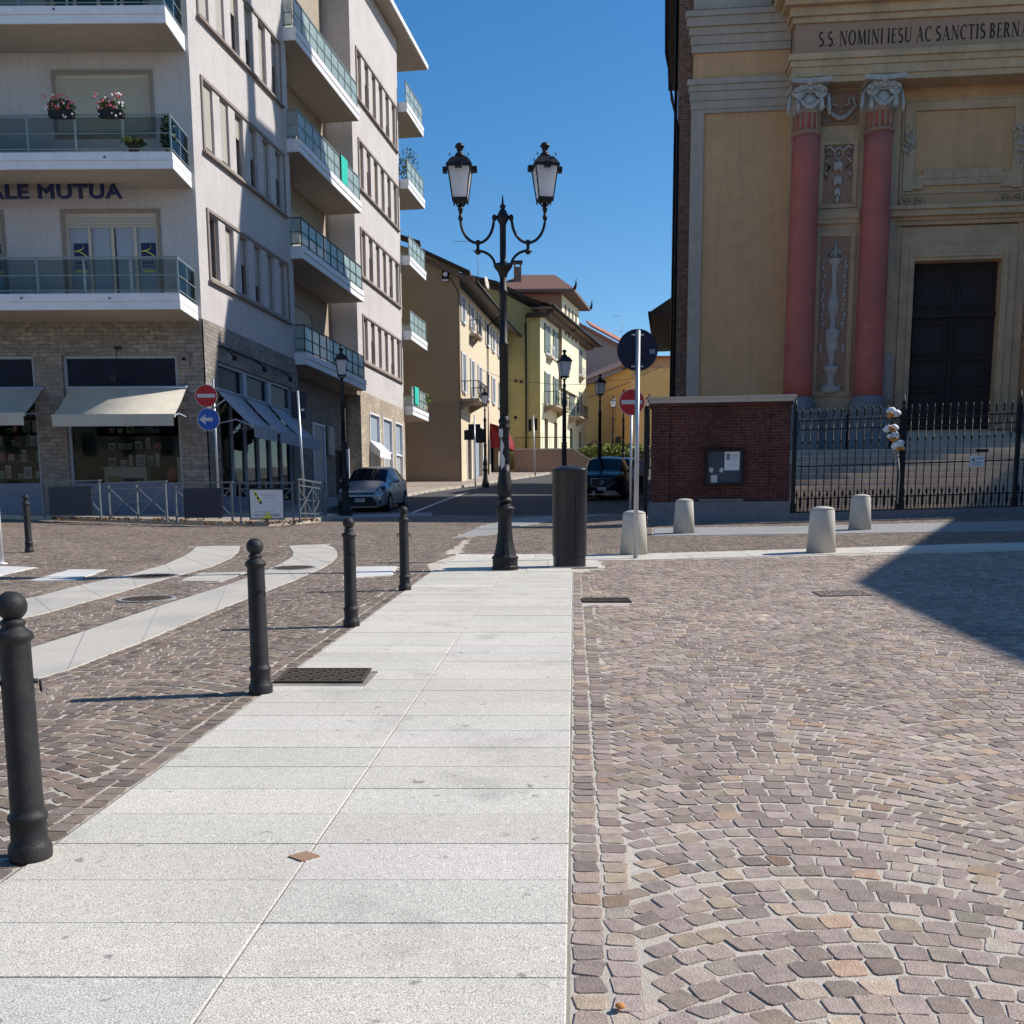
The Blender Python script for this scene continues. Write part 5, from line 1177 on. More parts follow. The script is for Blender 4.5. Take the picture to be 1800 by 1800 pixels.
# ---------------------------------------------------------------- brick wall with notice board, iron fence
FP = np.array([3.62, 27.3]); FF = frame((0, 0), CDx, CNx)
wal = thing('brick_wall', 'dark red brick wall with a pale stone cap beside the iron gate', 'wall', (FP[0], FP[1], 0))
b = MB(FF); b.box(.06, 3.58, -.5, -.002, 1.2, 4.62); b.box(.06, .50, -.002, .05, 2.2, 4.62); b.box(3.10, 3.58, -.002, .05, 2.2, 4.62); b.box(.02, 3.62, -.52, .07, 4.62, 4.70)
b.build('masonry', 'brick', wal)
b = MB(FF); arc = [(1.82+.62*math.cos(a), 4.0-.25+.52*math.sin(a)) for a in np.linspace(0, math.pi, 11)]; b.prism([(1.2, 3.55)]+arc[::-1]+[(2.44, 3.55)], -.0015, .018); b.build('blind_arch', 'brickd', wal)
b = MB(FF); b.box(-.02, 1.2, -.58, .14, 4.702, 4.80); b.box(-.06, 1.2, -.62, .18, 4.80, 4.85); b.box(1.206, 2.5, -.58, .14, 4.702, 4.80); b.box(1.206, 2.5, -.62, .18, 4.80, 4.85); b.box(2.506, 3.64, -.58, .14, 4.702, 4.80); b.box(2.506, 3.69, -.62, .18, 4.80, 4.86)
b.build('stone_cap', 'creamg', wal)
b = MB(FF)
for x0, x1 in ((.0, .46), (.465, 1.2), (1.205, 2.85), (2.855, 3.62)): b.box(x0, x1, -.5, .10, 1.2, 2.19)
b.box(1.30, 2.42, .051, .12, 2.2, 2.26); b.build('stone_plinth', 'plinth', wal)
nb = thing('notice_board', 'dark glazed notice board with a pale poster hanging on the brick wall', 'notice board', (FP[0], FP[1], 0))
b = MB(FF); rim(b, 1.44, 2.42, 2.61, 3.53, .02, .12, .06); b.build('frame', 'iron', nb)
b = MB(FF); b.box(1.5, 2.36, .02, .07, 2.67, 3.47); b.build('backing', 'nbk', nb)
b = MB(FF); b.box(1.93, 2.31, .071, .076, 2.99, 3.46); b.build('poster', 'paper', nb)
b = MB(FF); b.box(1.97, 2.07, .077, .080, 3.25, 3.41); b.box(2.10, 2.28, .077, .080, 3.36, 3.375); b.box(2.10, 2.26, .077, .080, 3.30, 3.31); b.box(2.10, 2.28, .077, .080, 3.25, 3.26); b.box(2.0, 2.26, .077, .08, 3.12, 3.128); b.build('poster_print', 'inkg', nb)
b = MB(FF); b.prism([(1.55, 2.95), (1.62, 2.93), (1.65, 3.0), (1.63, 3.06), (1.55, 3.06)], .071, .076); b.prism([(1.79, 2.99), (1.83, 2.93), (1.90, 2.95), (1.91, 3.03), (1.86, 3.07)], .071, .076); b.box(1.59, 1.75, .071, .076, 2.66, 2.87); b.build('torn_paper', 'signwhite', nb)
b = MB(FF); b.box(-.14, -.03, -.3, .0, 1.2, 4.65); o = b.build('dark_gate_post', 'iron', None, (FP[0], FP[1], 0)); tag(o, 'tall black iron post standing at the left end of the dark brick wall', 'post')
# fence
fen = thing('iron_fence', 'black spear topped iron fence and gate in front of the church steps', 'fence', (FP[0], FP[1], 0))
def gb(x): return 1.60+.022*x
posts = [3.70, 6.38, 9.2, 11.9, 14.2]
for x in posts:
    zb = gb(x); b = MB(FF)
    w = .05 if x != 6.38 else .085
    b.box(x-w, x+w, -.05, .05, zb-.1, 4.42+.02*(x-3.7)); b.box(x-w-.02, x+w+.02, -.07, .07, zb-.1, zb+.45); b.box(x-w-.02, x+w+.02, -.07, .07, 3.85, 3.95)
    zt = 4.42+.02*(x-3.7); b.lathe([(.03, 0), (.055, .03), (.03, .06), (.06, .12), (.035, .2), (.005, .36)], x, 0, zt, 10); b.build('post', 'iron', fen)
for q0, q1 in zip(posts, posts[1:]):
    for z in (4.20, 3.98, 3.06, 2.24, 1.90):
        b = MB(FF); za = z+.02*(q0-3.7); zc = z+.02*(q1-3.7)
        b.bar((q0+.09, 0, za), (q1-.09, 0, zc), .045, .03); b.build('rail', 'iron', fen)
    n = int(round((q1-q0)/.185)); b = MB(FF)
    for k in range(1, n):
        x = q0+(q1-q0)*k/n; dz_ = .02*(x-3.7)
        b.tube([(x, .0, 1.86+dz_), (x, .0, 4.36+dz_)], .014, 6)
        for zs, up in ((4.28, 1), (3.99-.38, 1), (2.05, 1)):
            zz = zs+dz_
            if zs == 4.28: b.lathe([(.014, 0), (.034, .05), (.016, .08), (.034, .13), (.004, .25)], x, 0, zz, 6)
            elif zs < 3: b.lathe([(.03, -.06), (.04, .12), (.012, .3)], x, 0, zz, 6)
            else: b.lathe([(.012, 0), (.03, .06), (.012, .14)], x, 0, zz, 6)
        b.ball((x, 0, 3.06+dz_), .03, 6, 4)
        xm = x-(q1-q0)/n/2; b.tube([(xm, 0, 1.9+dz_), (xm, 0, 2.30+dz_)], .012, 5); b.lathe([(.02, 0), (.035, .06), (.004, .2)], xm, 0, 2.28+dz_, 6)
        b.tube([(xm, 0, 3.99+dz_), (xm, 0, 4.2+dz_)], .01, 5)
    b.build('bars', 'iron', fen)
b = MB(FF); b.hexa([(x, y, z+gb(x)) for z in (-.15, .2) for x, y in ((3.62, .1), (14.3, .1), (14.3, -.12), (3.62, -.12))]); b.build('kerb_stone', 'plinth', fen)
# sign plates on the fence
b = MB(FF); b.box(8.05, 8.40, .035, .045, 3.0, 3.28); o = b.build('gate_notice', 'paper', None, (FP[0], FP[1], 0)); tag(o, 'small white notice plate fixed to the church fence bars', 'notice')
b = MB(FF); b.ball((8.13, .047, 3.18), .03, 8, 4, sy=.1); b.box(8.18, 8.37, .046, .049, 3.20, 3.215); b.box(8.1, 8.34, .046, .049, 3.11, 3.12); b.box(8.1, 8.3, .046, .049, 3.06, 3.068); b.build('print', 'ink', o)
b = MB(FF); b.box(8.18, 8.48, .035, .07, 3.37, 3.44); o = b.build('black_letter_slot', 'iron', None, (FP[0], FP[1], 0)); tag(o, 'small black metal box on the fence just above the white notice', 'letter box')
# plush toys and bags tied to the gate post
def plush(x, z, label, sc=1.0, k=0):
    p = FP+CDx*x+CNx*.13; t = thing('stuffed_toy_bundle', label, 'toy bundle', (float(p[0]), float(p[1]), z), CA, 'white and orange bundles tied to the gate'); random.seed(k+3)
    b = MB(); 
    for _ in range(6): b.ball((random.gauss(0, .07), -.02, random.gauss(.05, .04)), random.uniform(.07, .11)*sc, 10, 8, sx=1.2, sz=.8)
    b.build('white_wrapping', 'plast', t); b = MB()
    for _ in range(5): b.ball((random.gauss(0, .045), -.10, random.gauss(-.02, .03)), random.uniform(.035, .06)*sc, 8, 6)
    b.build('orange_filling', 'bread', t); return t
plush(6.02, 4.33, 'white bag with orange filling, the topmost bundle on the church gate', 1.15, 1)
plush(6.03, 3.95, 'white bundle tied to the gate between the top and the orange one', .85, 2)
plush(6.12, 3.72, 'mostly orange bundle with a white wrapper halfway down the gate', .9, 5)
plush(6.24, 3.50, 'lowest white and orange bundle hanging on the gate by the thick post', 1.0, 7)
p = FP+CDx*6.2+CNx*.1; b = MB(); b.tube([(-.1, -.03, .9), (-.06, -.03, .4), (.05, -.03, -.3)], .012, 6); b.tube([(.05, -.03, .3), (.12, -.03, -.3), (.1, -.03, -1.0)], .018, 6); o = b.build('cord', 'ropem', None, (float(p[0]), float(p[1]), 3.1)); tag(o, 'pale cord hanging down the gate from the white and orange bundles', 'cord')
random.seed(11)
# building outside the frame to the right (its shadow falls on the square)
A1 = np.array([4.39, 13.24]); hgt = 13.0; off = hgt/math.tan(EL); cz = .8
ap = A1+np.array([math.cos(AZ), math.sin(AZ)])*off; near = np.array([4.34, 8.62]); far_ = np.array([10.3, 26.3])
pts = [ap, ap+(far_-A1)/np.linalg.norm(far_-A1)*24, ap+np.array([22, 24]), ap+np.array([22, -14]), ap+(near-A1)/np.linalg.norm(near-A1)*9]
sb = thing('shading_building', 'plain rendered building out of view casting the large triangular shadow', 'building', (float(ap[0]), float(ap[1]), 0))
b = MB(); b.prismz([tuple((p-ap).tolist()) for p in pts], 0, hgt+cz); b.build('wall', 'creamg', sb)
b = MB()
for k in range(6):
    q = (far_-A1)/np.linalg.norm(far_-A1); nn = np.array([-q[1], q[0]]); pp = q*(2.5+k*3.6)
    for z in (3.2, 7.2, 10.6): b.hexa([(float(pp[0]+q[0]*a+nn[0]*c), float(pp[1]+q[1]*a+nn[1]*c), z+h) for h in (0, 1.8) for a, c in ((0, .0), (1.1, .0), (1.1, .04), (0, .04))])
b.build('window', 'gshut', sb)
# ================================================================ HOUSES DOWN THE STREET
def simple_window(parent, Mx, x0, x1, z0, z1, mf, mp='glass', shut=None, sw=.42, open_=True, surround=None, sill=True):
    b = MB(Mx); rim(b, x0, x1, z0, z1, .004, .05, .06); b.box((x0+x1)/2-.03, (x0+x1)/2+.03, .004, .05, z0+.06, z1-.06)
    if sill: b.box(x0-.1, x1+.1, .004, .14, z0-.08, z0-.001)
    f = b.build('window', mf, parent); g = MB(Mx); g.box(x0+.06, x1-.06, .004, .02, z0+.06, z1-.06); g.build('pane', mp, f)
    if shut:
        for xa, xb in ((x0-sw, x0-.01), (x1+.01, x1+sw)): s = MB(Mx); s.box(xa, xb, .01, .06, z0, z1); s.build('shutter', shut, f)
    return f
def iron_balcony(parent, Mx, x0, x1, z, dep, slabm='soffit', railm='iron', h=.98):
    b = MB(Mx); b.box(x0, x1, .002, dep, z-.12, z); b.prismx([(.002, z-.12), (dep*.8, z-.12), (dep*.55, z-.25), (.002, z-.55)], x0+.25, x0+.45); b.prismx([(.002, z-.12), (dep*.8, z-.12), (dep*.55, z-.25), (.002, z-.55)], x1-.45, x1-.25)
    s = b.build('balcony', slabm, parent); r = MB(Mx)
    r.box(x0+.03, x1-.03, dep-.07, dep-.03, z+h-.04, z+h); r.box(x0+.03, x1-.03, dep-.06, dep-.04, z+.08, z+.11)
    for x in (x0+.05, x1-.05): r.box(x-.02, x+.02, .02, dep-.03, z+h-.045, z+h-.005)
    n = int((x1-x0)/.16)
    for k in range(n+1):
        x = x0+.05+(x1-x0-.1)*k/n; r.tube([(x, dep-.05, z), (x+(.05 if k % 2 else -.05), dep-.02, z+h*.45), (x, dep-.05, z+h-.04)], .011, 5)
    for e in (x0+.05, x1-.05):
        for k in range(int(dep/.16)): y = .08+k*.16; r.tube([(e, y, z), (e, y, z+h-.04)], .011, 5)
    r.build('railing', railm, s); return s
# --- beige house with gable
BO = np.array([-2.76, 58.9]); BF = frame((0, 0), SD, SN); BG = frame((0, 0), (-1, 0), (0, -1))
bh = thing('beige_house', 'cream street house with a brown windowless gable, grey shutters and a red shop awning', 'house', (BO[0], BO[1], 0))
GZ_ = [(0, 2.5), (9, 2.5), (9, 18.9), (2.25, 16.55), (2.2, 16.05), (0, 15.35)]
b = MB(); b.M = BG; b.prism([(p[0], p[1]) for p in [(0, 8.6), (9, 8.6), (9, 18.9), (2.25, 16.6), (.0, 15.75)]], -.3, 0); b.build('gable_wall', 'beigeg', bh)
b = MB(BG); b.box(0, 9, -.3, .004, 2.5, 8.6); b.build('lower_gable_wall', 'beigel', bh)
L_ = 21.3; tz = 14.75
bops = [(1.6, 2.7, 4.3, 7.2), (3.5, 6.3, 4.2, 7.7), (9.0, 12.0, 4.4, 7.2), (13.6, 15.2, 4.8, 7.6), (17.2, 18.6, 5.0, 7.6)]
b = MB(BF); wallgrid(b, 0, L_, 2.5, tz, bops, .3); b.quad((L_, 0, 3), (L_, -9, 3), (L_, -9, tz), (L_, 0, tz)); b.build('street_wall', 'beige', bh)
b = MB(BF); b.box(.2, L_-.1, -8.8, -.45, 3, tz-.2); b.build('core', 'dark', bh)
for o in bops: b = MB(BF); rim(b, o[0]-.12, o[1]+.12, o[2]-.1, o[3]+.12, .003, .04, .1); b.build('door_surround', 'white', bh)
b = MB(BF); b.box(3.5, 6.3, -.28, -.2, 4.2, 7.7); b.build('shop_shutter', 'greyf', bh)
for i, t in enumerate((.9, 3.4, 5.7, 8.4, 10.4, 12.6, 15.0, 17.4, 19.6)):
    simple_window(bh, BF, t-.35, t+.35, 13.0, 14.4, 'white', 'glass', 'wshut', .38)
    simple_window(bh, BF, t-.35, t+.35, 9.2 if i in (0, 1, 7, 8) else 9.7, 11.35, 'white', 'glass', 'wshut' if i not in (3, 5) else None, .38)
iron_balcony(bh, BF, -.05, 2.9, 8.75, 1.05); iron_balcony(bh, BF, 15.6, 20.6, 8.9, 1.0); iron_balcony(bh, BF, 2.6, 3.9, 12.7, .55, 'soffit', 'iron', .8); iron_balcony(bh, BF, 18.5, 20.3, 12.7, .55, 'soffit', 'iron', .8)
b = MB(BF)
for x0, x1 in ((9.0, 12.1),):
    prof = [(.02, 8.3), (.5, 8.15), (.9, 7.7), (1.15, 7.0), (1.15, 6.75)]
    vs = [(x, y, z) for x in (x0, x1) for y, z in prof]; n = len(prof); b.add(vs, [(i, i+1, n+i+1, n+i) for i in range(n-1)]+[tuple(range(n))+(), ], 0, False); b.add([(x1, y, z) for y, z in prof]+[(x1, .02, 6.75)], [tuple(range(n+1))]); b.add([(x0, y, z) for y, z in prof]+[(x0, .02, 6.75)], [tuple(range(n+1))])
b.build('awning', 'redaw', bh)
b = MB(BF); b.add([(-.35, 1.0, tz-.02), (L_+.3, 1.0, tz-.02), (L_+.3, -6, 18.0), (-.35, -6, 18.0), (-.35, 1.0, tz+.16), (L_+.3, 1.0, tz+.16), (L_+.3, -6, 18.2), (-.35, -6, 18.2)], [(0,3,2,1),(4,5,6,7),(0,1,5,4),(1,2,6,5),(2,3,7,6),(3,0,4,7)]); b.build('roof', 'eave2', bh)
b = MB(BF); b.tube([(-.4, 1.06, tz+.06), (L_+.3, 1.06, tz+.06)], .09, 8); b.tube([(8.0, 1.0, tz), (8.0, .1, tz-.6), (8.0, .08, 5)], .06, 6); b.build('gutter', 'iron', bh)
b = MB(BG); b.hexa([(-.6, .3, 15.35), (2.25, .3, 16.62), (2.25, -.4, 16.62), (-.6, -.4, 15.35), (-.6, .3, 15.5), (2.25, .3, 16.78), (2.25, -.4, 16.78), (-.6, -.4, 15.5)]); b.hexa([(2.1, .3, 16.9), (9.2, .3, 19.2), (9.2, -.4, 19.2), (2.1, -.4, 16.9), (2.1, .3, 17.06), (9.2, .3, 19.36), (9.2, -.4, 19.36), (2.1, -.4, 17.06)]); b.build('verge', 'eave', bh)
b = MB(BG); b.tube([(.05, .06, 2.5), (.05, .06, 14.4), (.5, .06, 15.2), (.9, .08, 15.1)], .035, 6); b.build('cable', 'eave2', bh)
t = MB(BG); t.prism([(.55, 15.0), (.95, 15.0), (.95, 15.45)]+[(.75+.2*math.cos(a), 15.45+.22*math.sin(a)) for a in np.linspace(0, math.pi, 8)]+[(.55, 15.45)], .003, .03); t.build('attic_vent', 'dark', bh)
t = MB(BG); t.ball((.75, .16, 15.35), .14, 8, 6); t.box(.6, .95, .05, .2, 15.0, 15.08); t.build('alarm_lamp', 'white', bh)
b = MB(BG); b.box(8.0, 8.25, .01, .12, 5.1, 5.45); b.build('meter_box', 'white', bh)
# --- yellow villa on a terrace
VA = math.atan2(.959, .285); VX = np.array([math.cos(VA), math.sin(VA)]); VN = np.array([VX[1], -VX[0]]); VO = np.array([2.1, 74.0])
VF = frame((0, 0), VX, VN); VG = frame((0, 0), (-1, 0), (0, -1))
vh = thing('yellow_villa', 'yellow three storey villa with green shutters, roof tower and small balconies behind the beige house', 'house', (VO[0], VO[1], 0))
b = MB(VG); b.prism([(0, 5.0), (8, 5.0), (8, 19.0), (2.8, 17.8), (0, 16.35)], -.3, 0); b.build('gable_wall', 'olive', vh)
vops = [(1.2, 2.2, 7.0, 9.4), (4.0, 5.0, 7.0, 9.4), (9.0, 10.2, 7.0, 9.4), (12.4, 13.4, 7.0, 9.4)]
b = MB(VF); wallgrid(b, 0, 14.8, 6.0, 16.5, vops, .2); b.quad((14.8, 0, 6), (14.8, -8, 6), (14.8, -8, 16.5), (14.8, 0, 16.5)); b.build('street_wall', 'yellow', vh)
b = MB(VF)
for i, o in enumerate(vops): b = MB(VF); b.box(o[0], o[1], -.18, -.12, o[2], o[3]); b.build('door', 'wood', vh)
b = MB(VF); b.box(9.2, 10.0, -.118, -.1, 7.0, 9.2); b.build('green_door', 'green', vh)
for i, t in enumerate((1.9, 4.4, 7.0, 9.6, 12.3)):
    simple_window(vh, VF, t-.4, t+.4, 10.35 if i in (0, 1, 3) else 10.9, 12.6, 'white', 'glass', 'gshut', .42)
    simple_window(vh, VF, t-.4, t+.4, 13.9, 15.9, 'white', 'glass', 'gshut', .42)
for x0, x1 in ((.9, 5.2), (8.6, 11.6)): iron_balcony(vh, VF, x0, x1, 10.25, .95, 'soffit', 'iron', .95)
for t in (2.3, 7.2, 12.4): iron_balcony(vh, VF, t-.6, t+.6, 13.75, .4, 'creamg', 'white', .7)
b = MB(VF); b.box(-.7, 15.6, -.5, 1.0, 16.5, 16.62); b.box(-.4, 15.2, .001, .55, 16.25, 16.5); e = b.build('eave', 'eave2', vh)
b = MB(VF); b.add([(-.8, 1.1, 16.63), (15.7, 1.1, 16.63), (15.7, -5, 18.9), (-.8, -5, 18.9)], [(0, 1, 2, 3)]); b.build('roof', 'tile', vh)
b = MB(VF); b.tube([(-.8, 1.12, 16.62), (15.7, 1.12, 16.62)], .1, 8); b.tube([(7.2, 1.1, 16.6), (7.2, .1, 16.1), (7.2, .1, 7)], .06, 6); b.build('gutter', 'iron', vh)
b = MB(VG); b.hexa([(-.9, .5, 16.3), (3.0, .5, 18.15), (3.0, -.3, 18.15), (-.9, -.3, 16.3), (-.9, .5, 16.5), (3.0, .5, 18.38), (3.0, -.3, 18.38), (-.9, -.3, 16.5)]); b.hexa([(3.0, .5, 18.15), (8.5, .5, 19.4), (8.5, -.3, 19.4), (3.0, -.3, 18.15), (3.0, .5, 18.38), (8.5, .5, 19.62), (8.5, -.3, 19.62), (3.0, -.3, 18.38)]); b.box(-.6, .95, .001, .5, 16.05, 16.28); b.build('verge', 'eave', vh)
b = MB(VG); b.tube([(1.0, .4, 16.1), (1.0, .12, 15.6), (1.0, .1, 5)], .06, 8); b.build('downpipe', 'iron', vh)
b = MB(VG)
for x, z in ((1.35, 11.75), (1.7, 11.8), (1.75, 9.3)): b.tube([(x, -.0, z), (x, .06, z)], .11, 10)
b.build('vent_hole', 'dark', vh)
# tower
b = MB(); TX0, TX1, TY = -2.8, 1.75, 5.2
b.prismz([(TX0, TY), (TX1, TY), (TX1+1.6, TY+5.4), (TX0+1.6, TY+5.4)], 12, 18.75); b.build('tower_wall', 'mauve', vh)
TF = frame((TX1, TY), VX, VN); b = MB(TF); b.box(-.0, 5.6, .002, .03, 12, 18.7); b.build('tower_side_render', 'yellow', vh)
b = MB(TF)
for i in range(4):
    x = .8+i*1.15; b.prism([(x, 16.0), (x+.62, 16.0), (x+.62, 17.9)]+[(x+.31+.31*math.cos(a), 17.9+.31*math.sin(a)) for a in np.linspace(0, math.pi, 9)[1:-1]]+[(x, 17.9)], .031, .05)
b.build('arched_window', 'eave2', vh)
b = MB(frame((0, TY), (1, 0), (0, -1))); b.prism([(.45-.55, 15.5), (.45+.55, 15.5), (.45+.55, 17.6)]+[(.45+.55*math.cos(a), 17.6+.55*math.sin(a)) for a in np.linspace(0, math.pi, 11)[1:-1]]+[(.45-.55, 17.6)], .002, .04, 1); b.box(.15, .7, .041, .06, 15.6, 17.7, 0); b.build('arched_window', ['white', 'dark'], vh)
b = MB(); q = [(TX0-.8, TY-.8), (TX1+.9, TY-.8), (TX1+2.6, TY+6.2), (TX0+1, TY+6.2)]
b.prismz(q, 18.75, 18.92); b.build('eave', 'eave2', vh)
b = MB(); rr = [(TX0+1.5, TY+2.6, 20.7), (TX1-.4, TY+2.6, 20.7)]; qq = [(p[0], p[1], 18.93) for p in q]
b.add(qq+rr, [(0, 1, 5, 4), (1, 2, 5), (2, 3, 4, 5), (3, 0, 4)]); b.build('roof', 'tile', vh)
b = MB()
for p in (q[1], q[2]): b.tube([(p[0], p[1], 18.9), (p[0]+.1, p[1]-.1, 19.2), (p[0]+.12, p[1]-.1, 19.6)], [.12, .08, .02], 6)
b.build('finial', 'iron', vh)
b = MB(); cx_, cy_ = -1.5, TY+1.2
b.box(cx_-.28, cx_+.28, cy_-.28, cy_+.28, 19.2, 20.9, 0)
for s in (-1, 1): b.box(cx_+s*.22-.06, cx_+s*.22+.06, cy_-.28, cy_+.28, 20.9, 21.2, 0)
b.box(cx_-.38, cx_+.38, cy_-.38, cy_+.38, 21.2, 21.32, 1); b.build('chimney', ['brick2', 'iron'], vh)
# terrace wall, railing
tr = thing('terrace_wall', 'brown rendered retaining wall with a sloping stair parapet below the yellow villa', 'wall', (.2, 70.3, 0))
b = MB(); b.box(.05, 4.0, 0, .35, 4.2, 6.78); b.box(.05, 4.2, .35, 8, 4.2, 6.7); b.box(4.2, 9, 3.2, 14, 4.2, 6.7)
b.hexa([(4.0, 0, 4.3), (6.0, 0, 4.5), (6.0, .3, 4.5), (4.0, .3, 4.3), (4.0, 0, 6.78), (6.0, 0, 5.5), (6.0, .3, 5.5), (4.0, .3, 6.78)]); b.build('wall', 'tan', tr)
b = MB(); b.box(.0, 4.0, -.04, .40, 6.782, 6.88); b.hexa([(4.0, -.05, 6.782), (6.1, -.05, 5.45), (6.1, .38, 5.45), (4.0, .38, 6.782), (4.0, -.05, 6.90), (6.1, -.05, 5.57), (6.1, .38, 5.57), (4.0, .38, 6.90)]); b.build('coping', 'creamg', tr)
b = MB()
for k in range(26): x = .1+k*.155; b.tube([(x, .18, 6.88), (x, .18, 7.75)], .013, 5)
b.box(.1, 4.0, .165, .195, 7.6, 7.64); b.build('railing', 'iron', tr)
hb = MB(); leaves(hb, (0, 0, .45), 3.0, .8, .6, 1500, .16); o = hb.build('hedge', 'leafy', None, (7.4, 73.2, 6.35)); tag(o, 'small sunlit yellow green hedge behind the black car', 'hedge')
# --- orange houses closing the street
oh = thing('orange_house', 'long orange house with a tiled roof at the bend of the street', 'house', (9.6, 84, 0))
ov = np.array([3.8-9.6, 104-84.]); ol = np.linalg.norm(ov); ov = ov/ol; on = np.array([-ov[1], ov[0]])*-1
if on[1] > 0: on = -on
OF = frame((0, 0), ov, on)
b = MB(OF); b.box(0, ol, -8, 0, 4, 14.2); b.build('wall', 'orange', oh)
b = MB(OF); b.box(0, ol, .002, .08, 13.0, 13.12); b.box(.0, ol, .002, .05, 4, 7.2); b.build('string_course', 'tan', oh)
for x, z0, z1, m in ((3.2, 10.0, 12.0, 'orange'), (7.5, 7.0, 9.2, 'tan'), (12.5, 9.8, 12, 'orange'), (17.5, 10, 12, 'wood')):
    bb = MB(OF); rim(bb, x, x+1.3, z0, z1, .003, .06, .12); bb.build('window_surround', m, oh)
bb = MB(OF); bb.box(17.7, 18.6, .003, .03, 10.1, 11.9); bb.box(18.7, 19.3, .003, .5, 9.8, 11.9); bb.build('shutter', 'gshut', oh)
for x in (2.0, 8.9): bb = MB(OF); bb.box(x, x+1.0, .004, .09, 5.5, 9.0); bb.build('door', 'wood', oh)
b = MB(OF); b.add([(-.3, .7, 14.15), (ol+.3, .7, 14.15), (ol+.3, -5, 16.9), (-.3, -5, 16.9), (-.3, .7, 14.35), (ol+.3, .7, 14.35), (ol+.3, -5, 17.1), (-.3, -5, 17.1)], [(0,3,2,1),(4,5,6,7),(0,1,5,4),(1,2,6,5),(2,3,7,6),(3,0,4,7)]); b.build('roof', 'tile', oh)
th = thing('tan_house', 'pale tan house with orange band and one dark window at the street end', 'house', (10.9, 96, 0))
b = MB(); b.box(-.4, 9, 0, 8, 4, 15.0, 0); b.box(-.41, 9.01, -.02, 0, 14.0, 15.0, 1); b.box(-.2, 9, -.01, 6, 15.0, 16.75, 0); b.box(-.5, 9.2, -.15, -.021, 15.0, 15.12, 2); b.build('wall', ['ochre2', 'orange', 'eave2'], th)
b = MB(); b.box(-.3, 9.4, -.5, 4, 16.75, 16.9); b.build('roof', 'tilefar', th)
b = MB(); rim(b, .75, 2.35, 11.7, 13.7, -.06, -.002, .12); w = b.build('window', 'ochre', th); b = MB(); b.box(.87, 2.23, -.03, -.002, 11.8, 13.6); b.build('pane', 'dark', w)
ph = thing('pink_grey_house', 'tall pink grey house with a sloping red roof behind the orange one', 'house', (6.3, 112, 0))
b = MB(); b.prism([(0, 6), (12, 6), (12, 17.5), (6.2, 20.0), (1.4, 22.6), (0, 22.6)], 0, 10); b.build('wall', 'pink', ph)
b = MB(); b.hexa([(.8, -.4, 22.75), (7.6, -.4, 19.2), (7.6, 8, 19.8), (.8, 8, 23.6), (.8, -.4, 23.0), (7.6, -.4, 19.5), (7.6, 8, 20.1), (.8, 8, 23.9)]); b.hexa([(2.2, .2, 22.6), (9.0, .2, 19.0), (9.0, 7, 21.0), (2.2, 7, 24.4), (2.2, .2, 22.8), (9.0, .2, 19.2), (9.0, 7, 21.2), (2.2, 7, 24.6)]); b.build('roof', 'tilefar', ph)
b = MB(); b.box(4.0, 4.6, -.05, -.0, 14.2, 17.6); b.box(5.0, 6.0, -.04, .0, 14.0, 17.0); b.build('window', 'creamg', ph)
b = MB(); b.prism([(0, 17.0), (1.6, 18.0), (.1, 19.0)], -1.5, 0) if False else b.hexa([(-1.2, -4, 17.3), (.9, -4, 18.6), (.9, 0, 18.6), (-1.2, 0, 17.3), (-1.2, -4, 18.9), (1.0, -4, 18.9), (1.0, 0, 18.9), (-1.2, 0, 18.9)]); b.build('side_eave', 'eave', ph)
# --- olive house on the right behind the church
ol_ = thing('olive_house', 'narrow olive house with deep black eaves squeezed behind the church', 'house', (7.75, 51.0, 0))
QF = frame((0, 0), SD, (-SN[0], -SN[1]))
b = MB(QF); b.box(0, 9, -8, 0, 2.5, 11.55, 0); b.box(0, 9, -8, .02, 2.5, 8.1, 1) ; b.build('wall', ['olive', 'eave2'], ol_)
b = MB(QF); b.box(-.5, 9.6, -8, 1.0, 11.5, 11.7); b.add([(-.5, 1.0, 11.71), (9.6, 1.0, 11.71), (9.6, -3, 14.2), (-.5, -3, 14.2)], [(0, 1, 2, 3)]); b.build('roof', 'eave', ol_)
b = MB(QF); b.tube([(-.5, 1.05, 11.66), (9.6, 1.05, 11.66)], .08, 6); b.build('gutter', 'iron', ol_)
# antennas
def antenna(loc, h, arms, label):
    b = MB(); b.tube([(0, 0, 0), (0, 0, h)], .022, 5)
    for z, l, s in arms:
        b.tube([(-l if s <= 0 else 0, 0, z), (l if s >= 0 else 0, 0, z)], .014, 4)
        for k in range(5): x = (-l+l*k/5) if s <= 0 else l*k/5; b.tube([(x, -.16, z), (x, .16, z)], .007, 4)
    tag(b.build('tv_antenna', 'rail', None, loc), label, 'antenna', 'television antennas on the roofs')
antenna((-1.95, 66.5, 16.2), 3.0, [(2.9, 1.5, -1), (2.4, .4, -1)], 'thin television antenna with one long arm above the beige house roof')
antenna((11.4, 108, 19.3), 3.8, [(3.5, .9, -1), (2.0, .5, 0)], 'television antenna with two cross arms above the far red roof')
b = MB(); b.lathe([(.02, 0), (.35, .05), (.55, .16), (.56, .17), (.3, .1), (.02, .04)], n=16, sm=True); o = b.build('satellite_dish', 'creamg', None, (-1.55, 68.2, 17.0)); o.rotation_euler = (R(80), 0, R(75)); o.scale = (.75, .75, .75); tag(o, 'white satellite dish on the roof behind the main lamp post', 'satellite dish')
b = MB(); b.box(-.25, .25, -.25, .25, 0, 1.5); b.box(-.32, .32, -.32, .32, 1.5, 1.6); b.lathe([(.12, 1.6), (.10, 1.9)], n=8); tag(b.build('chimney_stack', 'brick2', None, (-2.6, 70.0, 16.2)), 'dark slim chimney rising behind the roof edge of the beige house', 'chimney')
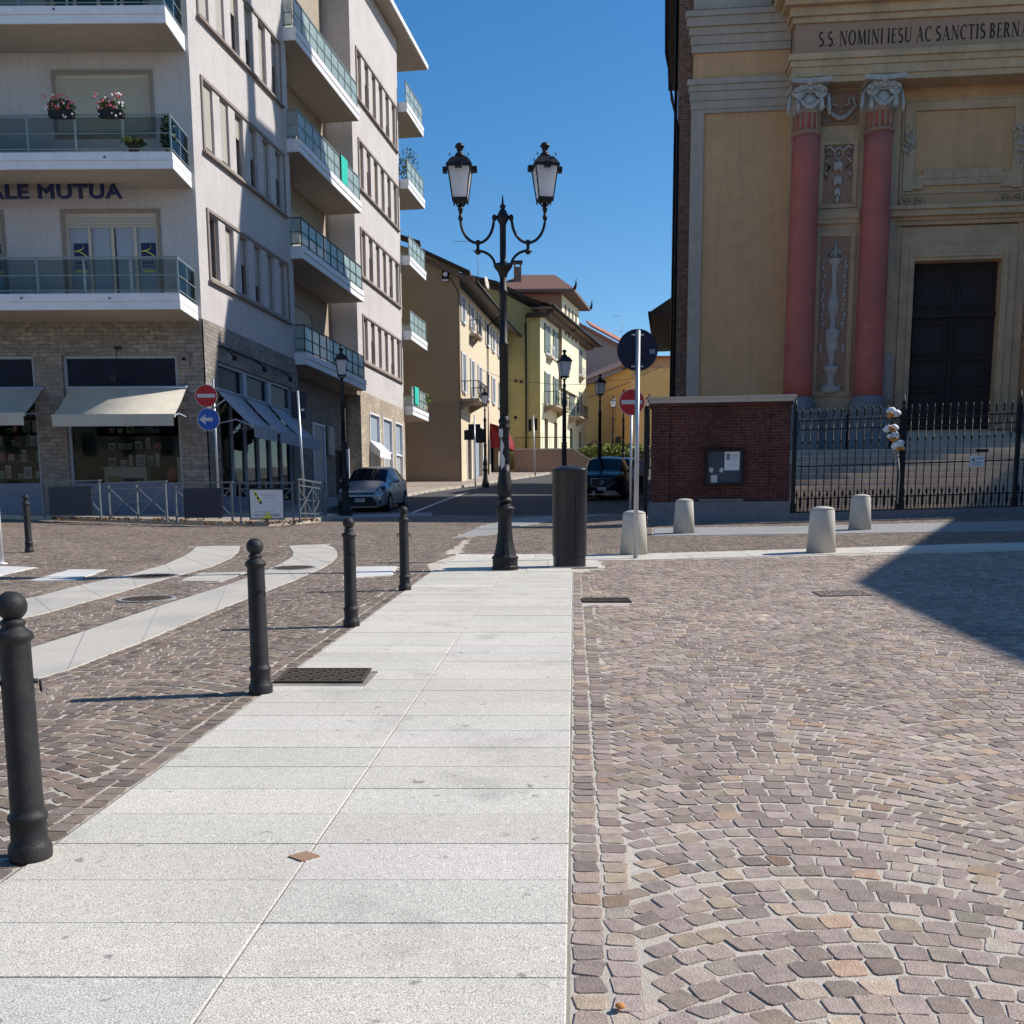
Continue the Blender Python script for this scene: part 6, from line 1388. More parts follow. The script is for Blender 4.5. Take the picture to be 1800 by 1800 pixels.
# ================================================================ LAMPS
def lamp_base(t):
    q_ = lambda pr: [(r*.84, z) for r, z in pr]
    b = MB()
    b.lathe(q_([(.245, 0), (.245, .05), (.235, .06), (.235, .16), (.248, .165), (.248, .19), (.21, .22), (.185, .30), (.155, .42), (.135, .56), (.125, .75), (.13, .82), (.165, .90), (.19, .93), (.18, .945), (.12, .985), (.10, 1.0), (.13, 1.02), (.145, 1.05), (.12, 1.08), (.11, 1.10)]), n=16, sm=False)
    b.build('base', 'iron', t)
    b = MB(); b.lathe([(.095, 1.09), (.115, 1.14), (.12, 1.22), (.108, 1.32), (.09, 1.45), (.08, 1.58)], n=20); b.build('bulb', 'iron', t)
    b = MB(); n = 20
    vs = []; zs = [1.5, 2.15]
    for z, r in ((1.4, .080), (2.12, .072)):
        for k in range(n*2): a = 2*math.pi*k/(n*2); q = r*(1 if k % 2 else .90); vs.append((q*math.cos(a), q*math.sin(a), z))
    m = n*2; b.add(vs, [(i, (i+1) % m, m+(i+1) % m, m+i) for i in range(m)]); b.build('fluted_shaft', 'iron', t)
    b = MB(); b.lathe([(.072, 2.08), (.09, 2.11), (.09, 2.14), (.075, 2.17), (.088, 2.21), (.09, 2.23), (.068, 2.27), (.064, 2.3)], n=20); b.build('collar', 'iron', t)
def lantern(t, x, z, s=1.0, rz=0.0, tabs=True):
    c_, s_ = math.cos(rz), math.sin(rz)
    Mx = [[s*c_, -s*s_, 0, x], [s*s_, s*c_, 0, 0], [0, 0, s, z]]
    b = MB(Mx); b.tube([(0, 0, -.16), (0, 0, -.02)], .028, 8); b.ball((0, 0, -.10), .042, 10, 6, sz=1.2)
    for i in range(4):
        a = math.pi/4+i*math.pi/2; b.tube([(0, 0, -.07), (.06*math.cos(a), .06*math.sin(a), -.05), (.10*math.cos(a), .10*math.sin(a), .0), (.145*math.cos(a), .145*math.sin(a), .045)], .012, 6)
    w0, w1, z0, z1 = .105, .172, .03, .47
    for i in range(4):
        a = math.pi/4+i*math.pi/2; k = math.sqrt(2); b.bar((w0*k*math.cos(a), w0*k*math.sin(a), z0-.05), (w1*k*math.cos(a), w1*k*math.sin(a), z1), .014)
    rim_ = [(w1+.03, z1), (w1+.03, z1+.03)]
    b.add([(i*(w1+.025), j*(w1+.025), z) for z in (z1, z1+.035) for i, j in ((-1,-1),(1,-1),(1,1),(-1,1))], [(0,3,2,1),(4,5,6,7),(0,1,5,4),(1,2,6,5),(2,3,7,6),(3,0,4,7)])
    b.add([(i*(w0+.012), j*(w0+.012), z) for z in (z0-.02, z0+.012) for i, j in ((-1,-1),(1,-1),(1,1),(-1,1))], [(0,3,2,1),(4,5,6,7),(0,1,5,4),(1,2,6,5),(2,3,7,6),(3,0,4,7)])
    if tabs:
        for i, j in ((1, 0), (-1, 0), (0, 1), (0, -1)):
            px, py = i*(w1+.028), j*(w1+.028); tx, ty = (j, i)
            b.hexa([(px+i*d+tx*e, py+j*d+ty*e, zz) for zz in (z1-.045, z1+.03) for d, e in ((0, -.05), (.065, -.05), (.065, .05), (0, .05))])
    hd = b.build('lantern', 'iron', t)
    b = MB(Mx); vs = [(i*w, j*w, z) for w, z in ((w0-.003, z0+.012), (w1-.008, z1-.001)) for i, j in ((-1,-1),(1,-1),(1,1),(-1,1))]
    b.add(vs, [(0,1,5,4),(1,2,6,5),(2,3,7,6),(3,0,4,7),(0,3,2,1)]); b.build('lamp_glass', 'lampglass', hd)
    b = MB(Mx); vs = [(i*w, j*w, z) for w, z in ((w1+.02, z1+.035), (w1-.045, z1+.135), (w1-.06, z1+.148)) for i, j in ((-1,-1),(1,-1),(1,1),(-1,1))]
    b.add(vs, [(a, (a+1) % 4, 4+(a+1) % 4, 4+a) for a in range(4)]+[(4+a, 4+(a+1) % 4, 8+(a+1) % 4, 8+a) for a in range(4)]+[(8, 9, 10, 11)])
    b.lathe([(.10, z1+.165), (.07, z1+.21), (.04, z1+.24), (.035, z1+.26), (.05, z1+.275), (.05, z1+.30), (.075, z1+.315), (.075, z1+.325), (.055, z1+.355), (.02, z1+.375), (.002, z1+.38)], 0, 0, 0, 14)
    for i in (-1, 1):
        for j in (-1, 1): b.lathe([(.008, 0), (.012, .02), (.002, .05)], i*(w1-.03), j*(w1-.03), z1+.15, 5)
    b.build('lantern_roof', 'iron', hd)
x, y = G2(888, 1003)
LX, LY = float(x), float(y)
lm = thing('double_street_lamp', 'tall black ornate street lamp with two lanterns on curved arms in the middle', 'street lamp', (LX, LY, gzf(LX, LY)+.015))
lamp_base(lm); lm.scale = (.96, .96, .979)
b = MB(); b.lathe([(.068, 2.3), (.066, 3.3), (.078, 3.31), (.078, 3.35), (.062, 3.37), (.056, 4.05), (.07, 4.07), (.07, 4.10), (.055, 4.12), (.05, 4.30)], n=18); b.build('shaft', 'iron', lm)
b = MB(); b.lathe([(.05, 4.28), (.08, 4.36), (.13, 4.42), (.135, 4.47), (.06, 4.48), (.047, 4.5), (.047, 5.02), (.06, 5.05), (.085, 5.09), (.085, 5.15), (.05, 5.22), (.028, 5.24), (.045, 5.27), (.045, 5.285), (.018, 5.31), (.012, 5.38), (.004, 5.44)], n=18); b.build('head', 'iron', lm)
for s in (-1, 1):
    b = MB(); b.tube([(s*.085, 0, 5.12), (s*.125, 0, 5.13)], .03, 8); b.ball((s*.125, 0, 5.12), .038, 8, 6, sz=1.3)
    pts = [(s*(.125+.01), 0, 5.12)]+[(s*(.375-.24*math.cos(a)), 0, 5.10-.33*math.sin(a)) for a in np.linspace(.15, math.pi/2, 9)]+[(s*(.375+.255*math.sin(a)), 0, 5.10-.33*math.cos(a)) for a in np.linspace(0.15, math.pi/2, 9)]+[(s*.63, 0, 5.20)]
    b.tube(pts, .021, 8); b.ball((s*.63, 0, 5.12), .036, 8, 6, sz=1.5); b.ball((s*.375, 0, 4.775), .042, 8, 6); b.tube([(s*.375, 0, 4.78), (s*.375, 0, 4.66)], .024, 8); b.ball((s*.375, 0, 4.65), .045, 10, 8); b.tube([(s*.375, 0, 4.65), (s*.45, 0, 4.65)], [.02, .004], 6)
    b.tube([(s*(.375-.255*math.sin(a)), 0, 4.66-.22*(1-math.cos(a))-.0*a) for a in np.linspace(0, math.pi/2, 10)]+[(s*.105, 0, 4.44)], .02, 8)
    b.build('arm', 'iron', lm)
    lantern(lm, s*.63, 5.34, .96, .10*s+.05)
b = MB()
b.box(-.079, -.02, -.105, -.088, 1.98, 2.10) ; b.prism([(-.05, 1.50), (.0, 1.56), (.01, 1.66), (-.03, 1.75), (.0, 1.85), (-.05, 1.98), (-.07, 1.7)], -.112, -.107); b.build('torn_sticker', 'signwhite', lm)
sl = thing('street_lamp', 'black single lantern street lamp standing in front of the silver car', 'street lamp', (-5.14, 32.3, gzf(-5.14, 32.3)), 0, 'single lantern street lamps along the street')
lamp_base(sl)
b = MB(); b.lathe([(.068, 2.3), (.062, 3.35), (.075, 3.37), (.075, 3.42), (.085, 3.48), (.06, 3.55), (.045, 3.6), (.042, 3.92), (.062, 3.97), (.035, 4.03), (.028, 4.1)], n=14); b.build('shaft', 'iron', sl)
lantern(sl, 0, 4.21, 1.0, .2, False)
for (x, y), lb in (((1.68, 32.78), 'black single lantern street lamp whose foot is hidden by the dark utility cabinet'), ((3.72, 43.74), 'black single lantern street lamp rising just behind the parked black car'),
               ((-1.33, 54.73), 'black single lantern street lamp on the kerb near the red awning'), ((7.57, 77.6), 'small distant black street lamp in front of the orange house'),
               ((6.45, 60.0), 'distant black street lamp partly covered by the red and white road sign'), ((9.5, 72.0), 'distant sunlit street lamp just left of the dark brick wall')):
    dup(sl, (x, y, gzf(x, y)), random.uniform(-.3, .3), lb)
# ================================================================ BOLLARDS
bo = None
def bollard_proto(loc, label):
    t = thing('iron_bollard', label, 'bollard', loc, 0, 'dark iron bollards with ball tops')
    b = MB(); b.lathe([(.078, 0), (.080, .02), (.080, .055), (.074, .068), (.067, .078), (.066, .155), (.071, .16), (.074, .172), (.071, .184), (.063, .19), (.0605, .21), (.057, .84), (.057, .855), (.069, .865), (.071, .878), (.062, .893), (.044, .905), (.040, .915), (.047, .925), (.042, .935), (.03, .945)], n=36); b.build('post', 'bollard', t)
    b = MB(); b.ball((0, 0, .99), .056, 28, 18); b.build('ball_top', 'bollard', t)
    for s in (-1, 1):
        b = MB(); x = s*.060; b.tube([(x-s*.01, 0, .70), (x+s*.012, 0, .70)], .010, 8); b.tube([(x+s*.02, .022*math.cos(a), .682+.022*math.sin(a)) for a in np.linspace(0, 2*math.pi, 15)], .0042, 6); b.build('chain_ring', 'bollard', t)
    return t
bl = [((55, 1513), .5, 'nearest dark iron bollard with a ball top at the left edge of the path'), ((459, 1221), -.9, 'second nearest iron bollard, beside the rusty rectangular cover'), ((618, 1103), -1.0, 'third iron bollard along the path, overlapping the white marble mark'), ((712, 1039), .1, 'farthest iron bollard of the path row, closest to the double lamp'), ((52, 972), .2, 'lone iron bollard across the road in front of the shop with grey awnings')]
for i, ((u, v), rz, lb) in enumerate(bl):
    x, y, z = G(u, v)
    if i == 0: bo = bollard_proto((x, y, z+.006), lb); bo.rotation_euler = (0, 0, rz)
    else: dup(bo, (x, y, z+.006), rz, lb)
cs = None
for (u, v), lb in (((1114, 976), 'pale conical stone bollard standing behind the tall sign pole'), ((1202, 938), 'pale conical stone bollard in front of the brick wall'), ((1443, 972), 'nearer of the two pale stone bollards in front of the iron fence'), ((1511, 932), 'farther pale stone bollard close to the iron fence')):
    x, y, z = G(u, v)
    if cs is None:
        cs = thing('stone_bollard', lb, 'bollard', (x, y, z), 0, 'pale stone bollards in front of the church')
        b = MB(); b.lathe([(.245, 0), (.20, .70), (.192, .72)], n=36); b.build('shaft', 'granite_w', cs)
        b = MB(); b.lathe([(.196, .723), (.190, .745), (.15, .765), (.08, .78), (.01, .785)], n=36); b.build('cap', 'granite_w', cs)
    else: dup(cs, (x, y, z), random.random()*3, lb)
# cabinet
x, y, z = G(1001, 998)
cb = thing('utility_cabinet', 'tall dark grey rounded steel utility cabinet beside the double lamp', 'cabinet', (x, y, z+.016), .12)
oval = [(.262*math.copysign(abs(math.cos(a))**.75, math.cos(a)), .20*math.copysign(abs(math.sin(a))**.75, math.sin(a))) for a in np.linspace(0, 2*math.pi, 41)[:-1]]
b = MB(); b.prismz([(p[0]*.95, p[1]*.95) for p in oval], .0, .165); b.build('plinth', 'cabpaint', cb)
b = MB(); n = len(oval); prof = [(.165, 1.0), (1.44, 1.0), (1.445, 1.014), (1.475, 1.014), (1.482, .985), (1.505, .84), (1.525, .5), (1.532, .12)]
b.add([(p[0]*s, p[1]*s, z_) for z_, s in prof for p in oval], [(j*n+i, j*n+(i+1) % n, (j+1)*n+(i+1) % n, (j+1)*n+i) for j in range(len(prof)-1) for i in range(n)]+[tuple(range((len(prof)-1)*n, len(prof)*n))], 0, True); b.build('body', 'cabpaint', cb)
b = MB(); 
for z_ in (1.425, 1.30): b.add([(p[0]*s, p[1]*s, q) for q, s in ((z_, 1.001), (z_, 1.012), (z_+.008, 1.012), (z_+.008, 1.001)) for p in oval], [(j*n+i, j*n+(i+1) % n, (j+1)*n+(i+1) % n, (j+1)*n+i) for j in range(3) for i in range(n)])
b.build('seam', 'cabpaint', cb)
b = MB(); b.box(.052, .058, -.206, -.15, .17, 1.30); b.ball((-.06, -.205, .75), .012, 8, 6); b.build('door_edge', 'plas', cb)
b = MB(); b.prismz([(-.34, -.25), (.40, -.25), (.40, .28), (-.34, .28)], -.014, .004); b.build('foot_slab', 'granite_w', cb)
# ================================================================ SIGNS
def disc(b, c, r, y0, y1, mi=0, n=36): b.tube([(c[0], y0, c[1]), (c[0], y1, c[1])], r, n, mi, False)
def pole(t, h, r=.03, m='steel', lean=0): b = MB(); b.tube([(0, 0, 0), (lean, 0, h)], r, 12); b.lathe([(r+.002, 0), (.002, .02)], lean, 0, h, 12); return b.build('pole', m, t)
# big sign seen from behind on the square
x, y, z = G(1117, 983); t = thing('road_sign', 'large round road sign seen from behind, black back on a grey pole', 'road sign', (x, y, z)); pole(t, 3.72, .038)
b = MB(); disc(b, (0, 3.42), .335, .050, .056, 0); b.build('sign_back', 'bluedk', t)
b = MB(); 
for q in (3.16, 3.66): b.box(-.10, .10, .040, .0495, q-.014, q+.014); b.ball((-.06, .038, q), .012, 6, 4); b.ball((.06, .038, q), .012, 6, 4)
b.build('clamp', 'steel', t); b = MB(); b.box(.20, .29, .044, .0495, 3.36, 3.43); b.build('sticker', 'grey', t)
def noentry(t, z, y=-.05, r=.30):
    b = MB(); disc(b, (0, z), r, y, y+.006, 0); disc(b, (0, z), r*.955, y-.003, y-.0005, 1); b.build('no_entry_disc', ['signwhite', 'signred'], t)
    b = MB(); b.box(-r*.80, r*.80, y-.008, y-.0035, z-r*.15, z+r*.17); b.build('white_bar', 'signwhite', t)
y = 26.6; x = 3.06; t = thing('no_entry_sign', 'red no entry sign with white bar partly hidden by the tall grey pole', 'road sign', (x, y, gzf(x, y))); pole(t, 3.30, .032); noentry(t, 3.10, -.05, .325)
# left pair on one pole
x, y = -8.2, 28.5; t = thing('no_entry_sign', 'round signs on one pole at the building corner, red no entry above blue arrow', 'road sign', (x, y, gzf(x, y)+.12)); g0 = gzf(x, y)+.12
b = MB(); b.tube([(.16, .12, 0), (.16, .12, 3.75)], .03, 12); b.tube([(0, .0, 3.46), (.16, .12, 3.46)], .02, 6); b.tube([(0, 0, 2.86), (.16, .12, 2.86)], .02, 6); b.bar((.16, .12, 3.0), (.45, .12, 3.2), .03); b.build('pole', 'steel', t)
noentry(t, 5.12-g0, -.04, .30)
b = MB(); disc(b, (.03, 4.50-g0), .30, -.04, -.034, 0); disc(b, (.03, 4.50-g0), .285, -.044, -.0405, 1); b.build('blue_disc', ['signwhite', 'signblue'], t)
z = 4.50-g0; b = MB(); b.prism([(-.22, z), (-.04, z+.14), (-.06, z+.045), (.15, z+.045), (.15, z-.045), (-.06, z-.045), (-.04, z-.14)], -.050, -.0445); b.build('white_arrow', 'signwhite', t)
# rectangular sign seen from behind, middle of the side shops
x, y = -5.92, 29.4; g0 = gzf(x, y)+.12; t = thing('rectangular_sign', 'dark rectangular sign board on a leaning grey pole before the side awnings', 'road sign', (x, y, g0)); b = MB(); b.tube([(.10, 0, 0), (0, 0, 5.36-g0)], .034, 10); b.build('pole', 'steel', t)
b = MB(); b.box(-.20, .22, .036, .05, 4.62-g0, 5.34-g0); b.build('sign_back', 'bluedk', t); b = MB(); b.box(.06, .16, .030, .0355, 4.82-g0, 4.88-g0); b.build('sticker', 'signwhite', t)
# sign at the left edge
x, y, z = G(3, 992); t = thing('road_sign', 'dark round sign back on a pale pole cut by the left picture edge', 'road sign', (x, y, z)); pole(t, 3.0, .035, 'white')
b = MB(); disc(b, (-.17, 2.72), .27, .05, .056); b.build('sign_back', 'bluedk', t); b = MB(); b.lathe([(.09, 0), (.09, .02), (.04, .03)], n=12); b.build('foot_plate', 'white', t)
# small signs down the street
def backsign(x, y, z0, w, h, n, H_, label):
    t = thing('road_sign', label, 'road sign', (x, y, gzf(x, y)+.1)); pole(t, H_, .035, 'iron' if n > 1 else 'steel', -.0)
    b = MB()
    for i, (dx, dz, ww, hh) in enumerate(n if isinstance(n, list) else [(0, 0, w, h)]): b.box(dx-ww/2, dx+ww/2, .04, .055, z0+dz, z0+dz+hh)
    b.build('sign_back', 'iron', t)
x, y = -1.86, 54.4; t = thing('road_sign', 'stack of dark square sign backs on a pole beside the far kerb lamp', 'road sign', (x, y, gzf(x, y)+.1)); pole(t, 3.6, .035)
b = MB(); b.box(-.33, .30, .04, .055, 2.55, 3.15); b.box(-.55, -.02, .06, .075, 2.35, 2.85); b.box(.05, .5, .06, .075, 2.2, 2.9); b.build('sign_back', 'iron', t)
x, y = 1.55, 66.0; t = thing('road_sign', 'narrow black sign back on a pole in front of the villa terrace wall', 'road sign', (x, y, gzf(x, y)+.1)); pole(t, 3.7, .045, 'steel', -.12)
b = MB(); b.box(-.42, -.22, .04, .055, 2.75, 3.5); b.box(-.05, .14, .04, .055, 2.8, 3.55); b.build('sign_back', 'iron', t)
# ================================================================ PEDESTRIAN BARRIERS
def barrier(p, q, kind, label):
    p = np.array(p[:2]); q = np.array(q[:2]); L = float(np.linalg.norm(q-p)); a = math.atan2(*(q-p)[::-1]); z0 = (gzf(*p)+gzf(*q))/2+.12; dz = (gzf(*q)-gzf(*p))
    t = thing('pedestrian_barrier', label, 'barrier', (float(p[0]), float(p[1]), z0), a, 'steel pedestrian barriers on the corner pavement')
    hh = 1.02; b = MB(); g = lambda x: -dz/2+dz*x/L-.02
    for x in ((.0, L) if kind == 'panel' else (.0, L/2, L)): b = MB(); b.box(x-.022, x+.022, -.022, .022, g(x), hh-.03); b.box(x-.05, x+.05, -.05, .05, g(x), g(x)+.03); b.build('post', 'rail2', t)
    b = MB(); b.box(-.10, L+.06, -.032, .032, hh-.03, hh+.01); b.build('handrail', 'rail2', t)
    b = MB(); b.box(.023, L-.023, -.014, .014, .84, .87); b.box(.023, L-.023, -.014, .014, .12, .15)
    if kind == 'cross':
        for x0, x1 in ((0, L/2), (L/2, L)): b.bar((x0+.02, -.0, .14), (x1-.02, 0, .85), .022); b.bar((x0+.02, .024, .85), (x1-.02, .024, .14), .022)
        b.box(.023, L-.023, .038, .05, .49, .51)
    elif kind == 'lattice':
        n = 2
        for i in range(n):
            x0, x1 = L*i/n, L*(i+1)/n
            b.bar((x0, 0, .14), (x1, 0, .85), .022); b.bar((x0, .024, .85), (x1, .024, .14), .022)
            b.box((x0+x1)/2-.011, (x0+x1)/2+.011, .036, .05, .151, .839)
        b.box(.023, L-.023, .051, .065, .49, .51)
    else:
        for x0, x1 in ((.02, .28), (L-.28, L-.02)):
            s = 1 if x0 < L/2 else -1; e0, e1 = (x0, x1) if s > 0 else (x1, x0)
            b.bar((e0, 0, .85), (e1, 0, .60), .022); b.bar((e0, 0, .14), (e1, 0, .40), .022); b.box(min(e0, e1), max(e0, e1), .02, .04, .49, .51)
    b.build('bracing', 'rail2', t)
    if kind == 'panel': b = MB(); b.box(.26, L-.26, -.05, -.02, .10, .87); b.build('dark_panel', 'bluedk2', t)
    if kind == 'advert':
        b = MB(); rim(b, .22, L-.22, .06, .86, -.06, -.02, .03); pn = b.build('panel_frame', 'iron', t)
        b = MB(); b.box(.25, L-.25, -.055, -.03, .09, .83); bd = b.build('advert_board', 'paper', t)
        w = L-.5; X0 = .25
        M1 = [[1, 0, 0, X0], [0, 1, 0, 0], [0, 0, 1, .09]]
        b = MB(M1); dx, dy = .62, -.78; c = (w*.22, .52)
        def P(a_, c_): return (w*.13+a_*.47+c_*.88, .70-a_*.88+c_*.47) 
        b.prism([P(0, -.035), P(0, .035), P(.30, .045), P(.30, -.045)], -.0585, -.0555); b.prism([(w*.50, .19), (w*.53, .19), (w*.66, .0), (w*.30, .0), (w*.48, .10)], -.0585, -.0555); b.build('yellow_marker', 'yel', bd)
        b = MB(M1); b.prism([P(.30, -.045), P(.30, .045), P(.36, .02), P(.38, 0), P(.36, -.02)], -.0585, -.0555); b.prism([P(.06, -.02), P(.06, .02), P(.12, .02), P(.12, -.02)], -.061, -.0588); b.prism([P(.17, -.025), P(.17, .025), P(.24, .025), P(.24, -.025)], -.061, -.0588); b.build('marker_tip', 'ink', bd)
        FM = lambda x_, z_: [[1, 0, 0, X0+x_], [0, -1, 0, -.0562], [0, 0, 1, .09+z_]]
        text('011/2225686', .088, .002, 'ink', 'phone_number', bd, FM(w*.14, .055), sx=1.05, spacing=1.28, bold=.0015)
        text('Per questo spazio chiama', .05, .001, 'inkg', 'small_print', bd, FM(w*.14, .16), sx=.95)
        text('Spazio in esclusiva', .05, .001, 'inkg', 'small_print', bd, FM(w*.32, .59), sx=1.05); text('il tuo business', .05, .001, 'inkg', 'small_print', bd, FM(w*.44, .52), sx=1.05)
    return t
MT['rail2'] = mat('barrier_steel', (0.13, 0.145, 0.165), .5, .1, 8, metal=.2)
MT['bluedk2'] = mat('dark_blue_panel', (0.016, 0.020, 0.036), .55, .1, 3)
gp = lambda u, v: G(u, v, .12)
barrier(gp(79, 909), gp(178, 912), 'panel', 'leftmost barrier with a dark panel, starting beside the grey awning shop')
barrier(gp(194, 913), gp(294, 916), 'cross', 'open barrier with two crossed braces, between the two dark panels')
barrier(gp(311, 916.5), gp(409, 918), 'panel', 'barrier with a dark panel below the red and blue signs')
barrier(gp(424, 918), gp(516, 917), 'advert', 'barrier carrying the white advert board with the phone number')
barrier(gp(527, 917), gp(573, 907), 'lattice', 'last barrier with dense crossed braces next to the silver car')
# planting strip weeds at the kerb
b = MB()
for u0 in list(range(90, 560, 4)):
    if random.random() < .5: continue
    x, y, z = G(u0+random.uniform(-3, 3), 920-(0 if 350 < u0 < 520 else 4)-abs(u0-430)*.012+random.uniform(-1, 1), .12); leaves(b, (x, y, z+.02), .12, .06, .04, 10, .045)
tag(b.build('kerb_weeds', mat('dry_weeds', (.20, .12, .06), .9, .3, 9)), kind='stuff')
# ================================================================ CARS
def car(label, loc, rz, paint, Lc=3.95, Wd=1.72, Ht=1.46, suv=False, name='parked_car', plate=True):
    """nose towards local -y"""
    t = thing(name, label, 'car', loc, rz); w = Wd/2; h = Ht
    # stations: y, z_low, belt z, top z, half width, half roof width
    if not suv: st = [(-.02,.34,.56,.60,.58,.50),(.05,.20,.62,.68,.74,.60),(.16,.17,.67,.75,.82,.66),(.45,.16,.74,.86,.855,.70),(.85,.17,.82,.96,.86,.70),(1.02,.17,.86,1.0,.86,.66),(1.35,.17,.90,1.22,.86,.62),(1.68,.17,.92,1.40,.86,.585),(1.95,.17,.93,1.445,.86,.58),(2.5,.17,.95,h,.86,.58),(3.1,.17,.98,1.43,.86,.56),(3.5,.18,1.0,1.33,.84,.54),(3.78,.2,1.0,1.10,.80,.56),(3.93,.28,.80,.86,.74,.6),(3.95,.34,.66,.7,.68,.55)]
    else: st = [(-.02,.40,.70,.76,.62,.55),(.05,.26,.80,.90,.80,.68),(.16,.24,.86,.98,.88,.74),(.5,.24,.95,1.06,.93,.78),(1.05,.24,1.0,1.13,.95,.78),(1.3,.24,1.03,1.16,.95,.74),(1.7,.24,1.05,1.40,.95,.69),(2.05,.24,1.07,1.60,.95,.655),(2.4,.24,1.08,1.66,.95,.65),(3.1,.24,1.10,h,.95,.65),(3.9,.24,1.13,1.66,.95,.64),(4.35,.25,1.15,1.55,.93,.62),(4.6,.28,1.15,1.25,.90,.66),(4.66,.36,.9,1.0,.86,.7)]
    def sec(s):
        y, zl, zb, zt, ww, wr = s; m = (zl+zb)/2
        return [(ww*.86, y, zl), (ww*.985, y, zl+.06), (ww, y, m), (ww*.985, y, zb-.08), (ww*.95, y, zb), (wr+(ww*.95-wr)*.08, y, zt-.05 if zt-zb > .1 else zt-.02), (wr*.8, y, zt), (0, y, zt+.025)]
    rows_ = [sec(s) for s in st]; k = 8; ng, nb_ = len(st), []
    full = [r+[(-x, y, z) for x, y, z in r[::-1][1:]] for r in rows_]; K = len(full[0])
    V = [p for r in full for p in r]
    gi = [i for i, s in enumerate(st) if s[3]-s[2] > .2]; g0, g1 = min(gi)-1, max(gi)+1
    body, ws, side, rear = [], [], [], []
    roof_i = [i for i, s in enumerate(st) if s[3] > h-.09]; r0, r1 = min(roof_i), max(roof_i)
    for i in range(ng-1):
        for j in range(K-1):
            f = (i*K+j, i*K+j+1, (i+1)*K+j+1, (i+1)*K+j)
            if g0 <= i < r0 and 5 <= j <= 8: ws.append(f)
            elif r1 <= i < g1 and 5 <= j <= 8: rear.append(f)
            elif j in (4, 9) and g0+1 <= i < g1-1 and i != (r0+r1)//2+0: side.append(f)
            else: body.append(f)
    body.append(tuple(range(K))); body.append(tuple((ng-1)*K+i for i in range(K)))
    def part(nm, fs, m, off=0, par=t):
        used = sorted({i for f in fs for i in f}); mp = {u: n_ for n_, u in enumerate(used)}
        b = MB(); b.add([V[u] for u in used], [tuple(mp[i] for i in f) for f in fs], 0, True); return b.build(nm, m, par)
    bd = part('body', body, paint); bd.modifiers.new('e', 'EDGE_SPLIT').split_angle = R(50)
    part('windscreen', ws, 'cargl'); part('rear_window', rear, 'cargl'); 
    ordr = {}
    for f in side: i, j = f[0]//K, f[0] % K; ordr.setdefault((j, i > (r0+r1)//2), []).append(f)
    for fs in ordr.values(): part('side_window', fs, 'cargl')
    ax = (.75, 3.2) if not suv else (.92, 3.75); rw = .30 if not suv else .36
    for y in ax:
        for s in (-1, 1):
            b = MB(); b.tube([(s*(w-.22), y, rw), (s*(w+.004), y, rw)], rw+.055, 24, 0, False); b.build('wheel_arch', 'plas', t)
            b = MB(); b.tube([(s*(w-.20), y, rw), (s*(w+.012), y, rw)], rw, 24, 0, False); wh = b.build('wheel', 'rubber', t)
            b = MB(); b.tube([(s*(w+.005), y, rw), (s*(w+.018), y, rw)], rw*.62, 18, 0, False); b.build('rim', 'rim', wh)
    f0 = -.03
    b = MB()
    if not suv:
        b.prism([(-.44, .50), (.44, .50), (.56, .30), (.50, .20), (-.50, .20), (-.56, .30)], f0-.015, .10); b.build('lower_grille', 'plas', t)
        b = MB(); b.prism([(-.52, .625), (.52, .625), (.48, .575), (-.48, .575)], f0-.0, .10); b.build('upper_grille', 'plas', t)
        b = MB(); b.ball((0, f0-.005, .60), .09, 12, 8, sz=.5, sy=.15); b.build('emblem', 'grey', t)
        b = MB(); b.prism([(-.62, .18), (.62, .18), (.58, .145), (-.58, .145)], f0-.01, .3); b.build('bumper_lip', paint, t)
        for s in (-1, 1):
            b = MB(); b.add([(s*.40, .035, .60), (s*.50, .03, .56), (s*.70, .09, .62), (s*.80, .30, .76), (s*.72, .42, .83), (s*.60, .22, .77)], [(0, 1, 2, 3, 4, 5)]); b.add([(s*.40, .0, .60), (s*.50, -.0, .56), (s*.72, .05, .62), (s*.84, .28, .76), (s*.76, .40, .85), (s*.60, .16, .79)], [(0, 1, 2, 3, 4, 5)]); b.build('headlight_frame', 'plas', t)
            b = MB(); b.ball((s*.66, .10, .69), .075, 12, 8, sy=.7); b.ball((s*.53, .03, .62), .04, 10, 6, sy=.5); b.build('headlight', 'headl', t)
            b = MB(); b.tube([(s*.67, .02, .33), (s*.67, .10, .33)], .055, 12); b.build('fog_lamp', 'plas', t)
        pz, pw = .385, .18
    else:
        b.prism([(-.42, .86), (.42, .86), (.36, .60), (.25, .55), (-.25, .55), (-.36, .60)], f0-.012, .10); b.build('grille', 'plas', t)
        b = MB(); b.tube([(-.43, f0-.02, .87), (.43, f0-.02, .87), (.37, f0-.02, .60), (.25, f0-.02, .54), (-.25, f0-.02, .54), (-.37, f0-.02, .60), (-.43, f0-.02, .87)], .010, 6); b.tube([(-.20, f0-.02, .56), (.22, f0-.02, .85)], .012, 5); b.tube([(.075*math.cos(a), f0-.022, .71+.075*math.sin(a)) for a in np.linspace(0, 6.28, 16)], .012, 6); b.build('grille_chrome', 'chrome', t)
        b = MB(); b.box(-.55, .55, f0-.02, .05, .24, .27); b.build('skid_trim', 'chrome', t)
        for s in (-1, 1):
            b = MB(); b.add([(s*.52, .02, .80), (s*.56, .03, .70), (s*.84, .13, .72), (s*.90, .30, .88), (s*.80, .22, .93), (s*.58, .06, .86)], [(0, 1, 2, 3, 4, 5)]); b.build('headlight_frame', 'plas', t)
            b = MB(); b.ball((s*.70, .10, .80), .06, 12, 8, sy=.6); b.build('headlight', 'headl', t)
        pz, pw = .47, .18
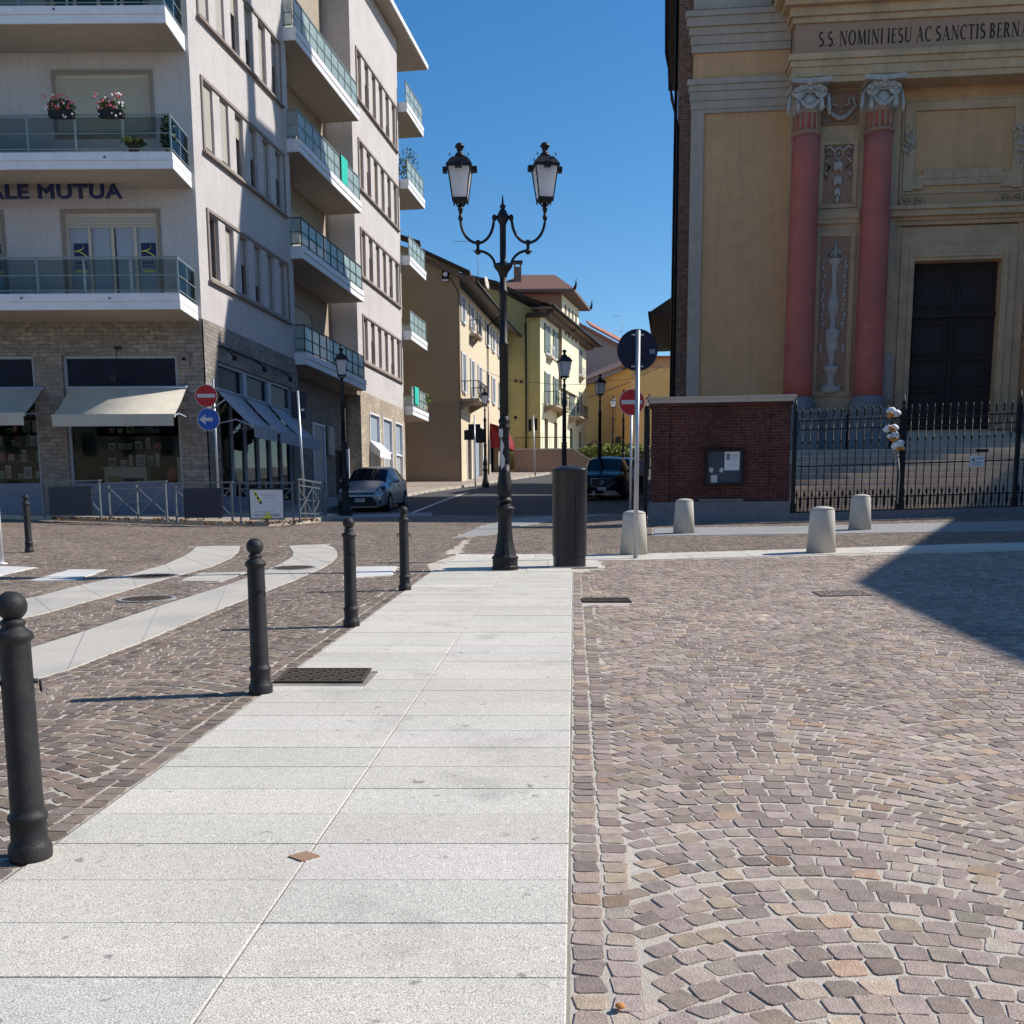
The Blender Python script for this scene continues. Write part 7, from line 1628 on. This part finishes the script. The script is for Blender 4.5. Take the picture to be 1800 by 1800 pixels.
    if plate:
        b = MB(); b.box(-pw, pw, f0-.035, f0-.018, pz-.055, pz+.055); pl = b.build('number_plate', 'signwhite', t)
        b = MB(); b.box(-pw, -pw+.03, f0-.037, f0-.0352, pz-.055, pz+.055); b.build('blue_band', 'signblue', pl)
        b = MB()
        for i in range(6): b.box(-pw+.055+i*.045, -pw+.08+i*.045, f0-.037, f0-.0352, pz-.03, pz+.03)
        b.build('plate_characters', 'inkg', pl)
    for s in (-1, 1):
        b = MB(); zz = 1.0 if not suv else 1.15; yy = 1.35 if not suv else 1.75
        b.ball((s*(w+.10), yy, zz), .10, 10, 8, sx=1.1, sy=.6, sz=.75); b.bar((s*(w-.06), yy+.02, zz-.05), (s*(w+.06), yy, zz-.03), .04); b.build('wing_mirror', paint if not suv else 'plas', t)
        b = MB(); yd = (1.3, 2.35, 3.2) if not suv else (1.6, 2.7, 3.7)
        for y in yd: b.box(s*(w-.01)-.004, s*(w-.01)+.004, y-.004, y+.004, .3, .85)
        b.box(s*(w-.005)-.02, s*(w-.005)+.02, yd[1]-.25, yd[1]-.1, .80, .83); b.build('door_seam', 'plas', t)
    b = MB(); wy = st[g0][0]
    for s in (-1, .1): b.tube([(s*.5+.1, wy+.0, st[g0][3]+.02), (s*.2+.2, wy+.25, st[g0][3]+.17)], .008, 5)
    b.build('wiper', 'plas', t)
    return t
street = math.pi/2*0-math.atan2(SD[0], SD[1])
cx_, cy_ = -5.02, 34.6
c1 = car('silver blue hatchback parked nose first at the left kerb behind the lamp', (cx_, cy_, gzf(cx_, cy_)+.01), -SA*.6, 'silver')
sl_ = math.atan(S_)
c1.rotation_euler = (sl_, 0, -SA*.7)
cx_, cy_ = 3.62, 41.5
c2 = car('black sport utility car facing the camera, half hidden by the utility cabinet', (cx_, cy_, gzf(cx_, cy_)+.01), -SA, 'black', 4.66, 1.90, 1.68, True)
c2.rotation_euler = (sl_+.02, 0, -SA)
c3 = car('grey car parked behind the black one, mostly hidden by sign poles', (5.35, 50.5, gzf(5.35, 50.5)), -SA, 'silver', plate=True)
c3.rotation_euler = (sl_+.03, 0, -SA)
# ================================================================ PEDESTRIAN
def skin_mesh(name, joints, edges, radii, m, parent, lv=2):
    me = bpy.data.meshes.new(name); me.from_pydata(joints, edges, []); o = bpy.data.objects.new(name, me); SC.collection.objects.link(o); o.parent = parent
    s = o.modifiers.new('skin', 'SKIN'); s.use_smooth_shade = True
    for v, r in zip(me.skin_vertices[0].data, radii): v.radius = (r, r) if not isinstance(r, tuple) else r
    me.skin_vertices[0].data[0].use_root = True
    sub = o.modifiers.new('sub', 'SUBSURF'); sub.levels = lv; sub.render_levels = lv; me.materials.append(MT[m]); return o
px, py = 5.05, 40.5
pe = thing('person', 'person in grey top and dark trousers walking between brick wall and parked cars', 'person', (px, py, gzf(px, py)+.1), .2)
J = [(0,0,.92),(0,0,1.15),(0,0.01,1.38),(0,.0,1.50),(0,-.01,1.60),(-.09,0,.90),(-.10,-.10,.50),(-.10,-.03,.08),(-.10,-.16,.03),(.09,0,.90),(.10,.02,.50),(.10,.16,.10),(.10,.05,.04),(-.18,0,1.40),(-.24,.05,1.12),(-.25,-.06,.90),(.18,0,1.40),(.24,-.03,1.12),(.25,-.14,.92),(-.25,-.09,.82),(.25,-.17,.84)]
E_ = [(0,1),(1,2),(2,3),(3,4),(0,5),(5,6),(6,7),(7,8),(0,9),(9,10),(10,11),(11,12),(2,13),(13,14),(14,15),(2,16),(16,17),(17,18),(15,19),(18,20)]
Rr = [.12,.12,.13,.055,.08,.09,.06,.045,.035,.09,.06,.045,.035,.06,.045,.032,.06,.045,.032,.03,.03]
skin_mesh('body', J, E_, Rr, 'skin', pe)
b = MB(); b.ball((0, -.012, 1.64), .105, 16, 12, sy=1.1, sz=1.2); b.ball((0, -.125, 1.63), .018, 6, 5); b.build('head', 'skin', pe)
b = MB(); b.ball((0, .015, 1.675), .115, 14, 10, sy=1.1, sz=1.05); b.build('hair', 'hair', pe)
JJ = [(0,0,.98),(0,0,1.18),(0,.01,1.40),(-.18,0,1.41),(-.24,.05,1.12),(-.25,-.04,.95),(.18,0,1.41),(.24,-.03,1.12),(.25,-.12,.97)]
skin_mesh('jacket', JJ, [(0,1),(1,2),(2,3),(3,4),(4,5),(2,6),(6,7),(7,8)], [.15,.15,.155,.075,.062,.05,.075,.062,.05], 'shirt', pe)
JJ = [(0,0,.95),(-.09,0,.86),(-.10,-.10,.50),(-.10,-.04,.12),(.09,0,.86),(.10,.02,.50),(.10,.15,.13)]
skin_mesh('trousers', JJ, [(0,1),(1,2),(2,3),(0,4),(4,5),(5,6)], [.14,.105,.078,.06,.105,.078,.06], 'trous', pe)
# ================================================================ SHOP WINDOW DISPLAY
random.seed(21)
def goods(x, y, z, w, h, m, label):
    b = MB(FRX); b.box(x-w/2, x+w/2, y-.05, y, z, z+h, 0); b.box(x-w/2+.03, x+w/2-.03, y+.0005, y+.004, z+h*.2, z+h*.8, 1)
    o = b.build('display_box', [m, random.choice(['inkg', 'canvas', 'pinkf', 'leaf', 'grey'])], None, (C0[0], C0[1], 0)); tag(o, label, 'display item', 'goods set out in the front shop windows'); return o
lb = 'small boxed item among the goods displayed behind the front shop windows'
for r_i, zz in enumerate((3.45, 3.95, 4.42)):
    for k in range(6):
        goods(-3.05+k*.27+random.uniform(-.07, .07), -.45-random.random()*.3, zz, random.uniform(.10, .27), random.uniform(.12, .42), random.choice(['signwhite', 'canvas', 'greyf', 'creamg', 'inkg']), lb)
for r_i, zz in enumerate((3.1, 3.6, 4.05, 4.45, 4.85)):
    for k in range(10):
        goods(-7.9+k*.29+random.uniform(-.09, .09), -.45-random.random()*.3, zz, random.uniform(.10, .30), random.uniform(.12, .42), random.choice(['signwhite', 'canvas', 'greyf', 'creamg', 'signred', 'inkg', 'grille']), lb)
for xa, xb, zz_, lb_ in ((-3.3, -1.4, (3.45, 3.95, 4.42), 'dark shelves of small goods behind the right hand front shop window'), (-8.05, -5.05, (3.1, 3.6, 4.05, 4.45, 4.85), 'dark shelves of small goods behind the left hand front shop window')):
    t = thing('display_shelf', lb_, 'shelf', (C0[0], C0[1], 0), 0, 'shelves in the front shop windows')
    for q in zz_: b = MB(FRX); b.box(xa, xb, -.85, -.42, q-.02, q-.001); b.build('shelf_board', 'wood', t)
b = MB(FRX); b.box(-3.2, -1.95, -.6, -.25, 2.62, 3.38); b.box(-3.24, -1.91, -.64, -.22, 3.38, 3.42); o = b.build('display_counter', 'creamg', None, (C0[0], C0[1], 0)); tag(o, 'white display counter behind the glass of the front shop', 'counter')
b = MB(FRX); b.box(-3.1, -2.7, -.249, -.244, 2.7, 3.15, 0); b.box(-2.66, -2.02, -.249, -.244, 2.7, 3.1, 1); b.build('printed_front', ['leafy', 'bluedk'], o)
b = MB(FRX); b.prism([(-1.35, 2.95), (-1.15, 2.95), (-1.12, 3.3), (-1.25, 3.45), (-1.38, 3.25)], -.5, -.4); o = b.build('red_display_item', 'signred', None, (C0[0], C0[1], 0)); tag(o, 'small red object glowing in the dark right part of the front shop window', 'display item')
b = MB(FRX); rim(b, -1.02, -.82, 2.9, 3.7, -.3, -.25, .03); b.box(-.99, -.85, -.29, -.27, 2.93, 3.67); o = b.build('window_poster', 'creamg', None, (C0[0], C0[1], 0)); tag(o, 'narrow framed poster at the right end of the front shop window', 'poster')

# ================================================================ UNSEEN ROW added behind the camera to cut ambient light and reflections
random.seed(5)
for i, (x0, x1, y0, h, m) in enumerate(((-46, -22, -24, 13, 'beige'), (-21.9, 2, -25, 16, 'creamg'), (2.1, 30, -24, 14, 'tan'))):
    t = thing('unseen_blocker_house', ('unseen long cream house added behind the viewer on the left to cut light', 'unseen tall pale house added in the middle of the row behind the viewer', 'unseen brown rendered house added at the right end of the row behind the viewer')[i], 'house', (x0, y0, gzf(x0, y0)), 0, 'unseen houses added behind the viewer to cut light')
    L = x1-x0; fr = frame((0, 0), (1, 0), (0, 1)); ops = [(1.2+k*3.2, 2.4+k*3.2, z, z+1.9) for k in range(int((L-2)/3.2)) for z in (1.2, 5.0, 8.8)]
    b = MB(fr); wallgrid(b, 0, L, -1, h, ops, .25); b.quad((0, 0, -1), (0, -10, -1), (0, -10, h), (0, 0, h)); b.quad((L, 0, -1), (L, -10, -1), (L, -10, h), (L, 0, h)); b.build('wall', m, t)
    b = MB(fr); b.box(.1, L-.1, -9.9, -.27, -1, h-.1); b.build('glazing', 'glass', t)
    b = MB(fr); b.add([(-.4, .8, h), (L+.4, .8, h), (L+.4, -5, h+3), (-.4, -5, h+3), (-.4, -10.8, h), (L+.4, -10.8, h)], [(0, 1, 2, 3), (3, 2, 5, 4), (0, 3, 4), (1, 5, 2)]); b.build('roof', 'tile', t)

b = MB()
pc = [(-2.0, 64.0, 11.2), (1.6, 69.0, 11.0), (6.4, 66.0, 10.7), (7.6, 53.5, 9.6)]
for a, c in zip(pc, pc[1:]): b.tube([(a[0]+(c[0]-a[0])*t, a[1]+(c[1]-a[1])*t, a[2]+(c[2]-a[2])*t-.22*math.sin(math.pi*t)) for t in np.linspace(0, 1, 10)], .014, 4)
tag(b.build('overhead_cable', 'iron'), 'thin dark overhead cable sagging across the street between the far houses', 'cable')
